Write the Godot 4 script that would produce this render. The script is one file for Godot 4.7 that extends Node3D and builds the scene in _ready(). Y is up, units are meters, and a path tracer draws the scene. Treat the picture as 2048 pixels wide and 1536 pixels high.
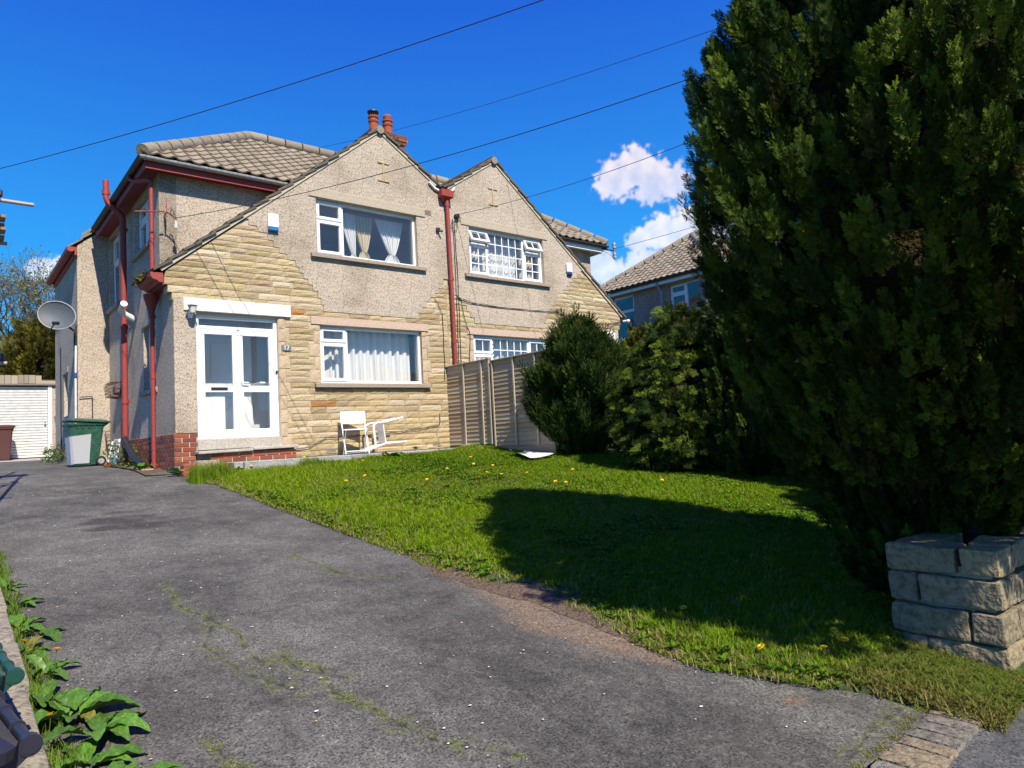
extends Node3D
# A 1930s semi-detached pair seen from the street, over a tarmac drive and a lawn in spring sun.

class MB:
	var v := PackedVector3Array()
	var n := PackedVector3Array()
	var c := PackedColorArray()
	var col := Color(1, 1, 1)
	var xf := Transform3D.IDENTITY
	var flip := false
	func _p(p: Vector3, nn: Vector3) -> void:
		v.append(p)
		n.append(nn)
		c.append(col)
	func tri(a: Vector3, b: Vector3, d: Vector3) -> void:
		a = xf * a
		b = xf * b
		d = xf * d
		if flip:
			var s := b
			b = d
			d = s
		var nn := (b - a).cross(d - a).normalized()
		_p(a, nn)
		_p(d, nn)
		_p(b, nn)
	func tri_n(a: Vector3, b: Vector3, d: Vector3, na: Vector3, nb: Vector3, nd: Vector3) -> void:
		a = xf * a
		b = xf * b
		d = xf * d
		na = (xf.basis * na).normalized()
		nb = (xf.basis * nb).normalized()
		nd = (xf.basis * nd).normalized()
		if flip:
			_p(a, na)
			_p(b, nb)
			_p(d, nd)
		else:
			_p(a, na)
			_p(d, nd)
			_p(b, nb)
	func quad(a: Vector3, b: Vector3, d: Vector3, e: Vector3) -> void:
		tri(a, b, d)
		tri(a, d, e)
	func hexa(p: Array) -> void:  # 0-3 the front, counter-clockwise seen from the front, 4-7 the same corners of the back
		quad(p[0], p[1], p[2], p[3])
		quad(p[5], p[4], p[7], p[6])
		quad(p[4], p[5], p[1], p[0])
		quad(p[3], p[2], p[6], p[7])
		quad(p[1], p[5], p[6], p[2])
		quad(p[4], p[0], p[3], p[7])
	func box(ce: Vector3, si: Vector3, ba := Basis.IDENTITY) -> void:
		var h := si * 0.5
		var p := []
		for z in [h.z, -h.z]:
			for q in [[-1, -1], [1, -1], [1, 1], [-1, 1]]:
				p.append(ce + ba * Vector3(q[0] * h.x, q[1] * h.y, z))
		hexa(p)
	func span(a: Vector3, b: Vector3) -> void:
		box((a + b) * 0.5, (b - a).abs())
	func cbox(ce: Vector3, si: Vector3, bev: float, ba := Basis.IDENTITY) -> void:  # a box with chamfered edges
		var h := si * 0.5
		bev = minf(bev, minf(h.x, minf(h.y, h.z)) * 0.9)
		for ax in 3:
			var i := (ax + 1) % 3
			var j := (ax + 2) % 3
			for s in [-1, 1]:
				var q := []
				for w in [[-1, -1], [1, -1], [1, 1], [-1, 1]]:
					var p := Vector3()
					p[ax] = s * h[ax]
					p[i] = w[0] * (h[i] - bev)
					p[j] = w[1] * (h[j] - bev)
					q.append(ce + ba * p)
				if s > 0:
					quad(q[0], q[1], q[2], q[3])
				else:
					quad(q[3], q[2], q[1], q[0])
			for s1 in [-1, 1]:
				for s2 in [-1, 1]:
					var e := []
					for k in [[-1, 0], [1, 0], [1, 1], [-1, 1]]:
						var p := Vector3()
						p[ax] = k[0] * (h[ax] - bev)
						p[i] = s1 * (h[i] - (bev if k[1] == 1 else 0.0))
						p[j] = s2 * (h[j] - (bev if k[1] == 0 else 0.0))
						e.append(ce + ba * p)
					if s1 * s2 < 0:
						quad(e[0], e[1], e[2], e[3])
					else:
						quad(e[3], e[2], e[1], e[0])
		for sx in [-1, 1]:
			for sy in [-1, 1]:
				for sz in [-1, 1]:
					var a := ce + ba * Vector3(sx * h.x, sy * (h.y - bev), sz * (h.z - bev))
					var b := ce + ba * Vector3(sx * (h.x - bev), sy * h.y, sz * (h.z - bev))
					var d := ce + ba * Vector3(sx * (h.x - bev), sy * (h.y - bev), sz * h.z)
					if sx * sy * sz > 0:
						tri(a, b, d)
					else:
						tri(a, d, b)
	func tube(pts: Array, rad, sides := 8, cap := true) -> void:
		var rings := []
		var norms := []
		var side := Vector3.ZERO
		for k in pts.size():
			var p: Vector3 = pts[k]
			var d: Vector3 = (pts[mini(k + 1, pts.size() - 1)] - pts[maxi(k - 1, 0)]).normalized()
			if side == Vector3.ZERO:
				side = d.cross(Vector3(0.31, 0.17, 0.93) if absf(d.y) > 0.8 else Vector3.UP).normalized()
			side = (side - d * side.dot(d)).normalized()
			var up := d.cross(side)
			var r: float = rad[k] if rad is Array else rad
			var ring := []
			var nr := []
			for i in sides:
				var a := TAU * i / sides
				var o := side * cos(a) + up * sin(a)
				ring.append(p + o * r)
				nr.append(o)
			rings.append(ring)
			norms.append(nr)
		for k in pts.size() - 1:
			for i in sides:
				var j := (i + 1) % sides
				tri_n(rings[k][i], rings[k][j], rings[k + 1][j], norms[k][i], norms[k][j], norms[k + 1][j])
				tri_n(rings[k][i], rings[k + 1][j], rings[k + 1][i], norms[k][i], norms[k + 1][j], norms[k + 1][i])
		if cap:
			for i in range(1, sides - 1):
				tri(rings[0][0], rings[0][i + 1], rings[0][i])
				tri(rings[-1][0], rings[-1][i], rings[-1][i + 1])
	func lathe(prof: Array, sides: int, at: Transform3D) -> void:  # points (radius, height) from the bottom up
		for k in prof.size() - 1:
			var p: Vector2 = prof[k]
			var q: Vector2 = prof[k + 1]
			var sl := Vector2(q.y - p.y, p.x - q.x).normalized()
			for i in sides:
				var a := TAU * i / sides
				var b := TAU * (i + 1) / sides
				var ua := Vector3(cos(a), 0, -sin(a))
				var ub := Vector3(cos(b), 0, -sin(b))
				var na := at.basis * (ua * sl.x + Vector3.UP * sl.y)
				var nb := at.basis * (ub * sl.x + Vector3.UP * sl.y)
				var a0 := at * (ua * p.x + Vector3.UP * p.y)
				var b0 := at * (ub * p.x + Vector3.UP * p.y)
				var a1 := at * (ua * q.x + Vector3.UP * q.y)
				var b1 := at * (ub * q.x + Vector3.UP * q.y)
				if p.x > 1e-5:
					tri_n(a0, b0, b1, na, nb, nb)
				if q.x > 1e-5:
					tri_n(a0, b1, a1, na, nb, na)
	func extrude(poly: PackedVector2Array, z0: float, z1: float) -> void:  # a counter-clockwise outline in x and y
		var t := Geometry2D.triangulate_polygon(poly)
		for k in range(0, t.size(), 3):
			var a := poly[t[k]]
			var b := poly[t[k + 1]]
			var d := poly[t[k + 2]]
			if (b - a).cross(d - a) < 0:
				var s := b
				b = d
				d = s
			tri(Vector3(a.x, a.y, z1), Vector3(b.x, b.y, z1), Vector3(d.x, d.y, z1))
			tri(Vector3(a.x, a.y, z0), Vector3(d.x, d.y, z0), Vector3(b.x, b.y, z0))
		for k in poly.size():
			var a := poly[k]
			var b := poly[(k + 1) % poly.size()]
			quad(Vector3(a.x, a.y, z0), Vector3(b.x, b.y, z0), Vector3(b.x, b.y, z1), Vector3(a.x, a.y, z1))
	func done() -> ArrayMesh:
		var a := []
		a.resize(Mesh.ARRAY_MAX)
		a[Mesh.ARRAY_VERTEX] = v
		a[Mesh.ARRAY_NORMAL] = n
		a[Mesh.ARRAY_COLOR] = c
		var m := ArrayMesh.new()
		m.add_surface_from_arrays(Mesh.PRIMITIVE_TRIANGLES, a)
		return m

var XF := Transform3D.IDENTITY
var M := {}
var taken := {}
var rng := RandomNumberGenerator.new()
var bump := FastNoiseLite.new()

func nb(local := true) -> MB:
	var m := MB.new()
	if local:
		m.xf = XF
		m.flip = XF.basis.determinant() < 0
	return m

func R(a: float, b: float) -> float:
	return rng.randf_range(a, b)

func numbered(called: String) -> String:
	var k: int = taken.get(called, 0)
	taken[called] = k + 1
	return called if k == 0 else "%s_%03d" % [called, k]

func obj(called: String, mb, m: Material, parent: Node = self) -> MeshInstance3D:
	var o := MeshInstance3D.new()
	o.mesh = mb.done() if mb is MB else mb
	o.material_override = m
	o.name = numbered(called) if parent == self else called
	parent.add_child(o, true)
	return o

func tag(o: Node3D, label: String, category: String, group := "", kind := "") -> Node3D:
	if label: o.set_meta("label", label)
	if category: o.set_meta("category", category)
	if group: o.set_meta("group", group)
	if kind: o.set_meta("kind", kind)
	return o

func thing(called: String, label: String, category: String, at := Vector3.ZERO, turn := 0.0, group := "") -> Node3D:
	var o := Node3D.new()
	o.name = numbered(called)
	add_child(o)
	o.position = at
	o.rotation.y = turn
	tag(o, label, category, group)
	return o

func part(called: String, parent: Node) -> Node3D:
	var o := Node3D.new()
	o.name = called
	parent.add_child(o, true)
	return o

func structure(called: String, mb, m: Material) -> MeshInstance3D:
	var o := obj(called, mb, m)
	o.set_meta("kind", "structure")
	return o

# ---- the lie of the land: the drive climbs from the street to the house, the lawn tilts a little up to the right
func land(x: float, z: float) -> float:
	var g := -0.56 - 0.1008 * (z + 1.0)
	if z < -1.0:
		g = -0.56 + 0.03 * (-1.0 - z)
	if z > 11.0:
		g = -1.77 - 0.02 * (z - 11.0)
	if z < -14.0:
		g = -0.17
	if x < -2.94 and z > 2.0 and z < 10.9:
		g -= 0.42
	var t := clampf((x - 0.3) * 0.045, 0.0, 0.24) * smoothstep(-0.6, 0.2, z) * smoothstep(10.6, 9.6, z)
	return g + t

# ---- materials
func L(r: float, g: float, b: float) -> Color:
	return Color(r, g, b).linear_to_srgb()

func ramp(stops: Array) -> Gradient:
	var g := Gradient.new()
	var off := PackedFloat32Array()
	var cols := PackedColorArray()
	for s in stops:
		off.append(s[0])
		cols.append(L(s[1], s[2], s[3]))
	g.offsets = off
	g.colors = cols
	return g

func noise(kind: int, freq: float, octaves := 4, seeded := 1) -> FastNoiseLite:
	var f := FastNoiseLite.new()
	f.noise_type = kind
	f.frequency = freq
	f.seed = seeded
	f.fractal_octaves = octaves
	f.fractal_type = FastNoiseLite.FRACTAL_FBM if octaves > 1 else FastNoiseLite.FRACTAL_NONE
	f.cellular_jitter = 1.0
	return f

func ntex(f: FastNoiseLite, stops: Array = [], size := 512) -> NoiseTexture2D:
	var t := NoiseTexture2D.new()
	t.width = size
	t.height = size
	t.seamless = true
	t.noise = f
	if stops:
		t.color_ramp = ramp(stops)
	return t

func flat(r: float, g: float, b: float, rough := 0.7, metal := 0.0) -> StandardMaterial3D:
	var m := StandardMaterial3D.new()
	m.albedo_color = L(r, g, b)
	m.roughness = rough
	m.metallic = metal
	m.cull_mode = BaseMaterial3D.CULL_DISABLED
	return m

func tex(t: Texture2D, metres: float, rough := 0.85, height: Texture2D = null, deep := 0.0, macro: Texture2D = null, macro_metres := 4.0) -> StandardMaterial3D:
	var m := StandardMaterial3D.new()
	m.albedo_texture = t
	m.roughness = rough
	m.uv1_triplanar = true
	m.uv1_world_triplanar = true
	m.uv1_scale = Vector3.ONE / metres
	m.uv1_triplanar_sharpness = 6.0
	m.cull_mode = BaseMaterial3D.CULL_DISABLED
	if height:
		m.heightmap_enabled = true
		m.heightmap_texture = height
		m.heightmap_scale = deep
	if macro:
		m.detail_enabled = true
		m.detail_albedo = macro
		m.detail_blend_mode = BaseMaterial3D.BLEND_MODE_MUL
		m.detail_uv_layer = BaseMaterial3D.DETAIL_UV_2
		m.uv2_triplanar = true
		m.uv2_world_triplanar = true
		m.uv2_scale = Vector3.ONE / macro_metres
		m.uv2_triplanar_sharpness = 6.0
	return m

func tinted(m: StandardMaterial3D) -> StandardMaterial3D:
	m.vertex_color_use_as_albedo = true
	return m

func make_materials() -> void:
	var S := FastNoiseLite.TYPE_SIMPLEX_SMOOTH
	var CEL := FastNoiseLite.TYPE_CELLULAR
	var peb := noise(CEL, 0.055, 1, 3)
	peb.cellular_return_type = FastNoiseLite.RETURN_CELL_VALUE
	var pebh := noise(CEL, 0.055, 1, 3)
	pebh.cellular_return_type = FastNoiseLite.RETURN_DISTANCE
	var pebt := ntex(peb, [[0.0, 0.09, 0.07, 0.055], [0.12, 0.18, 0.145, 0.115], [0.18, 0.45, 0.365, 0.28], [0.6, 0.51, 0.425, 0.33], [0.86, 0.57, 0.485, 0.39], [1.0, 0.70, 0.64, 0.56]], 1024)
	var pebht := ntex(pebh, [[0.0, 1, 1, 1], [1.0, 0, 0, 0]], 1024)
	var stain := ntex(noise(S, 0.006, 5, 9), [[0.0, 0.72, 0.70, 0.66], [0.35, 0.93, 0.92, 0.90], [0.65, 1, 1, 1], [1.0, 1, 0.98, 0.95]], 512)
	M.pebble = tex(pebt, 0.50, 0.95, pebht, 0.5, stain, 5.0)
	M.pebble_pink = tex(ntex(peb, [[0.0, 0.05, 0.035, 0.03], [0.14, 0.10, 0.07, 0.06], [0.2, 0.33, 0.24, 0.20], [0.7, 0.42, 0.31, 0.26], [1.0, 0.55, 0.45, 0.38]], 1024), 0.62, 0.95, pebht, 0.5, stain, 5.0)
	var grain := ntex(noise(S, 0.03, 5, 5), [[0.0, 0.66, 0.64, 0.60], [0.4, 0.92, 0.92, 0.91], [0.6, 1.0, 1.0, 1.0], [1.0, 1.08, 1.06, 1.02]], 512)
	var rough_h := ntex(noise(S, 0.02, 6, 6), [], 512)
	M.stone = tinted(tex(grain, 0.6, 0.95, rough_h, 0.6))
	M.dressed = tinted(tex(grain, 0.8, 0.9, rough_h, 0.25))
	var crust := noise(S, 0.014, 7, 15)
	crust.fractal_gain = 0.68
	M.rubble = tinted(tex(ntex(crust, [[0.0, 0.30, 0.27, 0.22], [0.3, 0.60, 0.57, 0.50], [0.55, 0.88, 0.86, 0.80], [0.8, 1.0, 0.98, 0.90], [1.0, 1.0, 0.92, 0.70]], 512), 0.45, 0.97, ntex(noise(S, 0.02, 7, 16), [], 512), 1.0))
	M.mortar = tex(ntex(noise(S, 0.05, 4, 7), [[0.0, 0.40, 0.34, 0.24], [1.0, 0.56, 0.48, 0.36]], 256), 0.4, 0.95)
	M.concrete = tex(ntex(noise(S, 0.04, 6, 8), [[0.0, 0.26, 0.24, 0.21], [0.4, 0.40, 0.37, 0.32], [0.6, 0.45, 0.42, 0.37], [1.0, 0.55, 0.52, 0.47]], 512), 0.9, 0.92, rough_h, 0.3, stain, 1.7)
	M.path = tex(ntex(noise(S, 0.04, 6, 18), [[0.0, 0.20, 0.20, 0.20], [0.5, 0.33, 0.33, 0.32], [1.0, 0.42, 0.41, 0.39]], 512), 0.8, 0.95, rough_h, 0.4, stain, 1.3)
	M.brick = tinted(tex(grain, 0.25, 0.92, rough_h, 0.5))
	M.brick_joint = tex(ntex(noise(S, 0.05, 4, 7), [[0.0, 0.40, 0.36, 0.28], [1.0, 0.58, 0.53, 0.43]], 256), 0.3, 0.95)
	var lichen := ntex(noise(S, 0.05, 6, 21), [[0.0, 0.45, 0.42, 0.36], [0.38, 0.86, 0.84, 0.80], [0.62, 1, 1, 1], [0.8, 1.12, 1.1, 1.0], [1.0, 0.8, 0.82, 0.7]], 512)
	M.tile = tinted(tex(lichen, 0.9, 0.93, rough_h, 0.5))
	M.red = tex(ntex(noise(S, 0.035, 6, 31), [[0.0, 0.09, 0.03, 0.022], [0.22, 0.20, 0.03, 0.024], [0.4, 0.28, 0.036, 0.028], [0.72, 0.32, 0.046, 0.036], [0.86, 0.38, 0.09, 0.07], [1.0, 0.42, 0.20, 0.16]], 512), 0.6, 0.6)
	M.red_dark = flat(0.20, 0.02, 0.02, 0.6)
	M.upvc = flat(0.82, 0.83, 0.84, 0.3)
	M.white = tex(ntex(noise(S, 0.02, 5, 33), [[0.0, 0.66, 0.65, 0.62], [0.4, 0.80, 0.80, 0.79], [1.0, 0.84, 0.84, 0.83]], 256), 1.0, 0.5)
	M.gutter_grey = tex(ntex(noise(S, 0.03, 5, 35), [[0.0, 0.20, 0.20, 0.20], [0.5, 0.34, 0.34, 0.34], [1.0, 0.42, 0.42, 0.42]], 256), 0.5, 0.55)
	M.gutter_black = tex(ntex(noise(S, 0.05, 5, 36), [[0.0, 0.018, 0.016, 0.015], [0.55, 0.035, 0.032, 0.03], [1.0, 0.12, 0.11, 0.09]], 256), 0.3, 0.6)
	M.black = flat(0.018, 0.018, 0.02, 0.45)
	M.dark_metal = flat(0.05, 0.045, 0.045, 0.5, 0.3)
	M.steel = tex(ntex(noise(S, 0.05, 4, 37), [[0.0, 0.26, 0.18, 0.14], [0.4, 0.34, 0.28, 0.25], [1.0, 0.46, 0.42, 0.40]], 256), 0.4, 0.5)
	M.rust = flat(0.13, 0.06, 0.04, 0.85)
	var g := StandardMaterial3D.new()
	g.albedo_color = Color(0.5, 0.55, 0.62, 0.04)
	g.transparency = BaseMaterial3D.TRANSPARENCY_ALPHA
	g.roughness = 0.0
	g.cull_mode = BaseMaterial3D.CULL_DISABLED
	M.glass = g
	M.wood = tinted(tex(grain, 0.5, 0.9))
	(M.wood as StandardMaterial3D).uv1_scale = Vector3(6.0, 26.0, 1.6)
	M.plank = tinted(tex(grain, 0.5, 0.95))
	(M.plank as StandardMaterial3D).uv1_scale = Vector3(14.0, 1.2, 14.0)
	M.room = flat(0.45, 0.45, 0.46, 0.9)
	M.room_dark = flat(0.45, 0.44, 0.43, 0.9)
	M.porch = flat(0.56, 0.60, 0.62, 0.7)
	var net := flat(0.80, 0.81, 0.80, 0.9)
	net.backlight_enabled = true
	net.backlight = Color(0.6, 0.6, 0.6)
	M.net = net
	var cream := tex(ntex(noise(CEL, 0.05, 1, 41), [[0.0, 0.55, 0.42, 0.24], [0.35, 0.66, 0.58, 0.40], [1.0, 0.70, 0.63, 0.46]], 256), 0.35, 0.9)
	cream.backlight_enabled = true
	cream.backlight = Color(0.4, 0.38, 0.3)
	M.cream = cream
	M.soil = tex(ntex(noise(S, 0.05, 6, 51), [[0.0, 0.05, 0.032, 0.02], [0.5, 0.12, 0.08, 0.052], [1.0, 0.21, 0.15, 0.10]], 512), 0.7, 0.97, rough_h, 3.0)
	M.turf = tex(ntex(noise(S, 0.05, 6, 52), [[0.0, 0.022, 0.03, 0.008], [0.5, 0.04, 0.06, 0.012], [1.0, 0.07, 0.075, 0.025]], 512), 0.9, 0.97, rough_h, 2.0)
	M.bark = tex(ntex(noise(S, 0.06, 5, 53), [[0.0, 0.02, 0.014, 0.010], [0.5, 0.05, 0.036, 0.026], [1.0, 0.10, 0.072, 0.05]], 256), 0.3, 0.95, rough_h, 1.5)
	M.twig = flat(0.11, 0.09, 0.07, 0.9)
	M.inner = tex(ntex(noise(S, 0.09, 5, 54), [[0.0, 0.035, 0.028, 0.014], [0.6, 0.07, 0.056, 0.028], [1.0, 0.12, 0.09, 0.05]], 256), 0.4, 0.98, rough_h, 5.0)  # dark brown for the added hull that darkens the evergreen crowns
	(M.inner as StandardMaterial3D).metallic_specular = 0.0
	M.leaf = foliage(0.35)
	M.grass = foliage(0.6)
	M.dock = tinted(tex(ntex(noise(S, 0.05, 4, 55), [[0.0, 0.75, 0.75, 0.7], [1.0, 1.1, 1.1, 1.05]], 256), 0.12, 0.45))
	(M.dock as StandardMaterial3D).backlight_enabled = true
	(M.dock as StandardMaterial3D).backlight = Color(0.55, 0.6, 0.3)
	M.yellow = flat(0.82, 0.55, 0.01, 0.7)
	M.petal = flat(0.72, 0.66, 0.58, 0.8)

func foliage(back: float) -> StandardMaterial3D:
	var m := flat(1, 1, 1, 0.7)
	m.metallic_specular = 0.2
	m.vertex_color_use_as_albedo = true
	m.backlight_enabled = true
	m.backlight = Color(back, back, back * 0.7)
	return m

# ---- camera, sky, sun
func make_view() -> void:
	var cam := Camera3D.new()
	cam.name = "camera"
	cam.position = Vector3(-2.93204, -0.34378, 11.97932)
	cam.rotation_degrees = Vector3(4.34532, -39.80407, -3.10452)
	cam.fov = 57.96
	cam.near = 0.05
	cam.far = 600.0
	add_child(cam)
	cam.current = true
	var e := Environment.new()
	e.background_mode = Environment.BG_SKY
	e.tonemap_mode = Environment.TONE_MAPPER_LINEAR
	e.tonemap_exposure = 1.5
	e.sdfgi_enabled = true
	e.ssao_enabled = true
	e.ssil_enabled = true
	var s := ProceduralSkyMaterial.new()
	s.sky_top_color = L(0.006, 0.024, 0.40)
	s.sky_horizon_color = L(0.045, 0.48, 0.90)
	s.sky_curve = 0.25
	s.ground_bottom_color = L(0.10, 0.10, 0.10)
	s.ground_horizon_color = L(0.30, 0.36, 0.42)
	s.sun_angle_max = 1.0
	s.sky_cover = clouds()
	s.sky_cover_modulate = Color(1, 1, 1, 1)
	e.sky = Sky.new()
	e.sky.sky_material = s
	var w := WorldEnvironment.new()
	w.name = "world_environment"
	w.environment = e
	add_child(w)
	var sun := DirectionalLight3D.new()
	sun.name = "sun"
	add_child(sun)
	sun.look_at_from_position(Vector3.ZERO, Vector3(0.15, -1.0, -0.92))
	sun.light_energy = 1.55
	sun.light_color = L(1.0, 0.92, 0.78)
	sun.light_angular_distance = 0.5
	sun.shadow_enabled = true

func clouds() -> ImageTexture:
	var W := 4096
	var H := 2048
	var im := Image.create(W, H, false, Image.FORMAT_RGBA8)
	im.fill(Color(0, 0, 0, 0))
	var f := noise(FastNoiseLite.TYPE_SIMPLEX_SMOOTH, 0.28, 6, 77)
	f.fractal_gain = 0.5
	# each cloud: azimuth, elevation, and its puffs as [sideways, up, radius] in degrees
	var list := [
		[51.3, 19.9, [[-1.6, 0.2, 1.9], [-0.3, 1.0, 1.8], [1.0, 0.3, 1.7], [2.4, -0.5, 1.7], [0.9, -0.9, 1.4], [-2.4, -0.2, 1.1]]],
		[46.3, 14.2, [[-0.6, 0.4, 1.3], [0.8, -0.4, 1.7], [2.2, -1.4, 1.6], [0.2, -1.6, 1.5]]],
		[53.2, 14.6, [[-2.0, 0.6, 1.2], [-0.2, 0.9, 1.9], [1.8, 1.2, 2.2], [3.6, 1.0, 2.4], [-1.8, -1.4, 1.9], [0.6, -1.3, 2.2], [3.2, -1.6, 2.6]]],
		[33.4, 20.8, [[-0.9, 0.3, 0.8], [0.1, -0.2, 0.9], [0.9, -0.7, 0.7]]],
		[6.5, 13.3, [[-0.8, -0.2, 1.1], [0.6, 0.1, 0.9], [2.0, -0.6, 1.2]]],
	]
	var r := RandomNumberGenerator.new()
	r.seed = 12
	for k in 26:  # the same sort of cloud goes on all round the sky
		var az := 70.0 + 268.0 * (k + r.randf()) / 26.0
		var el := r.randf_range(9.0, 34.0)
		var puffs := []
		for i in r.randi_range(4, 8):
			puffs.append([r.randf_range(-4.5, 4.5), r.randf_range(-1.2, 1.0), r.randf_range(1.0, 2.2)])
		list.append([az, el, puffs])
	for cl in list:
		var y0 := int((90.0 - cl[1] - 6.0) / 180.0 * H)
		var y1 := int((90.0 - cl[1] + 6.0) / 180.0 * H)
		var cosel := cos(deg_to_rad(cl[1]))
		var wide := int(9.0 / cosel / 360.0 * W)
		var xc := int(cl[0] / 360.0 * W)
		for y in range(y0, y1):
			for x in range(xc - wide, xc + wide):
				var dx: float = (x - xc) * 360.0 / W * cosel
				var dy: float = 90.0 - cl[1] - y * 180.0 / H
				var d := -9.0
				for p in cl[2]:
					d = maxf(d, 1.0 - Vector2(dx - p[0], (dy - p[1]) * 1.15).length() / p[2])
				if d < -0.7:
					continue
				var nz := f.get_noise_2d(x * 0.35, y * 0.35)
				var t := smoothstep(-0.10, 0.26, d + nz * 0.5)
				if t <= 0.0:
					continue
				var lit := clampf(0.62 + dy * 0.10 + f.get_noise_2d(x * 0.16 + 3.0, y * 0.16 - 4.0) * 0.55, 0.0, 1.0)
				var a := im.get_pixel(posmod(x, W), y).a
				if t > a:
					im.set_pixel(posmod(x, W), y, Color(L(0.30, 0.20, 0.03).lerp(L(0.60, 0.40, 0.06), lit), t))
	return ImageTexture.create_from_image(im)

# ---- houses. All coordinates are those of the left-hand house; XF mirrors or moves them for the others.
var courses := []

func lerp_table(t: Array, y: float) -> float:  # t holds [y, x] with y falling
	if y >= t[0][0]:
		return t[0][1]
	for k in t.size() - 1:
		if y >= t[k + 1][0]:
			return lerpf(t[k][1], t[k + 1][1], (t[k][0] - y) / (t[k][0] - t[k + 1][0]))
	return t[-1][1]

const EDGE_L := [[3.70, 1.2], [3.57, 1.36], [3.43, 1.59], [3.33, 1.66], [3.21, 1.78], [3.1, 1.94], [2.99, 2.1], [2.85, 2.16], [2.73, 2.27], [2.64, 2.34], [2.51, 2.46], [2.38, 2.53], [2.2, 2.6]]
const EDGE_R := [[3.16, 5.38], [3.05, 5.33], [2.84, 5.22], [2.68, 5.06], [2.53, 4.89], [2.36, 4.76], [2.21, 4.63]]

func roofline(x: float) -> float:
	return 2.66 + (x + 0.1) * 0.812 if x < 3.9 else 5.908 - 0.66 * (x - 3.9)

func verge_x(y: float) -> float:
	return (y - 2.66) / 0.812 - 0.1

func wall2d(mb: MB, O: Vector3, U: Vector3, N: Vector3, us: Array, top: Callable, bot: float, holes: Array, thick: float) -> void:
	us.sort()
	var B := -N * thick
	for k in us.size() - 1:
		var a: float = us[k]
		var b: float = us[k + 1]
		if b - a < 1e-4:
			continue
		var mid := (a + b) * 0.5
		var cuts := [bot]
		for h in holes:
			if h[0] < mid and mid < h[1]:
				cuts.append(h[2])
				cuts.append(h[3])
		cuts.sort()
		for i in range(0, cuts.size(), 2):
			var last := i + 1 >= cuts.size()
			var y0: float = cuts[i]
			var ya: float = top.call(a + 1e-4) if last else cuts[i + 1]
			var yb: float = top.call(b - 1e-4) if last else cuts[i + 1]
			var p0 := O + U * a + Vector3.UP * y0
			var p1 := O + U * b + Vector3.UP * y0
			var p2 := O + U * b + Vector3.UP * yb
			var p3 := O + U * a + Vector3.UP * ya
			mb.quad(p0, p1, p2, p3)
			mb.quad(p1 + B, p0 + B, p3 + B, p2 + B)
			if last:
				mb.quad(p3, p2, p2 + B, p3 + B)
	for h in holes:
		var q := []
		for w in [[0, 2], [1, 2], [1, 3], [0, 3]]:
			q.append(O + U * h[w[0]] + Vector3.UP * h[w[1]])
		mb.quad(q[0], q[1], q[1] + B, q[0] + B)
		mb.quad(q[3] + B, q[2] + B, q[2], q[3])
		mb.quad(q[0], q[0] + B, q[3] + B, q[3])
		mb.quad(q[1] + B, q[1], q[2], q[2] + B)
	for w: float in [us[0], us[-1]]:
		var s: float = 1.0 if w == us[-1] else -1.0
		var t: float = top.call(w - s * 1e-4)
		var a := O + U * w + Vector3.UP * bot
		var b := O + U * w + Vector3.UP * t
		if s > 0:
			mb.quad(a, a + B, b + B, b)
		else:
			mb.quad(a + B, a, b, b + B)

func stone(parent: Node, called: String, xa0: float, xa1: float, xb0: float, xb1: float, y0: float, y1: float, m: Material, tone: Color, proud: float, rough: float, back := -0.02, nx := 4) -> void:
	var mb := nb()
	mb.col = tone
	var ny := 3
	var g := []
	for j in ny + 1:
		var row := []
		for i in nx + 1:
			var s := float(i) / nx
			var t := float(j) / ny
			var x := lerpf(lerpf(xa0, xa1, t), lerpf(xb0, xb1, t), s)
			var edge := i == 0 or j == 0 or i == nx or j == ny
			var z := proud * 0.55 if edge else proud + R(-rough, rough)
			if not edge:
				x += R(-0.01, 0.01)
			row.append(Vector3(x, lerpf(y0, y1, t), z))
		g.append(row)
	for j in ny:
		for i in nx:
			mb.quad(g[j][i], g[j][i + 1], g[j + 1][i + 1], g[j + 1][i])
	for i in nx:
		var a: Vector3 = g[0][i]
		var b: Vector3 = g[0][i + 1]
		mb.quad(Vector3(a.x, a.y, back), Vector3(b.x, b.y, back), b, a)
		a = g[ny][i]
		b = g[ny][i + 1]
		mb.quad(a, b, Vector3(b.x, b.y, back), Vector3(a.x, a.y, back))
	for j in ny:
		var a: Vector3 = g[j][0]
		var b: Vector3 = g[j + 1][0]
		mb.quad(Vector3(a.x, a.y, back), a, b, Vector3(b.x, b.y, back))
		a = g[j][nx]
		b = g[j + 1][nx]
		mb.quad(a, Vector3(a.x, a.y, back), Vector3(b.x, b.y, back), b)
	obj(called, mb, m, parent)

func stone_tone() -> Color:
	var k := rng.randf()
	var c := Color(0.435, 0.34, 0.195)
	if k < 0.022:
		c = Color(0.42, 0.19, 0.055)
	elif k < 0.30:
		c = Color(0.475, 0.38, 0.235)
	elif k < 0.5:
		c = Color(0.39, 0.295, 0.165)
	elif k < 0.62:
		c = Color(0.51, 0.42, 0.28)
	var f := R(0.82, 1.14)
	return Color(c.r * f, c.g * f * R(0.97, 1.03), c.b * f * R(0.92, 1.08))

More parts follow.
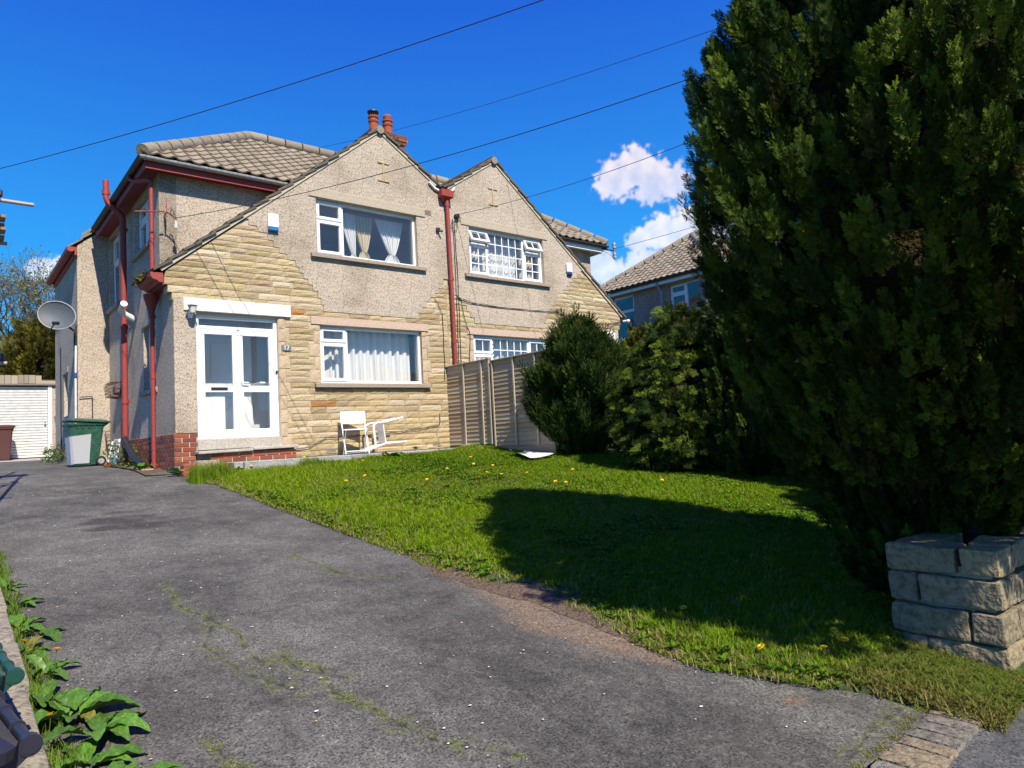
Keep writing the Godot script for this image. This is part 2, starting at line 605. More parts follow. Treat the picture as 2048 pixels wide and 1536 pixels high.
func stone_run(parent: Node, a0: float, a1: float, b0: float, b1: float, y0: float, y1: float, back := -0.02) -> void:
	var x := maxf(a0, a1)
	var first := true
	while true:
		var end := minf(b0, b1)
		var w := R(0.24, 0.56)
		var last := end - x - w < 0.2
		var l0 := a0 if first else x
		var l1 := a1 if first else x
		var r := end if last else x + w
		var r0 := b0 if last else r
		var r1 := b1 if last else r
		var jt := 0.005
		stone(parent, "stone", l0 + jt, l1 + jt, r0 - jt, r1 - jt, y0 + jt, y1 - jt, M.stone, stone_tone(), 0.021, 0.006, back)
		first = false
		x = r
		if last:
			break

func brick_tone() -> Color:
	var k := rng.randf()
	var c := Color(0.27, 0.075, 0.04)
	if k < 0.25:
		c = Color(0.20, 0.06, 0.04)
	elif k < 0.45:
		c = Color(0.32, 0.10, 0.05)
	elif k < 0.52:
		c = Color(0.15, 0.06, 0.05)
	var f := R(0.85, 1.15)
	return Color(c.r * f, c.g * f, c.b * f)

func brick_face(parent: Node, O: Vector3, U: Vector3, N: Vector3, length: float, rows: int, top: float, called := "brick") -> void:
	for r in rows:
		var u := 0.0
		var half := r % 2 == 1
		while u < length - 0.03:
			var w := 0.1025 if half else 0.215
			half = false
			w = minf(w, length - u)
			var mb := nb()
			mb.col = brick_tone()
			var ba := Basis(U, Vector3.UP, N)
			mb.cbox(O + U * (u + w * 0.5) + Vector3.UP * (top - r * 0.075 - 0.0375) + N * R(0.0, 0.003), Vector3(w - 0.004, 0.065, 0.03), 0.004, ba)
			obj(called, mb, M.brick, parent)
			u += w + 0.01

func pane_box(parent: Node, x0: float, x1: float, y0: float, y1: float, z: float, at := Transform3D.IDENTITY) -> void:
	var mb := nb()
	mb.xf = mb.xf * at
	mb.span(Vector3(x0, y0, z - 0.012), Vector3(x1, y1, z + 0.012))
	obj("pane", mb, M.glass, parent)

func frame_rect(mb: MB, x0: float, x1: float, y0: float, y1: float, w: float, z0: float, z1: float) -> void:
	var d := z1 - z0
	var zc := (z0 + z1) * 0.5
	mb.cbox(Vector3((x0 + x1) * 0.5, y0 + w * 0.5, zc), Vector3(x1 - x0, w, d), 0.008)
	mb.cbox(Vector3((x0 + x1) * 0.5, y1 - w * 0.5, zc), Vector3(x1 - x0, w, d), 0.008)
	mb.cbox(Vector3(x0 + w * 0.5, (y0 + y1) * 0.5, zc), Vector3(w, y1 - y0 - 2 * w, d - 0.002), 0.008)
	mb.cbox(Vector3(x1 - w * 0.5, (y0 + y1) * 0.5, zc), Vector3(w, y1 - y0 - 2 * w, d - 0.002), 0.008)

# a window in the wall z = 0 of the current frame; sashes are [x0, x1, y0, y1, opening?, degrees, bars across, bars up]
func window(parent: Node, x0: float, x1: float, y0: float, y1: float, sashes: Array, back := -0.13) -> Node3D:
	var w := part("window", parent)
	var mb := nb()
	frame_rect(mb, x0, x1, y0, y1, 0.05, back, back + 0.07)
	for s in sashes:
		if s[0] > x0 + 0.1:
			mb.cbox(Vector3(s[0], (y0 + y1) * 0.5, back + 0.034), Vector3(0.05, y1 - y0 - 0.1, 0.064), 0.006)
		if s[2] > y0 + 0.1:
			mb.cbox(Vector3((s[0] + s[1]) * 0.5, s[2], back + 0.033), Vector3(s[1] - s[0] - 0.06, 0.05, 0.062), 0.006)
	obj("frame", mb, M.upvc, w)
	for s in sashes:
		var a0: float = s[0] + (0.05 if s[0] <= x0 + 0.01 else 0.025)
		var a1: float = s[1] - (0.05 if s[1] >= x1 - 0.01 else 0.025)
		var b0: float = s[2] + (0.05 if s[2] <= y0 + 0.01 else 0.025)
		var b1: float = s[3] - (0.05 if s[3] >= y1 - 0.01 else 0.025)
		var at := Transform3D.IDENTITY
		if s[5] != 0.0:
			at = Transform3D(Basis(Vector3.RIGHT, -deg_to_rad(s[5])), Vector3.ZERO)
			var hinge := Vector3(0, b1, back + 0.075)
			at.origin = hinge - at.basis * hinge
		if s[4]:
			var sm := nb()
			sm.xf = sm.xf * at
			frame_rect(sm, a0 - 0.012, a1 + 0.012, b0 - 0.012, b1 + 0.012, 0.058, back + 0.018, back + 0.088)
			obj("casement", sm, M.upvc, w)
			a0 += 0.045
			a1 -= 0.045
			b0 += 0.045
			b1 -= 0.045
		pane_box(w, a0, a1, b0, b1, back + 0.045, at)
		if s[6] + s[7] > 0:
			var bm := nb()
			bm.xf = bm.xf * at
			for k in s[6]:
				bm.box(Vector3(lerpf(a0, a1, (k + 1.0) / (s[6] + 1)), (b0 + b1) * 0.5, back + 0.06), Vector3(0.02, b1 - b0, 0.016))
			for k in s[7]:
				bm.box(Vector3((a0 + a1) * 0.5, lerpf(b0, b1, (k + 1.0) / (s[7] + 1)), back + 0.06), Vector3(a1 - a0, 0.02, 0.013))
			obj("glazing_bars", bm, M.upvc, w)
	return w

func sill(w: Node, x0: float, x1: float, y0: float, y1: float, out: float, back := -0.1, m: Material = null) -> void:
	var mb := nb()
	mb.col = Color(0.33, 0.27, 0.22)
	mb.hexa([Vector3(x0, y0, out), Vector3(x1, y0, out), Vector3(x1, y1 - 0.015, out), Vector3(x0, y1 - 0.015, out), Vector3(x0, y0, back), Vector3(x1, y0, back), Vector3(x1, y1, back), Vector3(x0, y1, back)])
	obj("sill", mb, m if m else M.dressed, w)

func lintel(w: Node, x0: float, x1: float, y0: float, y1: float, out: float, tone := Color(0.52, 0.43, 0.33)) -> void:
	var mb := nb()
	mb.col = tone
	mb.cbox(Vector3((x0 + x1) * 0.5, (y0 + y1) * 0.5, (out - 0.15) * 0.5), Vector3(x1 - x0, y1 - y0, out + 0.15), 0.008)
	obj("lintel", mb, M.dressed, w)

func room(parent: Node, x0: float, x1: float, y0: float, y1: float, z0: float, z1: float, m: Material) -> void:
	var mb := nb()
	var t := 0.04
	mb.span(Vector3(x0 - t, y0 - t, z0 - t), Vector3(x1 + t, y1 + t, z0))
	mb.span(Vector3(x0 - t, y0 - t, z0), Vector3(x0, y1 + t, z1))
	mb.span(Vector3(x1, y0 - t, z0), Vector3(x1 + t, y1 + t, z1))
	mb.span(Vector3(x0, y0 - t, z0), Vector3(x1, y0, z1))
	mb.span(Vector3(x0, y1, z0), Vector3(x1, y1 + t, z1))
	obj("room", mb, m, parent)

var tile_meshes := []

func make_tiles() -> void:  # four tones of one wavy interlocking roof tile; x across, y up the slope, z out of the roof
	for k in 5:
		var mb := MB.new()
		var f: float = [1.0, 0.86, 1.12, 0.72, 0.95][k]
		mb.col = Color(0.285 * f, 0.24 * f, 0.18 * f)
		var n := 8
		for i in n:
			var u0 := float(i) / n
			var u1 := float(i + 1) / n
			var q := []
			for u in [u0, u1]:
				var h := 0.02 * cos(TAU * u) + 0.004 * cos(TAU * 2.0 * u)
				var nn := Vector3(0.02 * TAU / 0.25 * sin(TAU * u), 0, 1).normalized()
				q.append([Vector3((u - 0.5) * 0.25, -0.15, 0.047 + h), Vector3((u - 0.5) * 0.25, 0.15, 0.016 + h), nn])
			mb.tri_n(q[0][0], q[1][0], q[1][1], q[0][2], q[1][2], q[1][2])
			mb.tri_n(q[0][0], q[1][1], q[0][1], q[0][2], q[1][2], q[0][2])
			var dn := Vector3(0, 0, -0.026)
			mb.quad(q[0][0] + dn, q[1][0] + dn, q[1][0], q[0][0])
		tile_meshes.append(mb.done())

func tile_slope(parent: Node, O: Vector3, U: Vector3, V: Vector3, length: float, inside: Callable, u1: float) -> void:
	var N := U.cross(V).normalized()
	var rows := int(length / 0.25)
	for r in rows:
		var v := (r + 0.5) * 0.25
		var u := 0.125
		while u < u1:
			if inside.call(u, v):
				var o := MeshInstance3D.new()
				o.mesh = tile_meshes[[0, 0, 1, 2, 0, 4, 1, 2, 4, 3][rng.randi() % 10]]
				o.material_override = M.tile
				o.name = "roof_tile"
				o.transform = Transform3D(Basis(U, V, N).rotated(N, R(-0.015, 0.015)), O + U * u + V * (v + R(-0.006, 0.006)) + N * R(0.0, 0.006))
				parent.add_child(o, true)
			u += 0.25

func ridge_run(parent: Node, a: Vector3, b: Vector3, piece := 0.42, r := 0.12) -> void:
	a = XF * a
	b = XF * b
	var n := maxi(1, int(round(a.distance_to(b) / piece)))
	for k in n:
		var mb := MB.new()
		var f := R(0.8, 1.08)
		mb.col = Color(0.29 * f, 0.25 * f, 0.19 * f)
		var p := a.lerp(b, float(k) / n)
		var q := a.lerp(b, (k + 1.0) / n - 0.012)
		mb.tube([p, q], [r * R(0.97, 1.0), r * R(1.0, 1.05)], 12)
		obj("ridge_tile", mb, M.tile, parent)

func half_round(mb: MB, a: Vector3, b: Vector3, r: float) -> void:  # an open gutter, its inside too
	var d := (b - a).normalized()
	var s := d.cross(Vector3.UP).normalized()
	for k in 8:
		var t0 := PI + PI * k / 8.0
		var t1 := PI + PI * (k + 1) / 8.0
		var o0 := s * cos(t0) + Vector3.UP * sin(t0)
		var o1 := s * cos(t1) + Vector3.UP * sin(t1)
		mb.tri_n(a + o0 * r, b + o0 * r, b + o1 * r, o0, o0, o1)
		mb.tri_n(a + o0 * r, b + o1 * r, a + o1 * r, o0, o1, o1)
		var ri := r - 0.006
		mb.tri_n(a + o0 * ri, b + o1 * ri, b + o0 * ri, -o0, -o1, -o0)
		mb.tri_n(a + o0 * ri, a + o1 * ri, b + o1 * ri, -o0, -o1, -o1)
	var e := []
	for end in [a, b]:
		for k in 7:
			var t0 := PI + PI * k / 8.0
			var t1 := PI + PI * (k + 1) / 8.0
			var p0: Vector3 = end + (s * cos(t0) + Vector3.UP * sin(t0)) * r
			var p1: Vector3 = end + (s * cos(t1) + Vector3.UP * sin(t1)) * r
			mb.tri(end, p0, p1)

func pipe(parent: Node, called: String, pts: Array, r: float, m: Material, collars: Array = []) -> void:
	var mb := nb()
	mb.tube(pts, r, 12)
	var p := obj(called, mb, m, parent)
	for c in collars:
		var cm := nb()
		cm.tube([c + Vector3(0, -0.035, 0), c + Vector3(0, -0.03, 0), c + Vector3(0, 0.05, 0), c + Vector3(0, 0.055, 0)], [r * 1.05, r * 1.25, r * 1.25, r * 1.05], 12)
		cm.box(c + Vector3(r * 0.9, 0.01, -0.01), Vector3(r * 1.6, 0.03, 0.03))
		obj("collar", cm, m, p)

func house(h: Node3D, o: Dictionary) -> void:
	var full: bool = o.get("full", true)
	var holes := [[0.343, 1.715, -0.115, 1.965], [2.50, 4.69, 3.25, 4.32], [2.50, 4.70, 0.83, 1.905]]
	var mb := nb()
	wall2d(mb, Vector3.ZERO, Vector3.RIGHT, Vector3.BACK, [0.004, 0.343, 1.715, 2.5, 3.9, 4.69, 4.70, 5.36], func(x): return roofline(x) - 0.02, -0.75, holes, 0.28)
	var front := obj("front_wall", mb, M.mortar, h)
	# pebbledash on the upper front, its edge stepping with the courses of stone
	mb = nb()
	var ys := [3.25, 4.32, 4.945, 5.50, 5.895, 3.70]
	for c in courses:
		if c[0] > 2.15 and c[0] < 3.72:
			ys.append(c[0])
	ys.sort()
	for k in ys.size() - 1:
		var y0: float = ys[k]
		var y1: float = ys[k + 1]
		if y1 - y0 < 0.004:
			continue
		var ym := (y0 + y1) * 0.5
		var mid := ym
		for c in courses:
			if c[0] <= ym and ym < c[1]:
				mid = (c[0] + c[1]) * 0.5
		var l0 := lerp_table(EDGE_L, mid)
		var l1 := l0
		if ym > 3.69:
			l0 = verge_x(y0)
			l1 = verge_x(y1)
		var r0 := 5.36
		var r1 := 5.36
		if ym > 4.945:
			r0 = 3.9 + (5.908 - y0) / 0.66
			r1 = 3.9 + (5.908 - y1) / 0.66
		elif mid < 3.14:
			r0 = minf(lerp_table(EDGE_R, mid), 5.36)
			r1 = r0
		var spans := [[l0, l1, r0, r1]]
		if y0 > 3.249 and y1 < 4.321:
			spans = [[l0, l1, 2.5, 2.5], [4.69, 4.69, r0, r1]]
		for s in spans:
			var z := 0.024
			mb.hexa([Vector3(s[0], y0, z), Vector3(s[2], y0, z), Vector3(s[3], y1, z), Vector3(s[1], y1, z), Vector3(s[0], y0, -0.005), Vector3(s[2], y0, -0.005), Vector3(s[3], y1, -0.005), Vector3(s[1], y1, -0.005)])
	mb.span(Vector3(0.001, 0.0, -0.005), Vector3(0.343, 2.2, 0.024))
	obj("pebbledash", mb, M.pebble, h)
	if full:
		for c in courses:
			var y0: float = c[0]
			var y1: float = c[1]
			var ym := (y0 + y1) * 0.5
			if ym < 0.745:
				stone_run(front, 1.72 + (0.12 if int((ym + 0.6) / 0.24) % 2 == 0 else 0.2), 1.72 + (0.12 if int((ym + 0.6) / 0.24) % 2 == 0 else 0.2), 5.36, 5.36, y0, y1)
			elif ym < 1.92:
				var q := int((ym + 0.6) / 0.24) % 2 == 0
				var a := 1.84 if q else 1.92
				stone_run(front, a, a, 2.38 if not q else 2.28, 2.38 if not q else 2.28, y0, y1)
				stone_run(front, 4.82 if q else 4.90, 4.82 if q else 4.90, 5.36, 5.36, y0, y1)
			elif ym < 2.07:
				stone_run(front, 1.95, 1.95, 2.33, 2.33, y0, y1)
				stone_run(front, 4.86, 4.86, 5.36, 5.36, y0, y1)
			elif ym < 2.215:
				stone_run(front, 1.95, 1.95, 5.36, 5.36, y0, y1)
			elif ym < 3.70:
				var xb := lerp_table(EDGE_L, ym)
				var a0 := verge_x(y0) + 0.02
				var a1 := verge_x(y1) + 0.02
				var deep := -0.02
				if ym < 2.62:
					a0 = -0.02 if ym < 2.34 else (-0.08 if ym < 2.46 else -0.13)
					a1 = a0
					if ym >= 2.56:
						a1 = maxf(a0, verge_x(y1) + 0.02)
					deep = -0.26
				if xb - maxf(a0, a1) > 0.12:
					stone_run(front, a0, a1, xb, xb, y0, y1, deep)
				var xr := lerp_table(EDGE_R, ym)
				if ym < 3.14 and xr < 5.30:
					stone_run(front, xr, xr, 5.36, 5.36, y0, y1)
		var k := 0
		var y := -0.6
		while y < 2.0:
			var q := k % 2 == 0
			var t := Color(0.50, 0.385, 0.255) * R(0.92, 1.06)
			var top := minf(y + 0.24, 2.0)
			if top > -0.45:
				stone(front, "quoin", 1.722, 1.722, (1.836 if q else 1.916), (1.836 if q else 1.916), maxf(y, -0.45) + 0.005, top - 0.005, M.dressed, t, 0.022, 0.001, -0.02, 2)
			if y + 0.24 > 0.74 and y < 1.9:
				var b0 := maxf(y, 0.75) + 0.005
				var b1 := minf(top, 1.905) - 0.005
				if b1 - b0 > 0.03:
					stone(front, "quoin", (2.284 if q else 2.384), (2.284 if q else 2.384), 2.5, 2.5, b0, b1, M.dressed, t * 1.02, 0.022, 0.001, -0.02, 2)
					stone(front, "quoin", 4.70, 4.70, (4.816 if q else 4.896), (4.816 if q else 4.896), b0, b1, M.dressed, t * 0.98, 0.022, 0.001, -0.02, 2)
			y += 0.24
			k += 1
	# windows of the front
	var w1 := window(h, 2.50, 4.69, 3.25, 4.32, o.w1)
	lintel(w1, 2.36, 4.90, 4.322, 4.50, 0.045, Color(0.44, 0.375, 0.29))
	sill(w1, 2.36, 4.86, 3.17, 3.249, 0.10)
	var w2 := window(h, 2.50, 4.70, 0.83, 1.905, o.w2)
	lintel(w2, 2.33, 4.86, 1.907, 2.06, 0.035, Color(0.52, 0.39, 0.30))
	sill(w2, 2.36, 4.84, 0.745, 0.829, 0.10)
	room(h, 2.32, 5.2, 2.45, 4.42, -3.0, -0.29, M.room_dark)
	room(h, 2.0, 5.25, -0.2, 2.35, -3.2, -0.29, M.room)
	# side wall, upper front wall set back, rear
	mb = nb()
	var sh := [[-2.70, -1.45, 3.50, 4.46], [-5.25, -4.25, 2.93, 4.50], [-2.10, -1.20, 0.86, 2.02]]
	wall2d(mb, Vector3.ZERO, Vector3.BACK, Vector3.LEFT, [-6.0, -5.25, -4.25, -2.7, -2.1, -1.45, -1.2, -0.8], func(_z): return 4.62, -0.75, sh, 0.28)
	wall2d(mb, Vector3(0, 0, 0), Vector3.BACK, Vector3.LEFT, [-0.8, -0.003], func(_z): return 2.55, -0.75, [], 0.28)
	mb.span(Vector3(0.281, 2.2, -1.08), Vector3(2.25, 4.62, -0.8))
	mb.span(Vector3(0.005, 2.551, -1.08), Vector3(0.279, 4.618, -0.8))
	mb.span(Vector3(0.001, -0.75, -6.28), Vector3(5.36, 4.62, -6.001))
	obj("side_wall", mb, M.pebble, h)
	var old := XF
	XF = XF * Transform3D(Basis(Vector3.BACK, Vector3.UP, Vector3.LEFT), Vector3.ZERO)
	var ws := window(h, -2.70, -1.45, 3.50, 4.46, [[-2.70, -2.05, 3.5, 4.12, true, 0.0, 0, 0], [-2.70, -2.05, 4.12, 4.46, true, 0.0, 0, 0], [-2.05, -1.45, 3.5, 4.46, false, 0.0, 0, 0]], -0.16)
	sill(ws, -2.80, -1.35, 3.41, 3.499, 0.06)
	lintel(ws, -2.80, -1.35, 4.462, 4.58, 0.012, Color(0.46, 0.38, 0.29))
	ws = window(h, -5.25, -4.25, 2.93, 4.50, [[-5.25, -4.25, 2.93, 3.9, false, 0.0, 0, 0], [-5.25, -4.25, 3.9, 4.5, true, 0.0, 0, 0]], -0.16)
	sill(ws, -5.35, -4.15, 2.83, 2.929, 0.06)
	lintel(ws, -5.35, -4.15, 4.502, 4.60, 0.012, Color(0.46, 0.38, 0.29))
	ws = window(h, -2.10, -1.20, 0.86, 2.02, [[-2.10, -1.20, 0.86, 2.02, false, 0.0, 0, 0]], -0.16)
	sill(ws, -2.20, -1.10, 0.76, 0.859, 0.06)
	lintel(ws, -2.20, -1.10, 2.022, 2.16, 0.012, Color(0.46, 0.38, 0.29))
	room(h, -5.9, -1.12, 2.45, 4.58, -1.9, -0.29, M.room_dark)
	room(h, -5.9, -1.12, 0.1, 2.2, -1.9, -0.29, M.room_dark)
	XF = old
	# gable roof: courses of tiles whose ends make the stepped verge
	var deep_l := 0.34
	for slope in 2:
		var run := 5.42 if slope == 0 else 1.62
		var t := Vector3(0.776, 0.630, 0) if slope == 0 else Vector3(-0.8346, 0.5508, 0)
		var n := Vector3(-t.y, t.x, 0) if slope == 0 else Vector3(t.y, -t.x, 0)
		var low := Vector3(-0.26, 2.575, 0) if slope == 0 else Vector3(5.30, 5.02, 0)
		var s := 0.0
		while s < run - 0.05:
			var dl := minf(deep_l, run + 0.04 - s)
			var p := low + t * (s + dl * 0.5) + n * 0.045
			var zb := -0.79 if (slope == 0 and p.x < 2.1) else -3.2
			var cm := nb()
			var f := R(0.8, 1.05)
			cm.col = Color(0.13 * f, 0.11 * f, 0.085 * f)
			var lift := 0.09 if slope == 0 else -0.09
			var ba := Basis(t, n, t.cross(n)).rotated(Vector3.BACK, -lift)
			var z1 := 0.075 + R(-0.012, 0.012)
			cm.box(Vector3(p.x, p.y, (z1 + zb) * 0.5), Vector3(dl, 0.042, z1 - zb), ba)
			obj("tile_course", cm, M.tile, h)
			s += 0.297
		var vm := nb()
		var a := low + t * 0.1 + n * 0.004
		var b := low + t * (run - 0.03) + n * 0.004
		vm.hexa([a - n * 0.035 + Vector3(0, 0, 0.045), b - n * 0.035 + Vector3(0, 0, 0.045), b + n * 0.012 + Vector3(0, 0, 0.045), a + n * 0.012 + Vector3(0, 0, 0.045), a - n * 0.035, b - n * 0.035, b + n * 0.012, a + n * 0.012] if slope == 0 else [b - n * 0.035 + Vector3(0, 0, 0.045), a - n * 0.035 + Vector3(0, 0, 0.045), a + n * 0.012 + Vector3(0, 0, 0.045), b + n * 0.012 + Vector3(0, 0, 0.045), b - n * 0.035, a - n * 0.035, a + n * 0.012, b + n * 0.012])
		obj("verge_mortar", vm, M.mortar, h)
	ridge_run(h, Vector3(3.90, 5.955, 0.09), Vector3(3.90, 5.955, -3.0), 0.42, 0.085)
	# main roof
	var up := Vector3(0, 2.02, -2.85)
	mb = nb()
	mb.col = Color(0.25, 0.21, 0.16)
	var e0 := Vector3(-0.34, 4.69, -0.43)
	var e1 := Vector3(-0.34, 4.69, -6.17)
	var ap := Vector3(2.45, 6.69, -3.3)
	var rp := Vector3(5.36, 6.69, -3.3)
	mb.quad(e0, Vector3(5.36, 4.69, -0.43), rp, ap)
	mb.tri(e1, e0, ap)
	mb.quad(Vector3(5.36, 4.69, -6.17), e1, ap, rp)
	mb.quad(e1 - Vector3(0, 0.03, 0), Vector3(5.36, 4.66, -6.17), Vector3(5.36, 4.66, -0.43), e0 - Vector3(0, 0.03, 0))
	var roof := obj("roof", mb, M.tile, h)
	var left := (ap - e0)
	var vf := Vector3(0, 2.0, -2.87).normalized()
	var lenf := Vector3(0, 2.0, -2.87).length()
	if o.get("tiles_front", true):
		if XF.basis.determinant() > 0:
			tile_slope(roof, XF * e0, Vector3.RIGHT, vf, lenf, func(u, v): return u > 2.79 * v / lenf + 0.02, 4.6)
		else:
			tile_slope(roof, XF * Vector3(4.26, 4.69, -0.43), Vector3.RIGHT, vf, lenf, func(u, v): return u < 4.6 - 2.79 * v / lenf, 4.6)
	if o.get("tiles_side", false):
		var vs := Vector3(2.79, 2.0, 0).normalized()
		var lens := Vector3(2.79, 2.0, 0).length()
		tile_slope(roof, XF * e1, Vector3.BACK, vs, lens, func(u, v): return u > 2.87 * v / lens - 0.05 and u < 5.79 - 2.87 * v / lens, 5.74)
	ridge_run(roof, e0 + Vector3(0.02, 0.05, -0.02), ap + Vector3(0, 0.05, 0))
	ridge_run(roof, e1 + Vector3(0.02, 0.05, 0.02), ap + Vector3(0, 0.05, 0))
	ridge_run(roof, ap + Vector3(0, 0.05, 0), rp + Vector3(0, 0.05, 0))
	# eaves: soffit, fascia, gutters
	mb = nb()
	mb.span(Vector3(-0.27, 4.50, -0.56), Vector3(2.6, 4.655, -0.535))
	mb.span(Vector3(-0.27, 4.50, -5.2), Vector3(-0.245, 4.655, -0.562))
	obj("fascia", mb, o.fascia, h)
	mb = nb()
	mb.span(Vector3(-0.244, 4.55, -0.8), Vector3(2.6, 4.57, -0.562))
	mb.span(Vector3(-0.244, 4.55, -5.2), Vector3(0.0, 4.57, -0.801))
	obj("soffit", mb, o.soffit, h)
	mb = nb()
	half_round(mb, Vector3(-0.36, 4.67, -0.475), Vector3(2.28, 4.67, -0.475), 0.06)
	obj("gutter", mb, o.gutter, h)
	mb = nb()
	half_round(mb, Vector3(-0.325, 4.67, -0.42), Vector3(-0.325, 4.66, -5.05), 0.06)
	obj("gutter", mb, M.gutter_black, h)

func extension(h: Node3D) -> void:  # the two-storey rear wing that juts out at the side
	var mb := nb()
	var us := [-0.597, 0.3]
	wall2d(mb, Vector3(0, 0, -5.38), Vector3.RIGHT, Vector3.BACK, us, func(x): return 4.33 + (x + 0.6) * 0.86, -0.7, [], 0.25)
	wall2d(mb, Vector3(-0.60, 0, 0), Vector3.BACK, Vector3.LEFT, [-8.8, -7.5, -6.9, -5.383], func(_z): return 4.25, -0.7, [[-7.5, -6.9, 0.7, 1.7]], 0.25)
	mb.span(Vector3(-0.6, -0.7, -9.05), Vector3(2.0, 4.25, -8.8))
	var w := obj("rear_wing_wall", mb, M.pebble, h)
	var old := XF
	XF = XF * Transform3D(Basis(Vector3.BACK, Vector3.UP, Vector3.LEFT), Vector3(-0.6, 0, 0))
	var ws := window(h, -7.5, -6.9, 0.7, 1.7, [[-7.5, -6.9, 0.7, 1.7, false, 0.0, 0, 0]], -0.14)
	lintel(ws, -7.6, -6.8, 1.702, 1.84, 0.012, Color(0.46, 0.38, 0.29))
	room(h, -7.6, -6.8, 0.5, 1.8, -1.2, -0.26, M.room_dark)
	XF = old
	mb = nb()
	mb.col = Color(0.27, 0.23, 0.18)
	var t := Vector3(0.758, 0.652, 0)
	var n := Vector3(-t.y, t.x, 0)
	var low := Vector3(-0.74, 4.235, 0)
	for k in 4:
		var p := low + t * (k * 0.297 + 0.17) + n * 0.04
		mb.box(Vector3(p.x, p.y, -7.1), Vector3(0.34, 0.024, 3.55 + 0.01 * (k % 2)), Basis(t, n, Vector3.BACK).rotated(Vector3.BACK, -0.06))
	obj("rear_wing_roof", mb, M.tile, h)
	mb = nb()
	mb.extrude(PackedVector2Array([Vector2(-0.80, 4.27), Vector2(-0.795, 4.20), Vector2(-0.76, 4.165), Vector2(-0.70, 4.165), Vector2(-0.66, 4.19), Vector2(-0.655, 4.27)]), -8.95, -5.30)
	mb.span(Vector3(-0.654, 4.10, -8.95), Vector3(-0.605, 4.27, -5.31))
	obj("gutter", mb, M.red, h)

# ---- small builders
func rock(mb: MB, ce: Vector3, si: Vector3, n: int, amp: float, soft := 0.03) -> void:  # a hewn block: uneven faces, worn arrises
	var h := si * 0.5
	for ax in 3:
		var i := (ax + 1) % 3
		var j := (ax + 2) % 3
		for s in [-1, 1]:
			var g := []
			for b in n + 1:
				var row := []
				for a in n + 1:
					var p := Vector3()
					p[ax] = s * h[ax]
					p[i] = (2.0 * a / n - 1.0) * h[i]
					p[j] = (2.0 * b / n - 1.0) * h[j]
					var q := Vector3(maxf(absf(p.x) - h.x + soft, 0), maxf(absf(p.y) - h.y + soft, 0), maxf(absf(p.z) - h.z + soft, 0))
					var over := q.length() - soft
					var dir := Vector3(q.x * signf(p.x), q.y * signf(p.y), q.z * signf(p.z)).normalized()
					if over > 0:
						p -= dir * over
					var w := ce + p
					var d := bump.get_noise_3d(w.x * 9, w.y * 9, w.z * 9) * 0.6 + bump.get_noise_3d(w.x * 26 + 7, w.y * 26, w.z * 26) * 0.4
					row.append(w + dir * d * amp)
				g.append(row)
			for b in n:
				for a in n:
					if s > 0:
						mb.quad(g[b][a], g[b][a + 1], g[b + 1][a + 1], g[b + 1][a])
					else:
						mb.quad(g[b][a], g[b + 1][a], g[b + 1][a + 1], g[b][a + 1])

func loft(mb: MB, rings: Array, closed_ends := true) -> void:  # rings of equal length, counter-clockwise seen from the end
	var n: int = rings[0].size()
	for k in rings.size() - 1:
		for i in n:
			var j := (i + 1) % n
			mb.quad(rings[k][i], rings[k][j], rings[k + 1][j], rings[k + 1][i])
	if closed_ends:
		for i in range(1, n - 1):
			mb.tri(rings[0][0], rings[0][i + 1], rings[0][i])
			mb.tri(rings[-1][0], rings[-1][i], rings[-1][i + 1])

func ring_rect(y: float, x0: float, x1: float, z0: float, z1: float, r: float) -> Array:  # a rounded rectangle lying flat
	var out := []
	for q in [[x1 - r, z0 + r, 0.0], [x0 + r, z0 + r, 0.25], [x0 + r, z1 - r, 0.5], [x1 - r, z1 - r, 0.75]]:
		for k in 4:
			var a: float = TAU * (q[2] + k / 12.0)
			out.append(Vector3(q[0] + r * cos(a), y, q[1] - r * sin(a)))
	return out

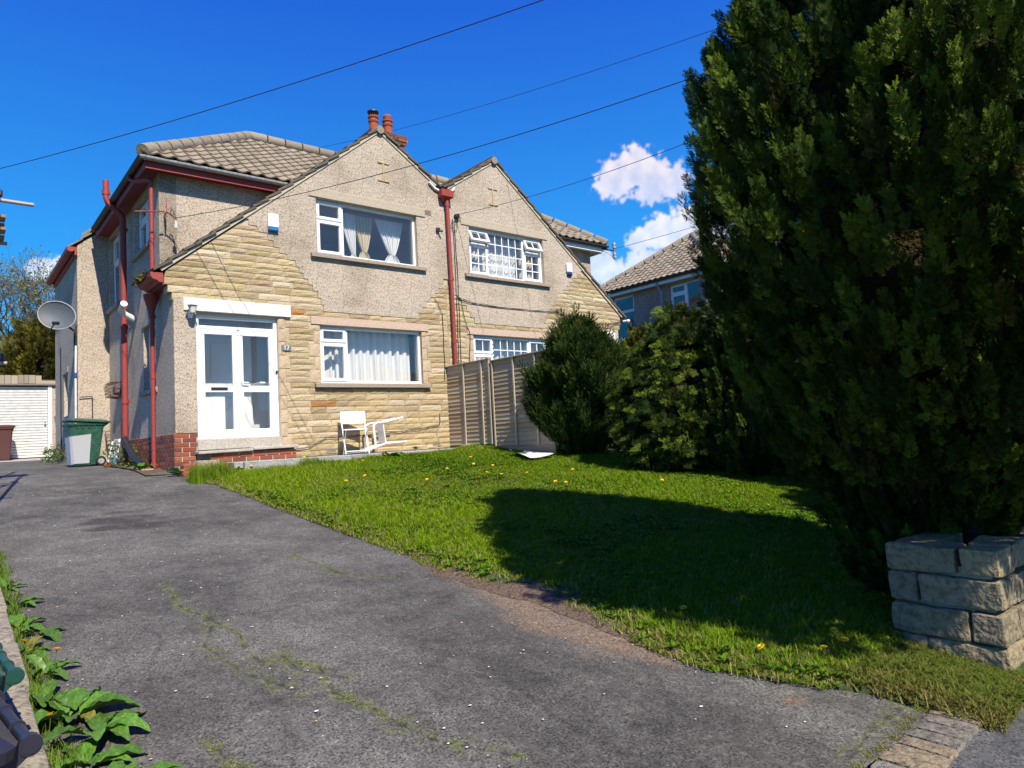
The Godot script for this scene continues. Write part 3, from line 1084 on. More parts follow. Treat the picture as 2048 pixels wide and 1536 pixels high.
func wheelie_bin(label: String, at: Vector3, turn: float, body: Material, lid: Material, tilt := 0.0, group := "wheelie bins") -> Node3D:  # the front faces -x, hinge and wheels +x
	var t := thing("wheelie_bin", label, "bin", at, turn, group)
	var mb := MB.new()
	loft(mb, [ring_rect(0.03, -0.26, 0.20, -0.22, 0.22, 0.04), ring_rect(0.10, -0.27, 0.22, -0.225, 0.225, 0.04), ring_rect(0.84, -0.33, 0.31, -0.275, 0.275, 0.05)])
	obj("body", mb, body, t)
	mb = MB.new()
	loft(mb, [ring_rect(0.842, -0.355, 0.335, -0.295, 0.295, 0.05), ring_rect(0.885, -0.36, 0.34, -0.30, 0.30, 0.05)])
	for k in 5:
		mb.cbox(Vector3(-0.2 + k * 0.11, 0.815, 0.285), Vector3(0.015, 0.05, 0.02), 0.003)
	obj("rim", mb, body, t)
	mb = MB.new()
	var ba := Basis(Vector3.BACK, tilt)
	var rings := []
	for k in [[0.0, 0.385, 0.33], [0.03, 0.39, 0.335], [0.055, 0.36, 0.30], [0.07, 0.28, 0.22]]:
		var rr := []
		for p in ring_rect(k[0], -0.365 - (k[1] - 0.385), 0.365 + (k[1] - 0.385), -k[2], k[2], 0.06):
			rr.append(Vector3(0.33, 0.892, 0) + ba * (p - Vector3(0.33, 0, 0)))
		rings.append(rr)
	loft(mb, rings)
	obj("lid", mb, lid, t)
	mb = MB.new()
	mb.tube([Vector3(0.40, 0.90, -0.26), Vector3(0.40, 0.90, 0.26)], 0.016, 12)
	for z in [-0.26, -0.09, 0.09, 0.26]:
		mb.tube([Vector3(0.40, 0.90, z - 0.006), Vector3(0.40, 0.90, z + 0.006)], 0.021, 12)
	for z in [-0.25, 0.25]:
		mb.tube([Vector3(0.40, 0.90, z - 0.014), Vector3(0.40, 0.90, z + 0.014)], 0.027, 14)
		mb.hexa([Vector3(0.28, 0.80, z + 0.010), Vector3(0.30, 0.80, z + 0.010), Vector3(0.41, 0.885, z + 0.010), Vector3(0.33, 0.93, z + 0.010), Vector3(0.28, 0.80, z - 0.010), Vector3(0.30, 0.80, z - 0.010), Vector3(0.41, 0.885, z - 0.010), Vector3(0.33, 0.93, z - 0.010)])
	obj("handle", mb, body, t)
	for s in [-1, 1]:
		var w := part("wheel", t)
		mb = MB.new()
		mb.lathe([Vector2(0.06, -0.022), Vector2(0.088, -0.022), Vector2(0.098, -0.012), Vector2(0.098, 0.012), Vector2(0.088, 0.022), Vector2(0.06, 0.022), Vector2(0.06, -0.022)], 20, Transform3D(Basis(Vector3.RIGHT, PI / 2), Vector3(0.24, 0.098, s * 0.255)))
		obj("tyre", mb, M.black, w)
		mb = MB.new()
		mb.lathe([Vector2(0.0, -0.015), Vector2(0.06, -0.015), Vector2(0.06, 0.015), Vector2(0.0, 0.015)], 14, Transform3D(Basis(Vector3.RIGHT, PI / 2), Vector3(0.24, 0.098, s * 0.255)))
		for k in 5:
			mb.box(Vector3(0.24, 0.098, s * 0.272) + Vector3(cos(k * TAU / 5), sin(k * TAU / 5), 0) * 0.03, Vector3(0.05, 0.012, 0.006), Basis(Vector3.BACK, k * TAU / 5))
		obj("rim", mb, M.gutter_grey, w)
	return t

func curtain(label: String, y0: float, y1: float, z: float, edge: Callable, pleats: float, amp: float, m: Material, group: String) -> void:
	var mb := nb()
	var nu := 96
	var nv := 26
	var g := []
	for j in nv + 1:
		var y := lerpf(y0, y1, float(j) / nv)
		var e: Array = edge.call(y)
		var row := []
		for i in nu + 1:
			var s := float(i) / nu
			var ph := s * pleats * TAU + 0.5 * sin(s * 9.0 + label.length())
			row.append(Vector3(lerpf(e[0], e[1], s) + 0.006 * sin(ph * 2.0 + y * 2.0), y + 0.012 * sin(s * 14.0) * (1.0 if j == 0 else 0.0), z + amp * sin(ph) * (0.7 + 0.3 * sin(s * 23.0 + y * 1.7))))
		g.append(row)
	for j in nv:
		for i in nu:
			mb.quad(g[j][i], g[j][i + 1], g[j + 1][i + 1], g[j + 1][i])
	tag(obj("curtain", mb, m), label, "curtain", group)

func air_brick(parent: Node, x0: float, x1: float, y0: float, y1: float, z: float, tone: Color) -> void:
	var mb := nb()
	mb.col = tone
	frame_rect(mb, x0, x1, y0, y1, 0.012, -0.03, z)
	for k in 4:
		mb.box(Vector3((x0 + x1) * 0.5, lerpf(y0, y1, (k + 0.9) / 4.8), z - 0.012), Vector3(x1 - x0 - 0.02, 0.011, 0.018))
	var v := obj("air_brick", mb, M.dressed, parent)
	mb = nb()
	mb.span(Vector3(x0 + 0.004, y0 + 0.004, -0.03), Vector3(x1 - 0.004, y1 - 0.004, z - 0.026))
	obj("backing", mb, M.black, v)

func letters(text: String, size: float, m: Material, parent: Node, at: Vector3) -> void:
	var tm := TextMesh.new()
	tm.text = text
	var f := SystemFont.new()
	f.font_names = PackedStringArray(["Droid Sans"])
	tm.font = f
	tm.font_size = 32
	tm.pixel_size = size / 32.0
	tm.depth = 0.004
	var o := MeshInstance3D.new()
	o.mesh = tm
	o.material_override = m
	o.name = "digits"
	o.position = at
	parent.add_child(o, true)

# ---- the three houses and what hangs on them
func build_houses() -> void:
	rng.seed = 101
	var y := -0.5
	while y < 3.75:
		var d := R(0.098, 0.132)
		courses.append([y, y + d])
		y += d
	make_tiles()
	var plain1 := [[2.50, 3.06, 3.25, 3.93, true, 0.0, 0, 0], [2.50, 3.06, 3.93, 4.32, true, 0.0, 0, 0], [3.06, 4.69, 3.25, 4.32, false, 0.0, 0, 0]]
	var plain2 := [[2.50, 3.06, 0.83, 1.59, true, 0.0, 0, 0], [2.50, 3.06, 1.59, 1.905, true, 0.0, 0, 0], [3.06, 4.70, 0.83, 1.905, false, 0.0, 0, 0]]
	var geo1 := [[2.50, 3.07, 3.25, 3.97, true, 0.0, 1, 2], [2.50, 3.07, 3.97, 4.32, true, 26.0, 1, 0], [3.07, 4.12, 3.25, 4.32, false, 0.0, 4, 3], [4.12, 4.69, 3.25, 3.97, true, 0.0, 1, 2], [4.12, 4.69, 3.97, 4.32, true, 26.0, 1, 0]]
	var geo2 := [[2.50, 3.07, 0.83, 1.50, true, 0.0, 1, 2], [2.50, 3.07, 1.50, 1.905, true, 0.0, 1, 0], [3.07, 4.12, 0.83, 1.905, false, 0.0, 4, 3], [4.12, 4.70, 0.83, 1.50, true, 0.0, 1, 2], [4.12, 4.70, 1.50, 1.905, true, 0.0, 1, 0]]
	var h := thing("semi_detached_house", "beige pebbledash and sandstone house with red downpipes and white double doors", "house", Vector3.ZERO, 0.0, "semi-detached houses")
	XF = Transform3D.IDENTITY
	house(h, {"w1": plain1, "w2": plain2, "fascia": M.red, "soffit": M.red_dark, "gutter": M.gutter_grey})
	extension(h)
	front_door(h, true)
	own_pipes(h)
	plinth(h)
	chimney(h)
	tie(h)
	air_brick(h, 2.54, 2.74, -0.47, -0.37, 0.03, Color(0.36, 0.30, 0.22))
	air_brick(h, 4.85, 5.04, -0.45, -0.35, 0.03, Color(0.36, 0.30, 0.22))
	air_brick(h, 4.90, 5.06, 4.39, 4.49, 0.034, Color(0.30, 0.24, 0.17))
	var n := thing("semi_detached_house", "attached right-hand pebbledash house with small-paned white windows behind the fence", "house", Vector3.ZERO, 0.0, "semi-detached houses")
	XF = Transform3D(Basis(Vector3.LEFT, Vector3.UP, Vector3.BACK), Vector3(10.72, 0, 0))
	house(n, {"w1": geo1, "w2": geo2, "fascia": M.white, "soffit": M.white, "gutter": M.gutter_black})
	front_door(n, false)
	tie(n)
	air_brick(n, 4.80, 4.97, 4.38, 4.48, 0.034, Color(0.36, 0.28, 0.17))
	# the drain of the catslide on the far side
	var mb := nb()
	half_round(mb, Vector3(-0.22, 2.55, 0.03), Vector3(-0.22, 2.54, -0.8), 0.055)
	obj("gutter", mb, M.gutter_black, n)
	var k := thing("semi_detached_house", "shaded brown pebbledash house with a hipped tile roof behind the conifers", "house", Vector3.ZERO, 0.0, "semi-detached houses")
	XF = Transform3D(Basis.IDENTITY, Vector3(16.2, 0.03, 0.3))
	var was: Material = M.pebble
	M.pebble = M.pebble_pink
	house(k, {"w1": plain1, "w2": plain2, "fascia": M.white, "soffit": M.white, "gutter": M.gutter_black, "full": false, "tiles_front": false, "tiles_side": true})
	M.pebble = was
	front_door(k, false)
	pipe(k, "downpipe", [Vector3(-0.32, 4.60, -2.95), Vector3(-0.30, 4.50, -2.95), Vector3(-0.10, 4.25, -2.95), Vector3(-0.10, -0.5, -2.95)], 0.036, M.gutter_grey)
	XF = Transform3D.IDENTITY
	hung_things()
	curtains()

func tie(h: Node) -> void:
	var mb := nb()
	mb.col = Color(0.46, 0.36, 0.20)
	mb.cbox(Vector3(3.96, 5.29, 0.02), Vector3(0.26, 0.035, 0.05), 0.006)
	mb.cbox(Vector3(3.96, 4.92, 0.02), Vector3(0.26, 0.035, 0.05), 0.006)
	mb.cbox(Vector3(3.96, 5.105, 0.02), Vector3(0.045, 0.335, 0.048), 0.006)
	obj("gable_ornament", mb, M.dressed, h)

func front_door(h: Node, ours: bool) -> void:
	var d := part("door", h)
	var mb := nb()
	frame_rect(mb, 0.343, 1.715, -0.115, 1.965, 0.06, -0.13, -0.05)
	mb.cbox(Vector3(1.03, 1.755, -0.09), Vector3(1.25, 0.055, 0.074), 0.006)
	obj("frame", mb, M.upvc, d)
	pane_box(d, 0.403, 1.655, 1.782, 1.905, -0.09)
	for s in [[0.405, 1.028], [1.032, 1.653]]:
		var lm := nb()
		frame_rect(lm, s[0], s[1], -0.053, 1.726, 0.088, -0.118, -0.055)
		lm.cbox(Vector3((s[0] + s[1]) * 0.5, 0.72, -0.088), Vector3(s[1] - s[0] - 0.18, 0.11, 0.058), 0.006)
		obj("door_leaf", lm, M.upvc, d)
		pane_box(d, s[0] + 0.088, s[1] - 0.088, 0.775, 1.638, -0.088)
		pane_box(d, s[0] + 0.088, s[1] - 0.088, 0.035, 0.665, -0.088)
	mb = nb()
	mb.cbox(Vector3(0.715, 0.725, -0.052), Vector3(0.27, 0.045, 0.016), 0.004)
	obj("letter_box", mb, M.black, d)
	mb = nb()
	mb.cbox(Vector3(1.075, 0.80, -0.052), Vector3(0.03, 0.2, 0.012), 0.004)
	mb.tube([Vector3(1.075, 0.83, -0.05), Vector3(1.075, 0.83, -0.005), Vector3(1.10, 0.83, -0.002), Vector3(1.19, 0.825, -0.002)], 0.01, 8)
	obj("handle", mb, M.upvc, d)
	mb = nb()
	mb.cbox(Vector3(1.69, 1.02, -0.04), Vector3(0.03, 0.055, 0.02), 0.004)
	obj("bell_push", mb, M.black, d)
	mb = nb()
	mb.cbox(Vector3(1.047, 2.107, 0.025), Vector3(1.79, 0.21, 0.06), 0.006)
	obj("white_board", mb, M.white, d)
	# the porch behind the glass
	room(h, 0.12, 1.86, -0.115, 2.12, -1.02, -0.285, M.porch)
	mb = nb()
	mb.cbox(Vector3(1.15, 0.88, -0.99), Vector3(0.86, 1.98, 0.05), 0.01)
	mb.cbox(Vector3(1.15, 1.3, -0.96), Vector3(0.62, 0.7, 0.02), 0.01)
	mb.cbox(Vector3(1.15, 0.35, -0.96), Vector3(0.62, 0.6, 0.02), 0.01)
	mb.cbox(Vector3(0.24, 0.25, -0.80), Vector3(0.22, 0.72, 0.36), 0.02)
	mb.cbox(Vector3(1.66, 0.86, -0.62), Vector3(0.3, 0.04, 0.5), 0.01)
	obj("inner_door", mb, M.upvc, d)
	if not ours:
		return
	mb = nb()
	mb.cbox(Vector3(1.03, -0.205, -0.04), Vector3(1.40, 0.178, 0.17), 0.01)
	obj("threshold", mb, M.concrete, h)
	for s in [[0.29, 1.16, 0.0], [1.165, 1.94, 0.022]]:
		mb = nb()
		mb.cbox(Vector3((s[0] + s[1]) * 0.5, -0.325 + s[2], 0.10), Vector3(s[1] - s[0], 0.05, 0.26), 0.01, Basis(Vector3.BACK, 0.012))
		obj("step_slab", mb, M.concrete, h)
	mb = nb()
	mb.span(Vector3(0.5, -0.7, -0.02), Vector3(1.92, -0.352, 0.15))
	var core := obj("step_base", mb, M.brick_joint, h)
	brick_face(core, Vector3(0.5, 0, 0.147), Vector3.RIGHT, Vector3.BACK, 1.42, 3, -0.355)

func plinth(h: Node) -> void:
	var mb := nb()
	mb.span(Vector3(-0.004, -0.75, 0.0), Vector3(0.343, -0.001, 0.006))
	mb.span(Vector3(-0.006, -0.75, -5.36), Vector3(-0.0005, -0.001, 0.0))
	var p := obj("plinth", mb, M.brick_joint, h)
	brick_face(p, Vector3(-0.008, 0, 0.0), Vector3.RIGHT, Vector3.BACK, 0.35, 8, -0.002)
	brick_face(p, Vector3(0.001, 0, -3.6), Vector3.BACK, Vector3.LEFT, 3.59, 8, -0.002)

func chimney(h: Node) -> void:
	var c := part("chimney", h)
	var mb := nb()
	mb.col = Color(0.20, 0.075, 0.045)
	mb.span(Vector3(4.95, 5.2, -2.80), Vector3(5.80, 7.0, -2.10))
	mb.span(Vector3(4.91, 6.86, -2.84), Vector3(5.84, 6.93, -2.06))
	mb.span(Vector3(4.89, 6.931, -2.86), Vector3(5.86, 7.01, -2.04))
	obj("stack", mb, M.brick_joint, c)
	mb = nb()
	for r in 21:
		var y := 5.5 + r * 0.075
		var out := 0.0 if y < 6.84 else (0.04 if y < 6.92 else 0.06)
		for f in 2:
			var u := 0.0
			var half := (r + f) % 2 == 1
			var length := (0.85 if f == 0 else 0.70) + out * 2
			while u < length - 0.02:
				var w := minf(0.1 if half else 0.212, length - u)
				half = false
				mb.col = brick_tone() * (0.55 if rng.randf() < 0.3 else 0.9)
				if f == 0:
					mb.box(Vector3(4.95 - out + u + w * 0.5, y + 0.032, -2.10 + out), Vector3(w - 0.008, 0.064, 0.016))
				else:
					mb.box(Vector3(4.95 - out, y + 0.032, -2.80 - out + u + w * 0.5), Vector3(0.016, 0.064, w - 0.008))
				u += w + 0.004
	var bricks := obj("bricks", mb, M.brick, c)
	bricks.set_meta("kind", "stuff")
	mb = nb()
	mb.lathe([Vector2(0.46, 7.0), Vector2(0.42, 7.05), Vector2(0.30, 7.09), Vector2(0.0, 7.09)], 4, Transform3D(Basis(Vector3.UP, PI / 4).scaled(Vector3(1.2, 1, 1)), Vector3(5.375, 0, -2.45)))
	obj("flaunching", mb, M.concrete, c)
	for s in [[5.17, 1], [5.56, 0]]:
		mb = nb()
		mb.col = Color(0.34, 0.085, 0.04)
		mb.lathe([Vector2(0.125, 7.03), Vector2(0.115, 7.1), Vector2(0.105, 7.40), Vector2(0.125, 7.42), Vector2(0.13, 7.46), Vector2(0.11, 7.47), Vector2(0.105, 7.52), Vector2(0.13, 7.53), Vector2(0.13, 7.57), Vector2(0.09, 7.575), Vector2(0.085, 7.4)], 18, Transform3D(Basis.IDENTITY, Vector3(s[0], 0, -2.45)))
		var pot := obj("chimney_pot", mb, M.brick, c)
		mb = nb()
		if s[1] == 1:
			for k in 14:
				var a := TAU * k / 14
				mb.tube([Vector3(s[0] + 0.095 * cos(a), 7.56, -2.45 + 0.095 * sin(a)), Vector3(s[0] + 0.12 * cos(a), 7.68, -2.45 + 0.12 * sin(a))], 0.006, 5)
			mb.lathe([Vector2(0.02, 7.66), Vector2(0.14, 7.67), Vector2(0.135, 7.70), Vector2(0.0, 7.73)], 16, Transform3D(Basis.IDENTITY, Vector3(s[0], 0, -2.45)))
			obj("cowl", mb, M.dark_metal, pot)
		else:
			mb.col = Color(0.34, 0.09, 0.05)
			mb.lathe([Vector2(0.09, 7.57), Vector2(0.10, 7.60), Vector2(0.11, 7.66), Vector2(0.09, 7.70), Vector2(0.0, 7.71)], 16, Transform3D(Basis.IDENTITY, Vector3(s[0], 0, -2.45)))
			obj("cap", mb, M.brick, pot)

func own_pipes(h: Node) -> void:
	# catslide gutter, funnel and front downpipe
	var mb := nb()
	mb.extrude(PackedVector2Array([Vector2(-0.34, 2.58), Vector2(-0.335, 2.52), Vector2(-0.30, 2.475), Vector2(-0.24, 2.46), Vector2(-0.20, 2.43), Vector2(-0.155, 2.43), Vector2(-0.15, 2.58)]), -0.86, 0.05)
	obj("gutter", mb, M.red, h)
	mb = nb()
	mb.span(Vector3(-0.149, 2.40, -0.86), Vector3(-0.03, 2.56, -0.02))
	obj("fascia", mb, M.red_dark, h)
	mb = nb()
	mb.lathe([Vector2(0.045, 2.02), Vector2(0.055, 2.12), Vector2(0.12, 2.34), Vector2(0.125, 2.40), Vector2(0.10, 2.40)], 14, Transform3D(Basis.IDENTITY, Vector3(-0.13, 0, -0.86)))
	obj("hopper", mb, M.red, h)
	pipe(h, "downpipe", [Vector3(-0.12, 2.1, -0.86), Vector3(-0.12, -0.58, -0.88)], 0.037, M.red, [Vector3(-0.12, 1.0, -0.87), Vector3(-0.12, -0.50, -0.88), Vector3(-0.12, 2.02, -0.86)])
	pipe(h, "downpipe", [Vector3(-0.33, 4.62, -1.42), Vector3(-0.33, 4.56, -1.40), Vector3(-0.28, 4.50, -1.30), Vector3(-0.14, 4.42, -0.86), Vector3(-0.12, 4.36, -0.80), Vector3(-0.12, 2.58, -0.80)], 0.037, M.red, [Vector3(-0.12, 3.40, -0.80)])
	pipe(h, "soil_pipe", [Vector3(-0.15, -0.52, -2.98), Vector3(-0.15, 4.30, -2.98), Vector3(-0.17, 4.40, -3.0), Vector3(-0.40, 4.62, -3.03), Vector3(-0.43, 4.70, -3.03), Vector3(-0.43, 5.05, -3.03)], 0.056, M.red, [Vector3(-0.15, 4.1, -2.98), Vector3(-0.15, 2.55, -2.98), Vector3(-0.15, 2.18, -2.98), Vector3(-0.15, 0.72, -2.98), Vector3(-0.43, 4.80, -3.03)])
	pipe(h, "flue", [Vector3(-0.02, 2.30, -2.75), Vector3(-0.20, 2.38, -2.70), Vector3(-0.26, 2.44, -2.62), Vector3(-0.26, 2.52, -2.38)], 0.06, M.white)
	# valley hopper and the long pipe on the party line
	mb = nb()
	mb.cbox(Vector3(5.40, 4.89, 0.115), Vector3(0.30, 0.16, 0.17), 0.01)
	mb.hexa([Vector3(5.30, 4.81, 0.18), Vector3(5.50, 4.81, 0.18), Vector3(5.50, 4.811, 0.18), Vector3(5.30, 4.811, 0.18), Vector3(5.36, 4.70, 0.05), Vector3(5.46, 4.70, 0.05), Vector3(5.50, 4.811, 0.04), Vector3(5.30, 4.811, 0.04)])
	obj("hopper", mb, M.red, h)
	pipe(h, "downpipe", [Vector3(5.43, 4.84, 0.10), Vector3(5.45, 3.0, 0.10), Vector3(5.46, 1.3, 0.10), Vector3(5.47, -0.5, 0.10)], 0.042, M.red, [Vector3(5.45, 3.05, 0.10), Vector3(5.46, 1.72, 0.10), Vector3(5.43, 4.66, 0.10)])
	for s in [[Vector3(5.03, 5.10, 0.06), Vector3(5.26, 4.96, 0.06)], [Vector3(5.68, 5.10, 0.06), Vector3(5.55, 4.99, 0.06)]]:
		mb = nb()
		mb.tube([s[0], s[0].lerp(s[1], 0.6) - Vector3(0, 0.03, 0), s[1]], 0.028, 6)
		obj("valley_lining", mb, M.white, h)

func hung_things() -> void:
	# alarm boxes
	var t := thing("alarm_box", "square white alarm box with a blue base above the porch", "alarm box", Vector3(1.665, 3.55, 0.024), 0.0, "burglar alarm boxes")
	var mb := MB.new()
	mb.cbox(Vector3(0, 0.17, 0.035), Vector3(0.19, 0.25, 0.07), 0.015)
	obj("cover", mb, M.upvc, t)
	mb = MB.new()
	mb.cbox(Vector3(0, 0.015, 0.034), Vector3(0.184, 0.06, 0.066), 0.012)
	obj("blue_lens", mb, flat(0.02, 0.16, 0.42, 0.3), t)
	t = thing("alarm_box", "narrow white alarm box with a dark navy foot on the right-hand house", "alarm box", Vector3(9.04, 3.54, 0.024), 0.0, "burglar alarm boxes")
	mb = MB.new()
	mb.cbox(Vector3(0, 0.18, 0.035), Vector3(0.19, 0.26, 0.07), 0.03)
	obj("cover", mb, M.upvc, t)
	mb = MB.new()
	mb.cbox(Vector3(0, 0.02, 0.034), Vector3(0.17, 0.08, 0.066), 0.025)
	obj("blue_lens", mb, flat(0.01, 0.02, 0.16, 0.3), t)
	# porch lantern
	t = thing("wall_lantern", "white coach lantern on the wall beside the white porch board", "lantern", Vector3(0.25, 1.93, 0.024))
	mb = MB.new()
	mb.cbox(Vector3(0, 0, 0.01), Vector3(0.07, 0.11, 0.02), 0.01)
	mb.tube([Vector3(0, -0.02, 0.02), Vector3(0, -0.05, 0.09), Vector3(0, -0.03, 0.15), Vector3(0, 0.005, 0.16)], 0.009, 8)
	obj("bracket", mb, M.upvc, t)
	mb = MB.new()
	mb.lathe([Vector2(0.045, 0.0), Vector2(0.05, 0.01), Vector2(0.072, 0.125), Vector2(0.072, 0.13)], 6, Transform3D(Basis.IDENTITY, Vector3(0, 0, 0.16)))
	obj("glass", mb, flat(0.62, 0.60, 0.52, 0.25), t)
	mb = MB.new()
	mb.lathe([Vector2(0.0, 0.13), Vector2(0.10, 0.13), Vector2(0.095, 0.14), Vector2(0.05, 0.19), Vector2(0.03, 0.20), Vector2(0.012, 0.215), Vector2(0.012, 0.235), Vector2(0.0, 0.24)], 6, Transform3D(Basis.IDENTITY, Vector3(0, 0, 0.16)))
	obj("cap", mb, M.upvc, t)
	# number plate
	t = thing("number_plate", "small slate plate with the house number 17 beside the door", "number plate", Vector3(1.85, 1.40, 0.022))
	mb = MB.new()
	mb.cbox(Vector3(0, 0.05, 0.007), Vector3(0.175, 0.105, 0.012), 0.003)
	obj("plate", mb, flat(0.16, 0.18, 0.18, 0.5), t)
	letters("17", 0.10, M.upvc, t, Vector3(0, 0.05, 0.0142))
	mb = MB.new()
	for s in [-1, 1]:
		mb.tube([Vector3(s * 0.075, 0.05, 0.012), Vector3(s * 0.075, 0.05, 0.018)], 0.006, 8)
	obj("screws", mb, M.dark_metal, t)
	# telephone bracket on the upper corner
	t = thing("wire_bracket", "red iron bracket with a hanging white insulator on the upper corner", "bracket", Vector3(0.08, 3.8, -0.79))
	mb = MB.new()
	mb.tube([Vector3(-0.52, -0.10, 0.30), Vector3(-0.06, -0.02, 0.28)], 0.013, 6)
	mb.tube([Vector3(0.0, 0.25, 0.17), Vector3(-0.01, 0.1, 0.20), Vector3(-0.03, -0.05, 0.28)], [0.004, 0.012, 0.012], 6)
	mb.tube([Vector3(-0.03, -0.02, 0.28), Vector3(0.0, 0.0, 0.0)], 0.012, 6)
	obj("arm", mb, M.red, t)
	mb = MB.new()
	mb.tube([Vector3(-0.03, -0.02, 0.28), Vector3(0.06, -0.08, 0.29), Vector3(0.12, -0.14, 0.30)], 0.012, 6)
	mb.tube([Vector3(0.12, -0.14, 0.30), Vector3(0.07, 0.0, 0.30), Vector3(0.045, 0.03, 0.30), Vector3(0.03, 0.0, 0.30), Vector3(0.04, -0.07, 0.30)], 0.008, 6)
	obj("hook", mb, M.rust, t)
	mb = MB.new()
	mb.lathe([Vector2(0.0, -0.29), Vector2(0.03, -0.29), Vector2(0.034, -0.24), Vector2(0.025, -0.23), Vector2(0.03, -0.21), Vector2(0.012, -0.19), Vector2(0.006, -0.14)], 12, Transform3D(Basis.IDENTITY, Vector3(0.11, 0, 0.30)))
	obj("insulator", mb, flat(0.6, 0.58, 0.55, 0.3), t)
	# dark clip on the wall left of the long red pipe, and the junction box right of it
	t = thing("wire_clamp", "small dark wire clamp on the pebbledash left of the long red pipe", "clamp", Vector3(5.20, 4.10, 0.02))
	mb = MB.new()
	mb.cbox(Vector3(0, 0, 0.04), Vector3(0.09, 0.09, 0.06), 0.015)
	mb.tube([Vector3(0.02, -0.02, 0.05), Vector3(0.06, -0.05, 0.12)], 0.02, 8)
	obj("body", mb, M.dark_metal, t)
	t = thing("junction_box", "round black cable box beside the upper air brick on the right-hand house", "cable box", Vector3(5.70, 4.47, 0.02))
	mb = MB.new()
	mb.lathe([Vector2(0.055, 0.0), Vector2(0.06, 0.02), Vector2(0.05, 0.09), Vector2(0.0, 0.10)], 12, Transform3D(Basis(Vector3.RIGHT, PI / 2), Vector3.ZERO))
	obj("body", mb, M.black, t)
	mb = MB.new()
	var loop := []
	for k in 15:
		var a := PI / 2 + TAU * k / 14.0
		loop.append(Vector3(-0.07 + 0.08 * cos(a), -0.22 + 0.11 * sin(a), 0.03))
	mb.tube(loop, 0.006, 5)
	mb.tube([Vector3(0, -0.02, 0.05), Vector3(-0.03, -0.08, 0.04), Vector3(-0.07, -0.11, 0.03)], 0.006, 5)
	obj("cable_loop", mb, M.black, t)
	# camera on the far eave
	t = thing("security_camera", "small white security camera at the far right eave of the stone gable", "camera", Vector3(10.95, 2.52, 0.05))
	mb = MB.new()
	mb.tube([Vector3(0, 0, -0.05), Vector3(0.04, 0.0, 0.06)], 0.03, 10)
	mb.lathe([Vector2(0.0, -0.05), Vector2(0.04, -0.03), Vector2(0.05, 0.0), Vector2(0.04, 0.03), Vector2(0.0, 0.045)], 12, Transform3D(Basis.IDENTITY, Vector3(0.06, 0.0, 0.09)))
	obj("body", mb, M.upvc, t)
	# insulator post on the far upper corner
	t = thing("wire_bracket", "black eave arm with two insulators on the far right upper corner", "bracket", Vector3(10.95, 4.60, -0.55))
	mb = MB.new()
	mb.tube([Vector3(-0.05, 0, 0), Vector3(0.42, 0.0, 0.05)], 0.022, 8)
	mb.tube([Vector3(0.05, -0.03, 0), Vector3(0.42, -0.20, 0.05)], 0.006, 5)
	obj("arm", mb, M.dark_metal, t)
	mb = MB.new()
	for s in [0.14, -0.14]:
		mb.lathe([Vector2(0.0, -0.08), Vector2(0.045, -0.08), Vector2(0.05, -0.03), Vector2(0.035, -0.01), Vector2(0.05, 0.02), Vector2(0.045, 0.08), Vector2(0.0, 0.085)], 12, Transform3D(Basis.IDENTITY, Vector3(0.43, s, 0.05)))
	mb.tube([Vector3(0.43, -0.26, 0.05), Vector3(0.43, 0.22, 0.05)], 0.015, 6)
	obj("insulators", mb, M.gutter_grey, t)
	# cables on the stone face
	var runs := [
		[[[5.60, 4.40], [5.61, 3.4], [5.60, 2.3], [5.58, 1.0]], "thin black cable running down beside the long red pipe"],
		[[[5.64, 4.30], [5.66, 3.2], [5.66, 2.2], [5.64, 1.0]], "second thin cable beside the long red pipe, nearer the small-paned windows"],
		[[[5.62, 2.72], [5.75, 2.62], [6.3, 2.60], [7.4, 2.58], [8.6, 2.62], [9.2, 2.56], [9.7, 2.40], [10.3, 2.42], [10.9, 2.54]], "dark cable sagging across the right-hand stone gable"],
		[[[5.62, 2.70], [5.8, 2.66], [6.6, 2.57], [8.5, 2.605], [9.3, 2.50], [9.9, 2.28], [10.4, 2.34], [10.9, 2.50]], "lower of the two cables sagging across the right-hand stone gable"],
		[[[5.72, 2.66], [5.80, 2.2], [5.92, 1.9], [5.86, 1.3], [5.84, 1.0]], "loose cable looping beside the lower small-paned window"],
		[[[5.05, 2.62], [5.12, 2.48], [5.22, 2.30], [5.22, 1.2], [5.20, 0.9]], "thin brown wire hanging on the stone left of the long red pipe"],
		[[[1.95, -0.36], [2.2, -0.33], [2.55, -0.17], [3.1, -0.16], [3.7, -0.10], [4.3, -0.09], [4.9, -0.02], [5.03, -0.01], [5.04, 0.22]], "black cable draped along the stone wall behind the white chairs"],
		[[[0.30, -0.33], [0.7, -0.30], [1.2, -0.29], [1.95, -0.36]], "black cable along the foot of the door step"],
	]
	for r in runs:
		mb = MB.new()
		var pts := []
		for k in r[0].size() - 1:
			var a: Array = r[0][k]
			var b: Array = r[0][k + 1]
			for i in 6:
				var s := i / 6.0
				var sag := -0.025 * 4.0 * s * (1.0 - s) if absf(a[0] - b[0]) > 0.5 else 0.0
				pts.append(Vector3(lerpf(a[0], b[0], s) + R(-0.006, 0.006), lerpf(a[1], b[1], s) + sag + R(-0.008, 0.008), 0.045 if r[1].find("step") < 0 else 0.06))
		pts.append(Vector3(r[0][-1][0], r[0][-1][1], 0.04))
		mb.tube(pts, 0.0065, 5)
		tag(obj("cable", mb, M.black), r[1], "cable", "cables on the house front")
	# satellite dish on the rear wing
	t = thing("satellite_dish", "large grey satellite dish on the corner of the rear wing", "satellite dish", Vector3(-0.60, 2.35, -5.55))
	mb = MB.new()
	var face := Basis.looking_at(-Vector3(-0.42, 0.16, 0.88).normalized(), Vector3(0.42, 0.9, 0.1).normalized())
	var rings := []
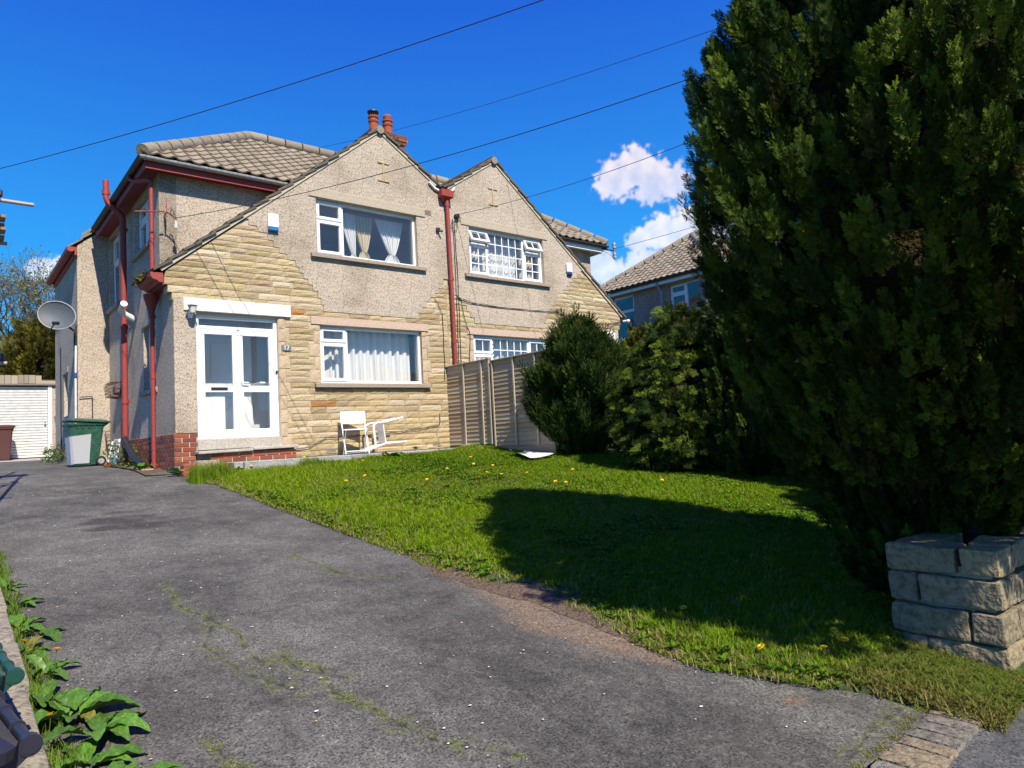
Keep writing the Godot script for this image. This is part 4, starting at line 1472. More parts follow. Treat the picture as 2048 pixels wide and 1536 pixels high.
	for k in 7:
		var s := k / 6.0
		var ring := []
		for i in 36:
			var a := TAU * i / 36
			ring.append(Vector3(-0.36, 0.36, 0.28) + face * Vector3(cos(a) * 0.37 * s, sin(a) * 0.30 * s, 0.09 * s * s))
		rings.append(ring)
	for k in 6:
		for i in 36:
			var j := (i + 1) % 36
			if k == 0:
				mb.tri(rings[0][0], rings[1][i], rings[1][j])
			else:
				mb.quad(rings[k][i], rings[k + 1][i], rings[k + 1][j], rings[k][j])
	var dishm := tex(ntex(noise(FastNoiseLite.TYPE_SIMPLEX_SMOOTH, 0.04, 5, 61), [[0.0, 0.06, 0.075, 0.09], [0.5, 0.08, 0.095, 0.115], [1.0, 0.11, 0.125, 0.14]], 256), 0.5, 0.6)
	obj("reflector", mb, dishm, t)
	mb = MB.new()
	mb.tube(rings[6] + [rings[6][0]], 0.012, 6, false)
	obj("rim", mb, M.gutter_grey, t)
	mb = MB.new()
	mb.tube([Vector3(-0.36, 0.36, 0.28) + face * Vector3(0.02, -0.34, 0.05), Vector3(-0.36, 0.36, 0.28) + face * Vector3(0.20, -0.24, 0.40)], 0.014, 8)
	mb.tube([Vector3(-0.36, 0.36, 0.28) + face * Vector3(0.16, -0.23, 0.39), Vector3(-0.36, 0.36, 0.28) + face * Vector3(0.27, -0.20, 0.42)], 0.036, 10)
	obj("receiver", mb, M.black, t)
	mb = MB.new()
	mb.tube([Vector3(-0.36, 0.36, 0.26) + face * Vector3(0, 0, -0.03), Vector3(-0.25, 0.25, 0.10), Vector3(-0.02, 0.10, 0.02)], 0.024, 8)
	mb.cbox(Vector3(-0.012, 0.1, 0.0), Vector3(0.02, 0.3, 0.14), 0.004)
	mb.tube([Vector3(-0.04, 0.1, 0.05), Vector3(-0.05, -0.35, 0.08)], 0.018, 8)
	obj("mount", mb, M.dark_metal, t)
	mb = MB.new()
	mb.tube([Vector3(-0.62, 2.4, -7.9), Vector3(-0.615, 1.5, -7.92), Vector3(-0.615, -0.35, -7.9)], 0.012, 6)
	tag(obj("cable", mb, M.black), "black aerial cable down the side of the rear wing", "cable", "cables on the house front")
	mb = MB.new()
	mb.tube([Vector3(-0.66, -0.42, -5.25), Vector3(-0.66, 1.45, -5.24), Vector3(-0.65, 2.1, -5.26)], 0.02, 10)
	t = thing("pole", "thin pale pole standing at the corner of the rear wing behind the green bin", "pole")
	obj("tube", mb, M.white, t)
	mb = MB.new()
	mb.lathe([Vector2(0.022, 1.40), Vector2(0.034, 1.42), Vector2(0.03, 1.50), Vector2(0.022, 1.52)], 8, Transform3D(Basis.IDENTITY, Vector3(-0.66, 0, -5.24)))
	obj("blue_tape", mb, flat(0.03, 0.06, 0.22, 0.5), t)
	mb = MB.new()
	mb.tube([Vector3(-0.58, 1.0, -5.34), Vector3(-0.36, 1.02, -5.34), Vector3(-0.34, 1.0, -5.34), Vector3(-0.34, -0.3, -5.34)], 0.011, 6)
	tag(obj("conduit", mb, M.black), "bent black pipe on the rear wing above the green bin", "pipe")
	# wire flue guard on the side wall
	mb = MB.new()
	for k in 7:
		var z := -4.52 + 0.09 * k
		mb.tube([Vector3(-0.005, 1.22, z), Vector3(-0.22, 1.20, z + 0.02), Vector3(-0.25, 1.12, z + 0.02), Vector3(-0.22, 0.92, z + 0.02), Vector3(-0.005, 0.90, z)], 0.005, 5)
	for k in 5:
		var y := 0.92 + 0.07 * k
		mb.tube([Vector3(-0.005, y, -4.53), Vector3(-0.235, y, -4.5), Vector3(-0.245, y, -3.98), Vector3(-0.005, y, -3.97)], 0.005, 5)
	t = thing("flue_guard", "rusty wire flue guard on the side wall left of the thick red pipe", "flue guard")
	obj("wires", mb, M.rust, t)
	mb = MB.new()
	mb.cbox(Vector3(-0.06, 1.06, -4.24), Vector3(0.12, 0.18, 0.30), 0.02)
	obj("terminal", mb, flat(0.12, 0.08, 0.09, 0.7), t)

func curtains() -> void:
	var pinch := func(c0: float, w0: float, c1: float, w1: float, tie_y: float, top: float, bot: float, flare: float):
		return func(y: float):
			var s := clampf((y - tie_y) / (top - tie_y), 0.0, 1.0)
			var c := lerpf(c1, c0, pow(s, 0.8))
			var w := lerpf(w1, w0, pow(s, 0.75))
			if y < tie_y:
				w = lerpf(w1, flare, sqrt(clampf((tie_y - y) / (tie_y - bot), 0.0, 1.0)))
				c = c1
			return [c - w * 0.5, c + w * 0.5]
	curtain("white net curtain tied low at the left of the upstairs window", 3.33, 4.24, -0.33, pinch.call(3.30, 0.36, 3.42, 0.07, 3.42, 4.24, 3.33, 0.16), 6.0, 0.022, M.net, "curtains in the upstairs windows")
	curtain("cream patterned curtain knotted in the middle of the upstairs window", 3.31, 4.24, -0.36, pinch.call(3.66, 0.46, 3.67, 0.10, 3.52, 4.24, 3.31, 0.28), 6.0, 0.03, M.cream, "curtains in the upstairs windows")
	curtain("white net curtain knotted at the right of the upstairs window", 3.32, 4.24, -0.34, pinch.call(4.25, 0.66, 4.30, 0.10, 3.52, 4.24, 3.32, 0.40), 7.0, 0.025, M.net, "curtains in the upstairs windows")
	curtain("pleated white net curtain filling the big downstairs window", 0.80, 1.90, -0.36, func(_y): return [2.95, 4.62], 10.0, 0.05, M.net, "net curtains downstairs")
	curtain("narrow white net curtain in the left light of the downstairs window", 0.80, 1.90, -0.40, func(_y): return [2.52, 2.98], 3.0, 0.04, M.net, "net curtains downstairs")
	var blue := flat(0.30, 0.42, 0.58, 0.9)
	XF = Transform3D(Basis(Vector3.LEFT, Vector3.UP, Vector3.BACK), Vector3(10.72, 0, 0))
	curtain("white and blue pleated curtain in the small-paned upstairs window", 3.25, 4.30, -0.36, func(_y): return [3.10, 4.35], 13.0, 0.045, M.net, "curtains in the upstairs windows")
	curtain("pale curtain drawn in the far light of the small-paned upstairs window", 3.25, 4.30, -0.37, func(_y): return [2.52, 2.98], 5.0, 0.04, M.cream, "curtains in the upstairs windows")
	curtain("pleated white net curtain in the small-paned downstairs window", 0.80, 1.90, -0.36, func(_y): return [2.52, 4.66], 16.0, 0.045, M.net, "net curtains downstairs")
	XF = Transform3D.IDENTITY

# ---- ground
func grid(xs: Array, zs: Array, f: Callable) -> MB:
	var mb := MB.new()
	for k in zs.size() - 1:
		for i in xs.size() - 1:
			var q := []
			var nn := []
			for w in [[i, k + 1], [i + 1, k + 1], [i + 1, k], [i, k]]:
				var x: float = xs[w[0]]
				var z: float = zs[w[1]]
				var y: float = f.call(x, z)
				q.append(Vector3(x, y, z))
				nn.append(Vector3(y - f.call(x + 0.03, z), 0.03, y - f.call(x, z + 0.03)).normalized())
			mb.tri_n(q[0], q[1], q[2], nn[0], nn[1], nn[2])
			mb.tri_n(q[0], q[2], q[3], nn[0], nn[2], nn[3])
	return mb

func steps(a: float, b: float, d: float) -> Array:
	var out := []
	var n := int(ceil((b - a) / d))
	for k in n + 1:
		out.append(lerpf(a, b, float(k) / n))
	return out

func lawn_edge(z: float) -> float:
	var e := 0.22 + 0.05 * bump.get_noise_1d(z * 3.0) + 0.03 * bump.get_noise_1d(z * 17.0)
	e += 0.16 * exp(-pow((z - 8.3) / 0.8, 2.0)) + 0.46 * smoothstep(9.5, 10.6, z)
	e -= 0.30 * smoothstep(1.6, 0.6, z)
	return e

func lawn_y(x: float, z: float) -> float:
	return land(x, z) + 0.018 + 0.012 * bump.get_noise_2d(x * 4.0, z * 4.0) + 0.02 * smoothstep(0.0, 0.15, x - lawn_edge(z))

func seg(p: Vector2, line: Array) -> float:
	var d := 99.0
	for k in line.size() - 1:
		var c := Geometry2D.get_closest_point_to_segment(p, Vector2(line[k][0], line[k][1]), Vector2(line[k + 1][0], line[k + 1][1]))
		d = minf(d, p.distance_to(c))
	return d

func drive_material() -> StandardMaterial3D:
	var W := 336
	var H := 1920
	var im := Image.create(W, H, false, Image.FORMAT_RGB8)
	var S := FastNoiseLite.TYPE_SIMPLEX_SMOOTH
	var n1 := noise(S, 0.55, 4, 81)
	var n2 := noise(S, 2.6, 4, 82)
	var n3 := noise(S, 11.0, 3, 83)
	var moss := [
		[[-0.54, 6.0], [-0.49, 6.45], [-0.48, 6.8], [-0.22, 7.12]],
		[[-1.63, 6.29], [-1.67, 6.94], [-1.6, 7.2], [-1.53, 7.65], [-1.59, 7.9], [-1.58, 8.12], [-1.49, 8.15], [-1.36, 8.37], [-1.43, 8.7], [-1.36, 8.98], [-1.34, 9.17], [-1.3, 9.38], [-1.1, 9.7]],
		[[-2.04, 8.8], [-2.03, 8.97], [-1.98, 9.2]],
		[[-1.46, 8.08], [-1.46, 8.34], [-1.30, 8.6]],
		[[-0.05, 10.55], [0.3, 10.5], [0.62, 10.5]],
		[[-1.62, 7.4], [-1.75, 7.7], [-1.70, 8.2], [-1.55, 8.6]],
	]
	var cracks := [[[-2.3, 6.6], [-2.0, 6.9], [-1.9, 7.4], [-2.1, 8.0]], [[-1.6, 7.2], [-1.2, 7.35], [-0.9, 7.3], [-0.5, 7.6]], [[-1.36, 8.4], [-0.9, 8.7], [-0.7, 9.1], [-0.75, 9.6]], [[-2.04, 8.8], [-1.7, 8.6], [-1.43, 8.7]], [[-0.48, 6.8], [-0.8, 6.2], [-0.7, 5.4]], [[-0.3, 9.9], [0.0, 9.5], [0.05, 9.2]]]
	for j in H:
		var z := -13.0 + 24.0 * (j + 0.5) / H
		for i in W:
			var x := -3.0 + 4.2 * (i + 0.5) / W
			var p := Vector2(x, z)
			var a := n1.get_noise_2d(x, z)
			var b := n2.get_noise_2d(x, z)
			var c := n3.get_noise_2d(x, z)
			var v := 0.16 * (1.0 + 0.55 * a + 0.36 * b + 0.30 * c)
			var col := Vector3(v * 1.07, v * 1.02, v * 0.89)
			# bare, paler crown and darker strips where cars run
			col *= 1.0 - 0.16 * smoothstep(0.1, 0.45, n1.get_noise_2d(x * 1.3 + 40.0, z * 0.35))
			if z > 5.0:
				var d := 9.0
				for m in moss:
					d = minf(d, seg(p, m))
				var g := smoothstep(0.10, 0.0, d + 0.06 * b) * smoothstep(-0.05, 0.35, n3.get_noise_2d(x + 9.0, z) + 0.15)
				col = col.lerp(Vector3(0.18, 0.21, 0.045) * (1.0 + 0.4 * c), g * 0.6)
				var crack := smoothstep(0.012, 0.0, d + 0.01 * c)
				col *= 1.0 - 0.55 * crack
				var ck := 9.0
				for m in cracks:
					ck = minf(ck, seg(p + Vector2(0.03 * b, 0.03 * c), m))
				col *= 1.0 - 0.28 * smoothstep(0.02, 0.003, ck + 0.012 * c)
				var s := smoothstep(0.30, 0.05, seg(p, [[0.38, 6.9], [0.37, 7.5], [0.22, 7.99], [0.10, 8.5], [0.08, 9.0], [0.28, 9.3]]) + 0.16 * b + 0.05 * c)
				col = col.lerp(Vector3(0.33, 0.235, 0.155) * (1.0 + 0.3 * c), s * 0.85)
				s = smoothstep(0.10, 0.03, Vector2((x - 0.26) * 1.0, (z - 10.14) * 1.5).length() + 0.03 * c)
				col = col.lerp(Vector3(0.27, 0.19, 0.125), s * 0.9)
			# oil under where a car stands
			if z > 2.2 and z < 5.0:
				var o := smoothstep(0.12, -0.06, Vector2((x + 1.38) * 0.75, (z - 3.6) * 0.50).length() - 0.24 - 0.30 * n2.get_noise_2d(x * 0.5 + 3.0, z * 1.1) - 0.10 * c)
				col = col.lerp(Vector3(0.075, 0.062, 0.056), o * 0.92)
			# grit and dust by the edges and up at the house
			var far := smoothstep(0.15, 0.5, n2.get_noise_2d(x * 0.8 + 5.0, z * 0.8)) * smoothstep(6.0, 1.0, z)
			col = col.lerp(Vector3(0.28, 0.27, 0.24), far * 0.5)
			im.set_pixel(i, j, L(col.x, col.y, col.z))
	var m := StandardMaterial3D.new()
	m.albedo_texture = ImageTexture.create_from_image(im)
	m.uv1_triplanar = true
	m.uv1_world_triplanar = true
	m.uv1_scale = Vector3(1.0 / 4.2, 1.0, 1.0 / 24.0)
	m.uv1_offset = Vector3(3.0 / 4.2, 0.0, 13.0 / 24.0)
	m.uv1_triplanar_sharpness = 8.0
	m.roughness = 0.88
	grit(m)
	return m

func grit(m: StandardMaterial3D) -> void:  # the chippings of the tarmac
	var f := noise(FastNoiseLite.TYPE_CELLULAR, 0.085, 1, 91)
	f.cellular_return_type = FastNoiseLite.RETURN_CELL_VALUE
	m.detail_enabled = true
	m.detail_albedo = ntex(f, [[0.0, 0.15, 0.15, 0.15], [0.25, 0.40, 0.40, 0.40], [0.7, 0.62, 0.62, 0.62], [0.94, 0.78, 0.78, 0.78], [0.975, 1.0, 1.0, 1.0]], 1024)
	m.detail_blend_mode = BaseMaterial3D.BLEND_MODE_MUL
	m.detail_uv_layer = BaseMaterial3D.DETAIL_UV_2
	m.uv2_triplanar = true
	m.uv2_world_triplanar = true
	m.uv2_scale = Vector3.ONE / 0.70
	m.uv2_triplanar_sharpness = 8.0

func build_ground() -> void:
	var xs := [-200.0, -90.0, -40.0, -20.0, -10.0, -6.0, -4.0, -2.7] + steps(-2.0, 8.0, 1.0) + [11.0, 16.0, 25.0, 45.0, 90.0, 200.0]
	var zs := [-250.0, -110.0, -60.0, -35.0, -22.0, -14.0] + steps(-12.0, 14.0, 1.0) + [18.0, 25.0, 40.0, 80.0, 200.0]
	structure("ground", grid(xs, zs, func(x, z): return land(x, z) - 0.07), M.turf)
	structure("drive", grid(steps(-2.68, 0.62, 0.11), steps(-12.2, 10.62, 0.2), func(x, z): return land(x, z) + 0.006 * bump.get_noise_2d(x * 1.7, z * 1.7)), drive_material())
	var tarmac := tex(ntex(noise(FastNoiseLite.TYPE_SIMPLEX_SMOOTH, 0.02, 5, 92), [[0.0, 0.11, 0.11, 0.115], [1.0, 0.20, 0.20, 0.20]], 512), 2.0, 0.92)
	grit(tarmac)
	structure("pavement", grid(steps(-14.0, 14.0, 1.0), steps(10.70, 13.2, 0.4), func(x, z): return land(x, z) - 0.004), tarmac)
	structure("road", grid(steps(-60.0, 60.0, 6.0), steps(13.3, 21.0, 1.1), func(x, z): return land(x, z) - 0.05), tarmac)
	var mb := MB.new()
	for k in 28:
		mb.cbox(Vector3(-14.0 + k + 0.5, land(0, 13.25) - 0.07, 13.25), Vector3(0.99, 0.15, 0.12), 0.015)
	structure("kerb", mb, M.concrete)
	structure("garage_apron", grid(steps(-3.2, -0.1, 0.3), steps(-12.1, -9.9, 0.3), func(x, z): return land(x, z) + 0.008), M.concrete)
	# lawn: its own crumbly edge, a little above the tarmac
	mb = MB.new()
	var zz := steps(0.75, 10.84, 0.07)
	for k in zz.size() - 1:
		var row := []
		for z in [zz[k], zz[k + 1]]:
			var r := []
			var e := lawn_edge(z)
			for s in [0.0, 0.02, 0.08, 0.25, 0.6, 1.1, 1.8, 2.6, 3.5, 4.4, 5.3, 6.6]:
				var x: float = e + s
				var y := lawn_y(x, z)
				if s == 0.0:
					y = land(x, z) - 0.02
				r.append(Vector3(x, y, z))
			row.append(r)
		for i in 11:
			mb.quad(row[1][i], row[1][i + 1], row[0][i + 1], row[0][i])
	structure("lawn", mb, M.turf)
	# bare soil where tyres cut the lawn's corner, and the strip along the side wall
	mb = MB.new()
	zz = steps(6.7, 9.5, 0.06)
	for k in zz.size() - 1:
		var row := []
		for z in [zz[k], zz[k + 1]]:
			var w := 0.20 * pow(sin(PI * (z - 6.7) / 2.8), 0.6) + 0.05 * bump.get_noise_1d(z * 21.0)
			var c := lawn_edge(z) + 0.04
			var r := []
			for s in 9:
				var x: float = c + (s / 4.0 - 1.0) * maxf(w, 0.0)
				r.append(Vector3(x, land(x, z) + 0.004 + 0.03 * sin(PI * s / 8.0) * (0.7 + 0.6 * bump.get_noise_2d(x * 20.0, z * 20.0)), z))
			row.append(r)
		for i in 8:
			mb.quad(row[1][i], row[1][i + 1], row[0][i + 1], row[0][i])
	structure("soil_edge", mb, M.soil)
	structure("soil_strip", grid(steps(-0.42, -0.001, 0.06), steps(-5.37, -0.05, 0.12), func(x, z): return land(x, z) + 0.02 + 0.06 * bump.get_noise_2d(x * 9.0, z * 9.0) * smoothstep(-0.42, -0.3, x)), M.soil)
	# paved strip under the front window with its concrete edge
	mb = MB.new()
	for k in 6:
		var x0 := 0.62 + k * 0.80
		var x1 := minf(x0 + 0.795, 5.28)
		mb.cbox(Vector3((x0 + x1) * 0.5, -0.56 + R(-0.006, 0.006), 0.47), Vector3(x1 - x0, 0.1, 0.86), 0.008, Basis(Vector3.RIGHT, R(-0.006, 0.006)))
	structure("path", mb, M.path)
	mb = MB.new()
	for k in 5:
		var x0 := 0.75 + k * 0.91
		mb.cbox(Vector3(x0 + 0.453, -0.66, 0.95), Vector3(0.903, 0.32, 0.09), 0.012, Basis(Vector3.BACK, R(-0.004, 0.004)))
	structure("path_edging", mb, M.path)
	# setts across the mouth of the drive
	var row := part("sett_row", self)
	row.set_meta("kind", "structure")
	for k in 33:
		mb = MB.new()
		var f := R(0.8, 1.15)
		mb.col = Color(0.25 * f, 0.205 * f, 0.145 * f) if rng.randf() < 0.7 else Color(0.20 * f, 0.185 * f, 0.17 * f)
		var x := -2.55 + k * 0.1015
		rock(mb, Vector3(x, land(0, 10.74) - 0.032 + R(-0.004, 0.004), 10.735 - 0.05 * clampf(x + 0.2, 0.0, 1.0)), Vector3(0.094, 0.09, 0.21), 4, 0.006, 0.012)
		obj("sett", mb, M.rubble, row)

# ---- boundary walls, fence
func build_walls() -> void:
	var tones := [Color(0.32, 0.26, 0.16), Color(0.28, 0.235, 0.155), Color(0.35, 0.285, 0.17), Color(0.24, 0.205, 0.14)]
	var t := thing("stone_pier", "rough sandstone gate pier at the right of the drive entrance", "pier", Vector3(1.40, -1.78, 10.15))
	var y := 0.0
	for k in 4:
		var hgt: float = [0.185, 0.175, 0.175, 0.165][k]
		var a: float = [0.18, 0.40, 0.15, 0.36][k]
		var b: float = [0.22, 0.18, 0.24, 0.2][k]
		var shift := R(-0.012, 0.012)
		var blocks := [[0.0, 0.0, 0.26, a], [0.0, a + 0.012, 0.26, 0.57 - a - 0.012], [0.272, 0.33, b, 0.24], [0.272 + b + 0.012, 0.32, 0.62 - 0.284 - b, 0.25], [0.272, 0.0, 0.34, 0.22]]
		for q in blocks:
			var mb := MB.new()
			mb.col = tones[rng.randi() % 4] * R(0.9, 1.1)
			rock(mb, Vector3(q[0] + q[2] * 0.5 + shift, y + hgt * 0.5, q[1] + q[3] * 0.5), Vector3(q[2], hgt - 0.014, q[3]), 16, 0.042, 0.016)
			obj("stone", mb, M.rubble, t)
		y += hgt
	var core := MB.new()
	core.span(Vector3(0.06, 0.0, 0.06), Vector3(0.56, 0.58, 0.51))
	obj("mortar_core", core, M.mortar, t)
	t = thing("boundary_wall", "low sandstone street wall running right from the gate pier", "wall", Vector3(2.03, -1.78, 10.35))
	y = 0.0
	for k in 3:
		var hgt: float = [0.2, 0.19, 0.19][k]
		var x := 0.0
		while x < 4.2:
			var w := R(0.28, 0.5)
			var mb := MB.new()
			mb.col = tones[rng.randi() % 4] * R(0.95, 1.15)
			rock(mb, Vector3(x + w * 0.5, y + hgt * 0.5, 0.16 + R(-0.008, 0.008)), Vector3(w - 0.012, hgt - 0.012, 0.30), 9, 0.034, 0.013)
			obj("stone", mb, M.rubble, t)
			x += w
		y += hgt
	t = thing("boundary_wall", "low stone wall with flat copings along the left edge of the drive", "wall", Vector3(-2.78, 0, 0))
	var z := 3.4
	while z < 10.9:
		var l := R(0.5, 0.85)
		var mb := MB.new()
		mb.col = [Color(0.33, 0.285, 0.22), Color(0.29, 0.26, 0.21), Color(0.36, 0.31, 0.225)][rng.randi() % 3] * R(0.95, 1.08)
		mb.xf = Transform3D(Basis(Vector3.RIGHT, 0.1), Vector3(R(-0.012, 0.012), land(-2.7, z + l * 0.5) + 0.205, z + l * 0.5))
		rock(mb, Vector3.ZERO, Vector3(0.30, 0.09, l - 0.008), 12, 0.012, 0.014)
		obj("coping", mb, M.rubble, t)
		mb = MB.new()
		mb.col = Color(0.33, 0.30, 0.25) * R(0.9, 1.1)
		mb.xf = Transform3D(Basis(Vector3.RIGHT, 0.1), Vector3(0, land(-2.7, z + l * 0.5) + 0.06, z + l * 0.5))
		rock(mb, Vector3(0, -0.22, 0), Vector3(0.25, 0.64, l - 0.012), 6, 0.015, 0.02)
		obj("stone", mb, M.rubble, t)
		z += l
	# waney-lap fence on the party line
	var f1 := thing("timber_fence", "waney-lap timber fence panel beside the house wall", "fence", Vector3(5.30, 0, 0), 0.0, "timber fence panels")
	var f2 := thing("timber_fence", "waney-lap timber fence panel half hidden by the dark yew", "fence", Vector3(5.30, 0, 0), 0.0, "timber fence panels")
	for s in [[f1, -0.05, 1.50, 1.17, -0.455, [-0.03, 0.62, 1.22, 1.47]], [f2, 1.54, 3.22, 1.12, -0.50, [1.57, 2.20, 2.80, 3.20]]]:
		var n := 20
		for k in n:
			var y0: float = lerpf(s[4], s[3], float(k) / n)
			var mb := MB.new()
			var g := R(0.72, 1.12)
			var c := Color(0.44, 0.355, 0.25).lerp(Color(0.38, 0.26, 0.14), clampf(R(-0.5, 0.9), 0.0, 1.0))
			mb.col = Color(c.r * g, c.g * g, c.b * g)
			var sg := 16
			var prev := []
			for i in sg + 1:
				var zz := lerpf(s[1], s[2], float(i) / sg)
				var wob := 0.008 * bump.get_noise_2d(zz * 8.0 + k * 31.0, k * 7.0) + 0.006 * sin(zz * 1.7 + k * 2.1)
				var lo := y0 + wob
				var hi := y0 + 0.115
				var cur := [Vector3(-0.030, lo, zz), Vector3(-0.006, hi, zz), Vector3(0.004, hi, zz), Vector3(-0.020, lo, zz)]
				if i > 0:
					mb.quad(prev[0], cur[0], cur[1], prev[1])
					mb.quad(prev[3], prev[2], cur[2], cur[3])
					mb.quad(prev[0], prev[3], cur[3], cur[0])
					mb.quad(prev[1], cur[1], cur[2], prev[2])
				prev = cur
			obj("slat", mb, M.wood, s[0])
		for zz in s[5]:
			var mb := MB.new()
			var g := R(0.9, 1.15)
			mb.col = Color(0.50 * g, 0.41 * g, 0.30 * g)
			mb.cbox(Vector3(-0.042, (s[3] + s[4]) * 0.5, zz), Vector3(0.022, s[3] - s[4] + 0.02, 0.038), 0.003, Basis(Vector3.RIGHT, R(-0.006, 0.006)))
			obj("batten", mb, M.plank, s[0])
		var mb := MB.new()
		mb.col = Color(0.36, 0.28, 0.19)
		mb.cbox(Vector3(-0.022, s[3] + 0.012, (s[1] + s[2]) * 0.5), Vector3(0.075, 0.02, s[2] - s[1]), 0.003)
		obj("capping", mb, M.wood, s[0])
	var mb := MB.new()
	mb.col = Color(0.34, 0.25, 0.18)
	mb.cbox(Vector3(-0.02, -0.64, 2.38), Vector3(0.03, 0.26, 1.68), 0.004)
	obj("gravel_board", mb, M.wood, f2)
	mb = MB.new()
	mb.col = Color(0.36, 0.28, 0.20)
	mb.cbox(Vector3(5.315, 0.2, 1.52), Vector3(0.07, 1.9, 0.034), 0.004)
	tag(obj("fence_post", mb, M.plank), "weathered timber post between the two fence panels", "post")

# ---- garage
func build_garage() -> void:
	var t := thing("garage", "flat-roofed garage with a white slatted door at the end of the drive", "garage", Vector3(0, 0, -12.0))
	var mb := MB.new()
	wall2d(mb, Vector3.ZERO, Vector3.RIGHT, Vector3.BACK, [-3.3, -2.85, -0.40, 0.6], func(_x): return 1.93, -0.5, [[-2.85, -0.40, -0.28, 1.86]], 0.2)
	mb.span(Vector3(-3.3, -0.5, -5.0), Vector3(-3.1, 1.93, -0.2))
	mb.span(Vector3(0.4, -0.5, -5.0), Vector3(0.6, 1.93, -0.2))
	mb.span(Vector3(-3.3, -0.5, -5.2), Vector3(0.6, 1.93, -5.0))
	obj("wall", mb, M.pebble, t)
	mb = MB.new()
	mb.span(Vector3(-3.4, 1.94, -5.3), Vector3(0.7, 2.04, 0.0))
	obj("roof", mb, M.gutter_black, t)
	var d := part("garage_door", t)
	for k in 26:
		mb = MB.new()
		var y := -0.19 + k * 0.078
		mb.hexa([Vector3(-2.80, y, -0.055), Vector3(-0.46, y, -0.055), Vector3(-0.46, y + 0.064, -0.036), Vector3(-2.80, y + 0.064, -0.036), Vector3(-2.80, y, -0.075), Vector3(-0.46, y, -0.075), Vector3(-0.46, y + 0.064, -0.075), Vector3(-2.80, y + 0.064, -0.075)])
		obj("slat", mb, M.white, d)
	mb = MB.new()
	mb.span(Vector3(-2.80, -0.21, -0.09), Vector3(-0.46, 1.83, -0.076))
	obj("backing", mb, M.dark_metal, d)
	mb = MB.new()
	mb.cbox(Vector3(-0.52, 0.72, -0.03), Vector3(0.05, 0.03, 0.03), 0.005)
	mb.cbox(Vector3(-0.52, 0.80, -0.035), Vector3(0.03, 0.02, 0.02), 0.004)
	obj("handle", mb, M.dark_metal, d)
	mb = MB.new()
	mb.span(Vector3(-2.87, -0.26, -0.03), Vector3(-2.80, 1.86, 0.02))
	obj("door_post", mb, M.white, t)
	mb = MB.new()
	mb.span(Vector3(-0.455, -0.26, -0.03), Vector3(-0.36, 1.86, 0.02))
	obj("door_post", mb, M.white, t)
	mb = MB.new()
	mb.col = Color(0.20, 0.17, 0.14)
	mb.cbox(Vector3(-1.7, 1.885, 0.03), Vector3(3.1, 0.05, 0.10), 0.006)
	obj("door_head", mb, M.wood, t)
	var x := -3.2
	while x < -0.75:
		var w := R(0.11, 0.16)
		mb = MB.new()
		var g := R(0.7, 1.15)
		mb.col = Color(0.36 * g, 0.31 * g, 0.24 * g)
		mb.cbox(Vector3(x + w * 0.5, 2.03 + R(-0.012, 0.012), 0.045), Vector3(w - 0.008, 0.24, 0.025), 0.003)
		obj("board", mb, M.plank, t)
		x += w
	mb = MB.new()
	mb.col = Color(0.40, 0.33, 0.23)
	mb.cbox(Vector3(-0.42, 1.955, 0.045), Vector3(0.62, 0.09, 0.03), 0.004)
	obj("fascia", mb, M.wood, t)
	wheelie_bin("brown wheelie bin in front of the white garage door", Vector3(-1.62, land(-1.6, -11.4), -11.35), PI / 2, flat(0.085, 0.032, 0.026, 0.5), flat(0.10, 0.04, 0.032, 0.5))

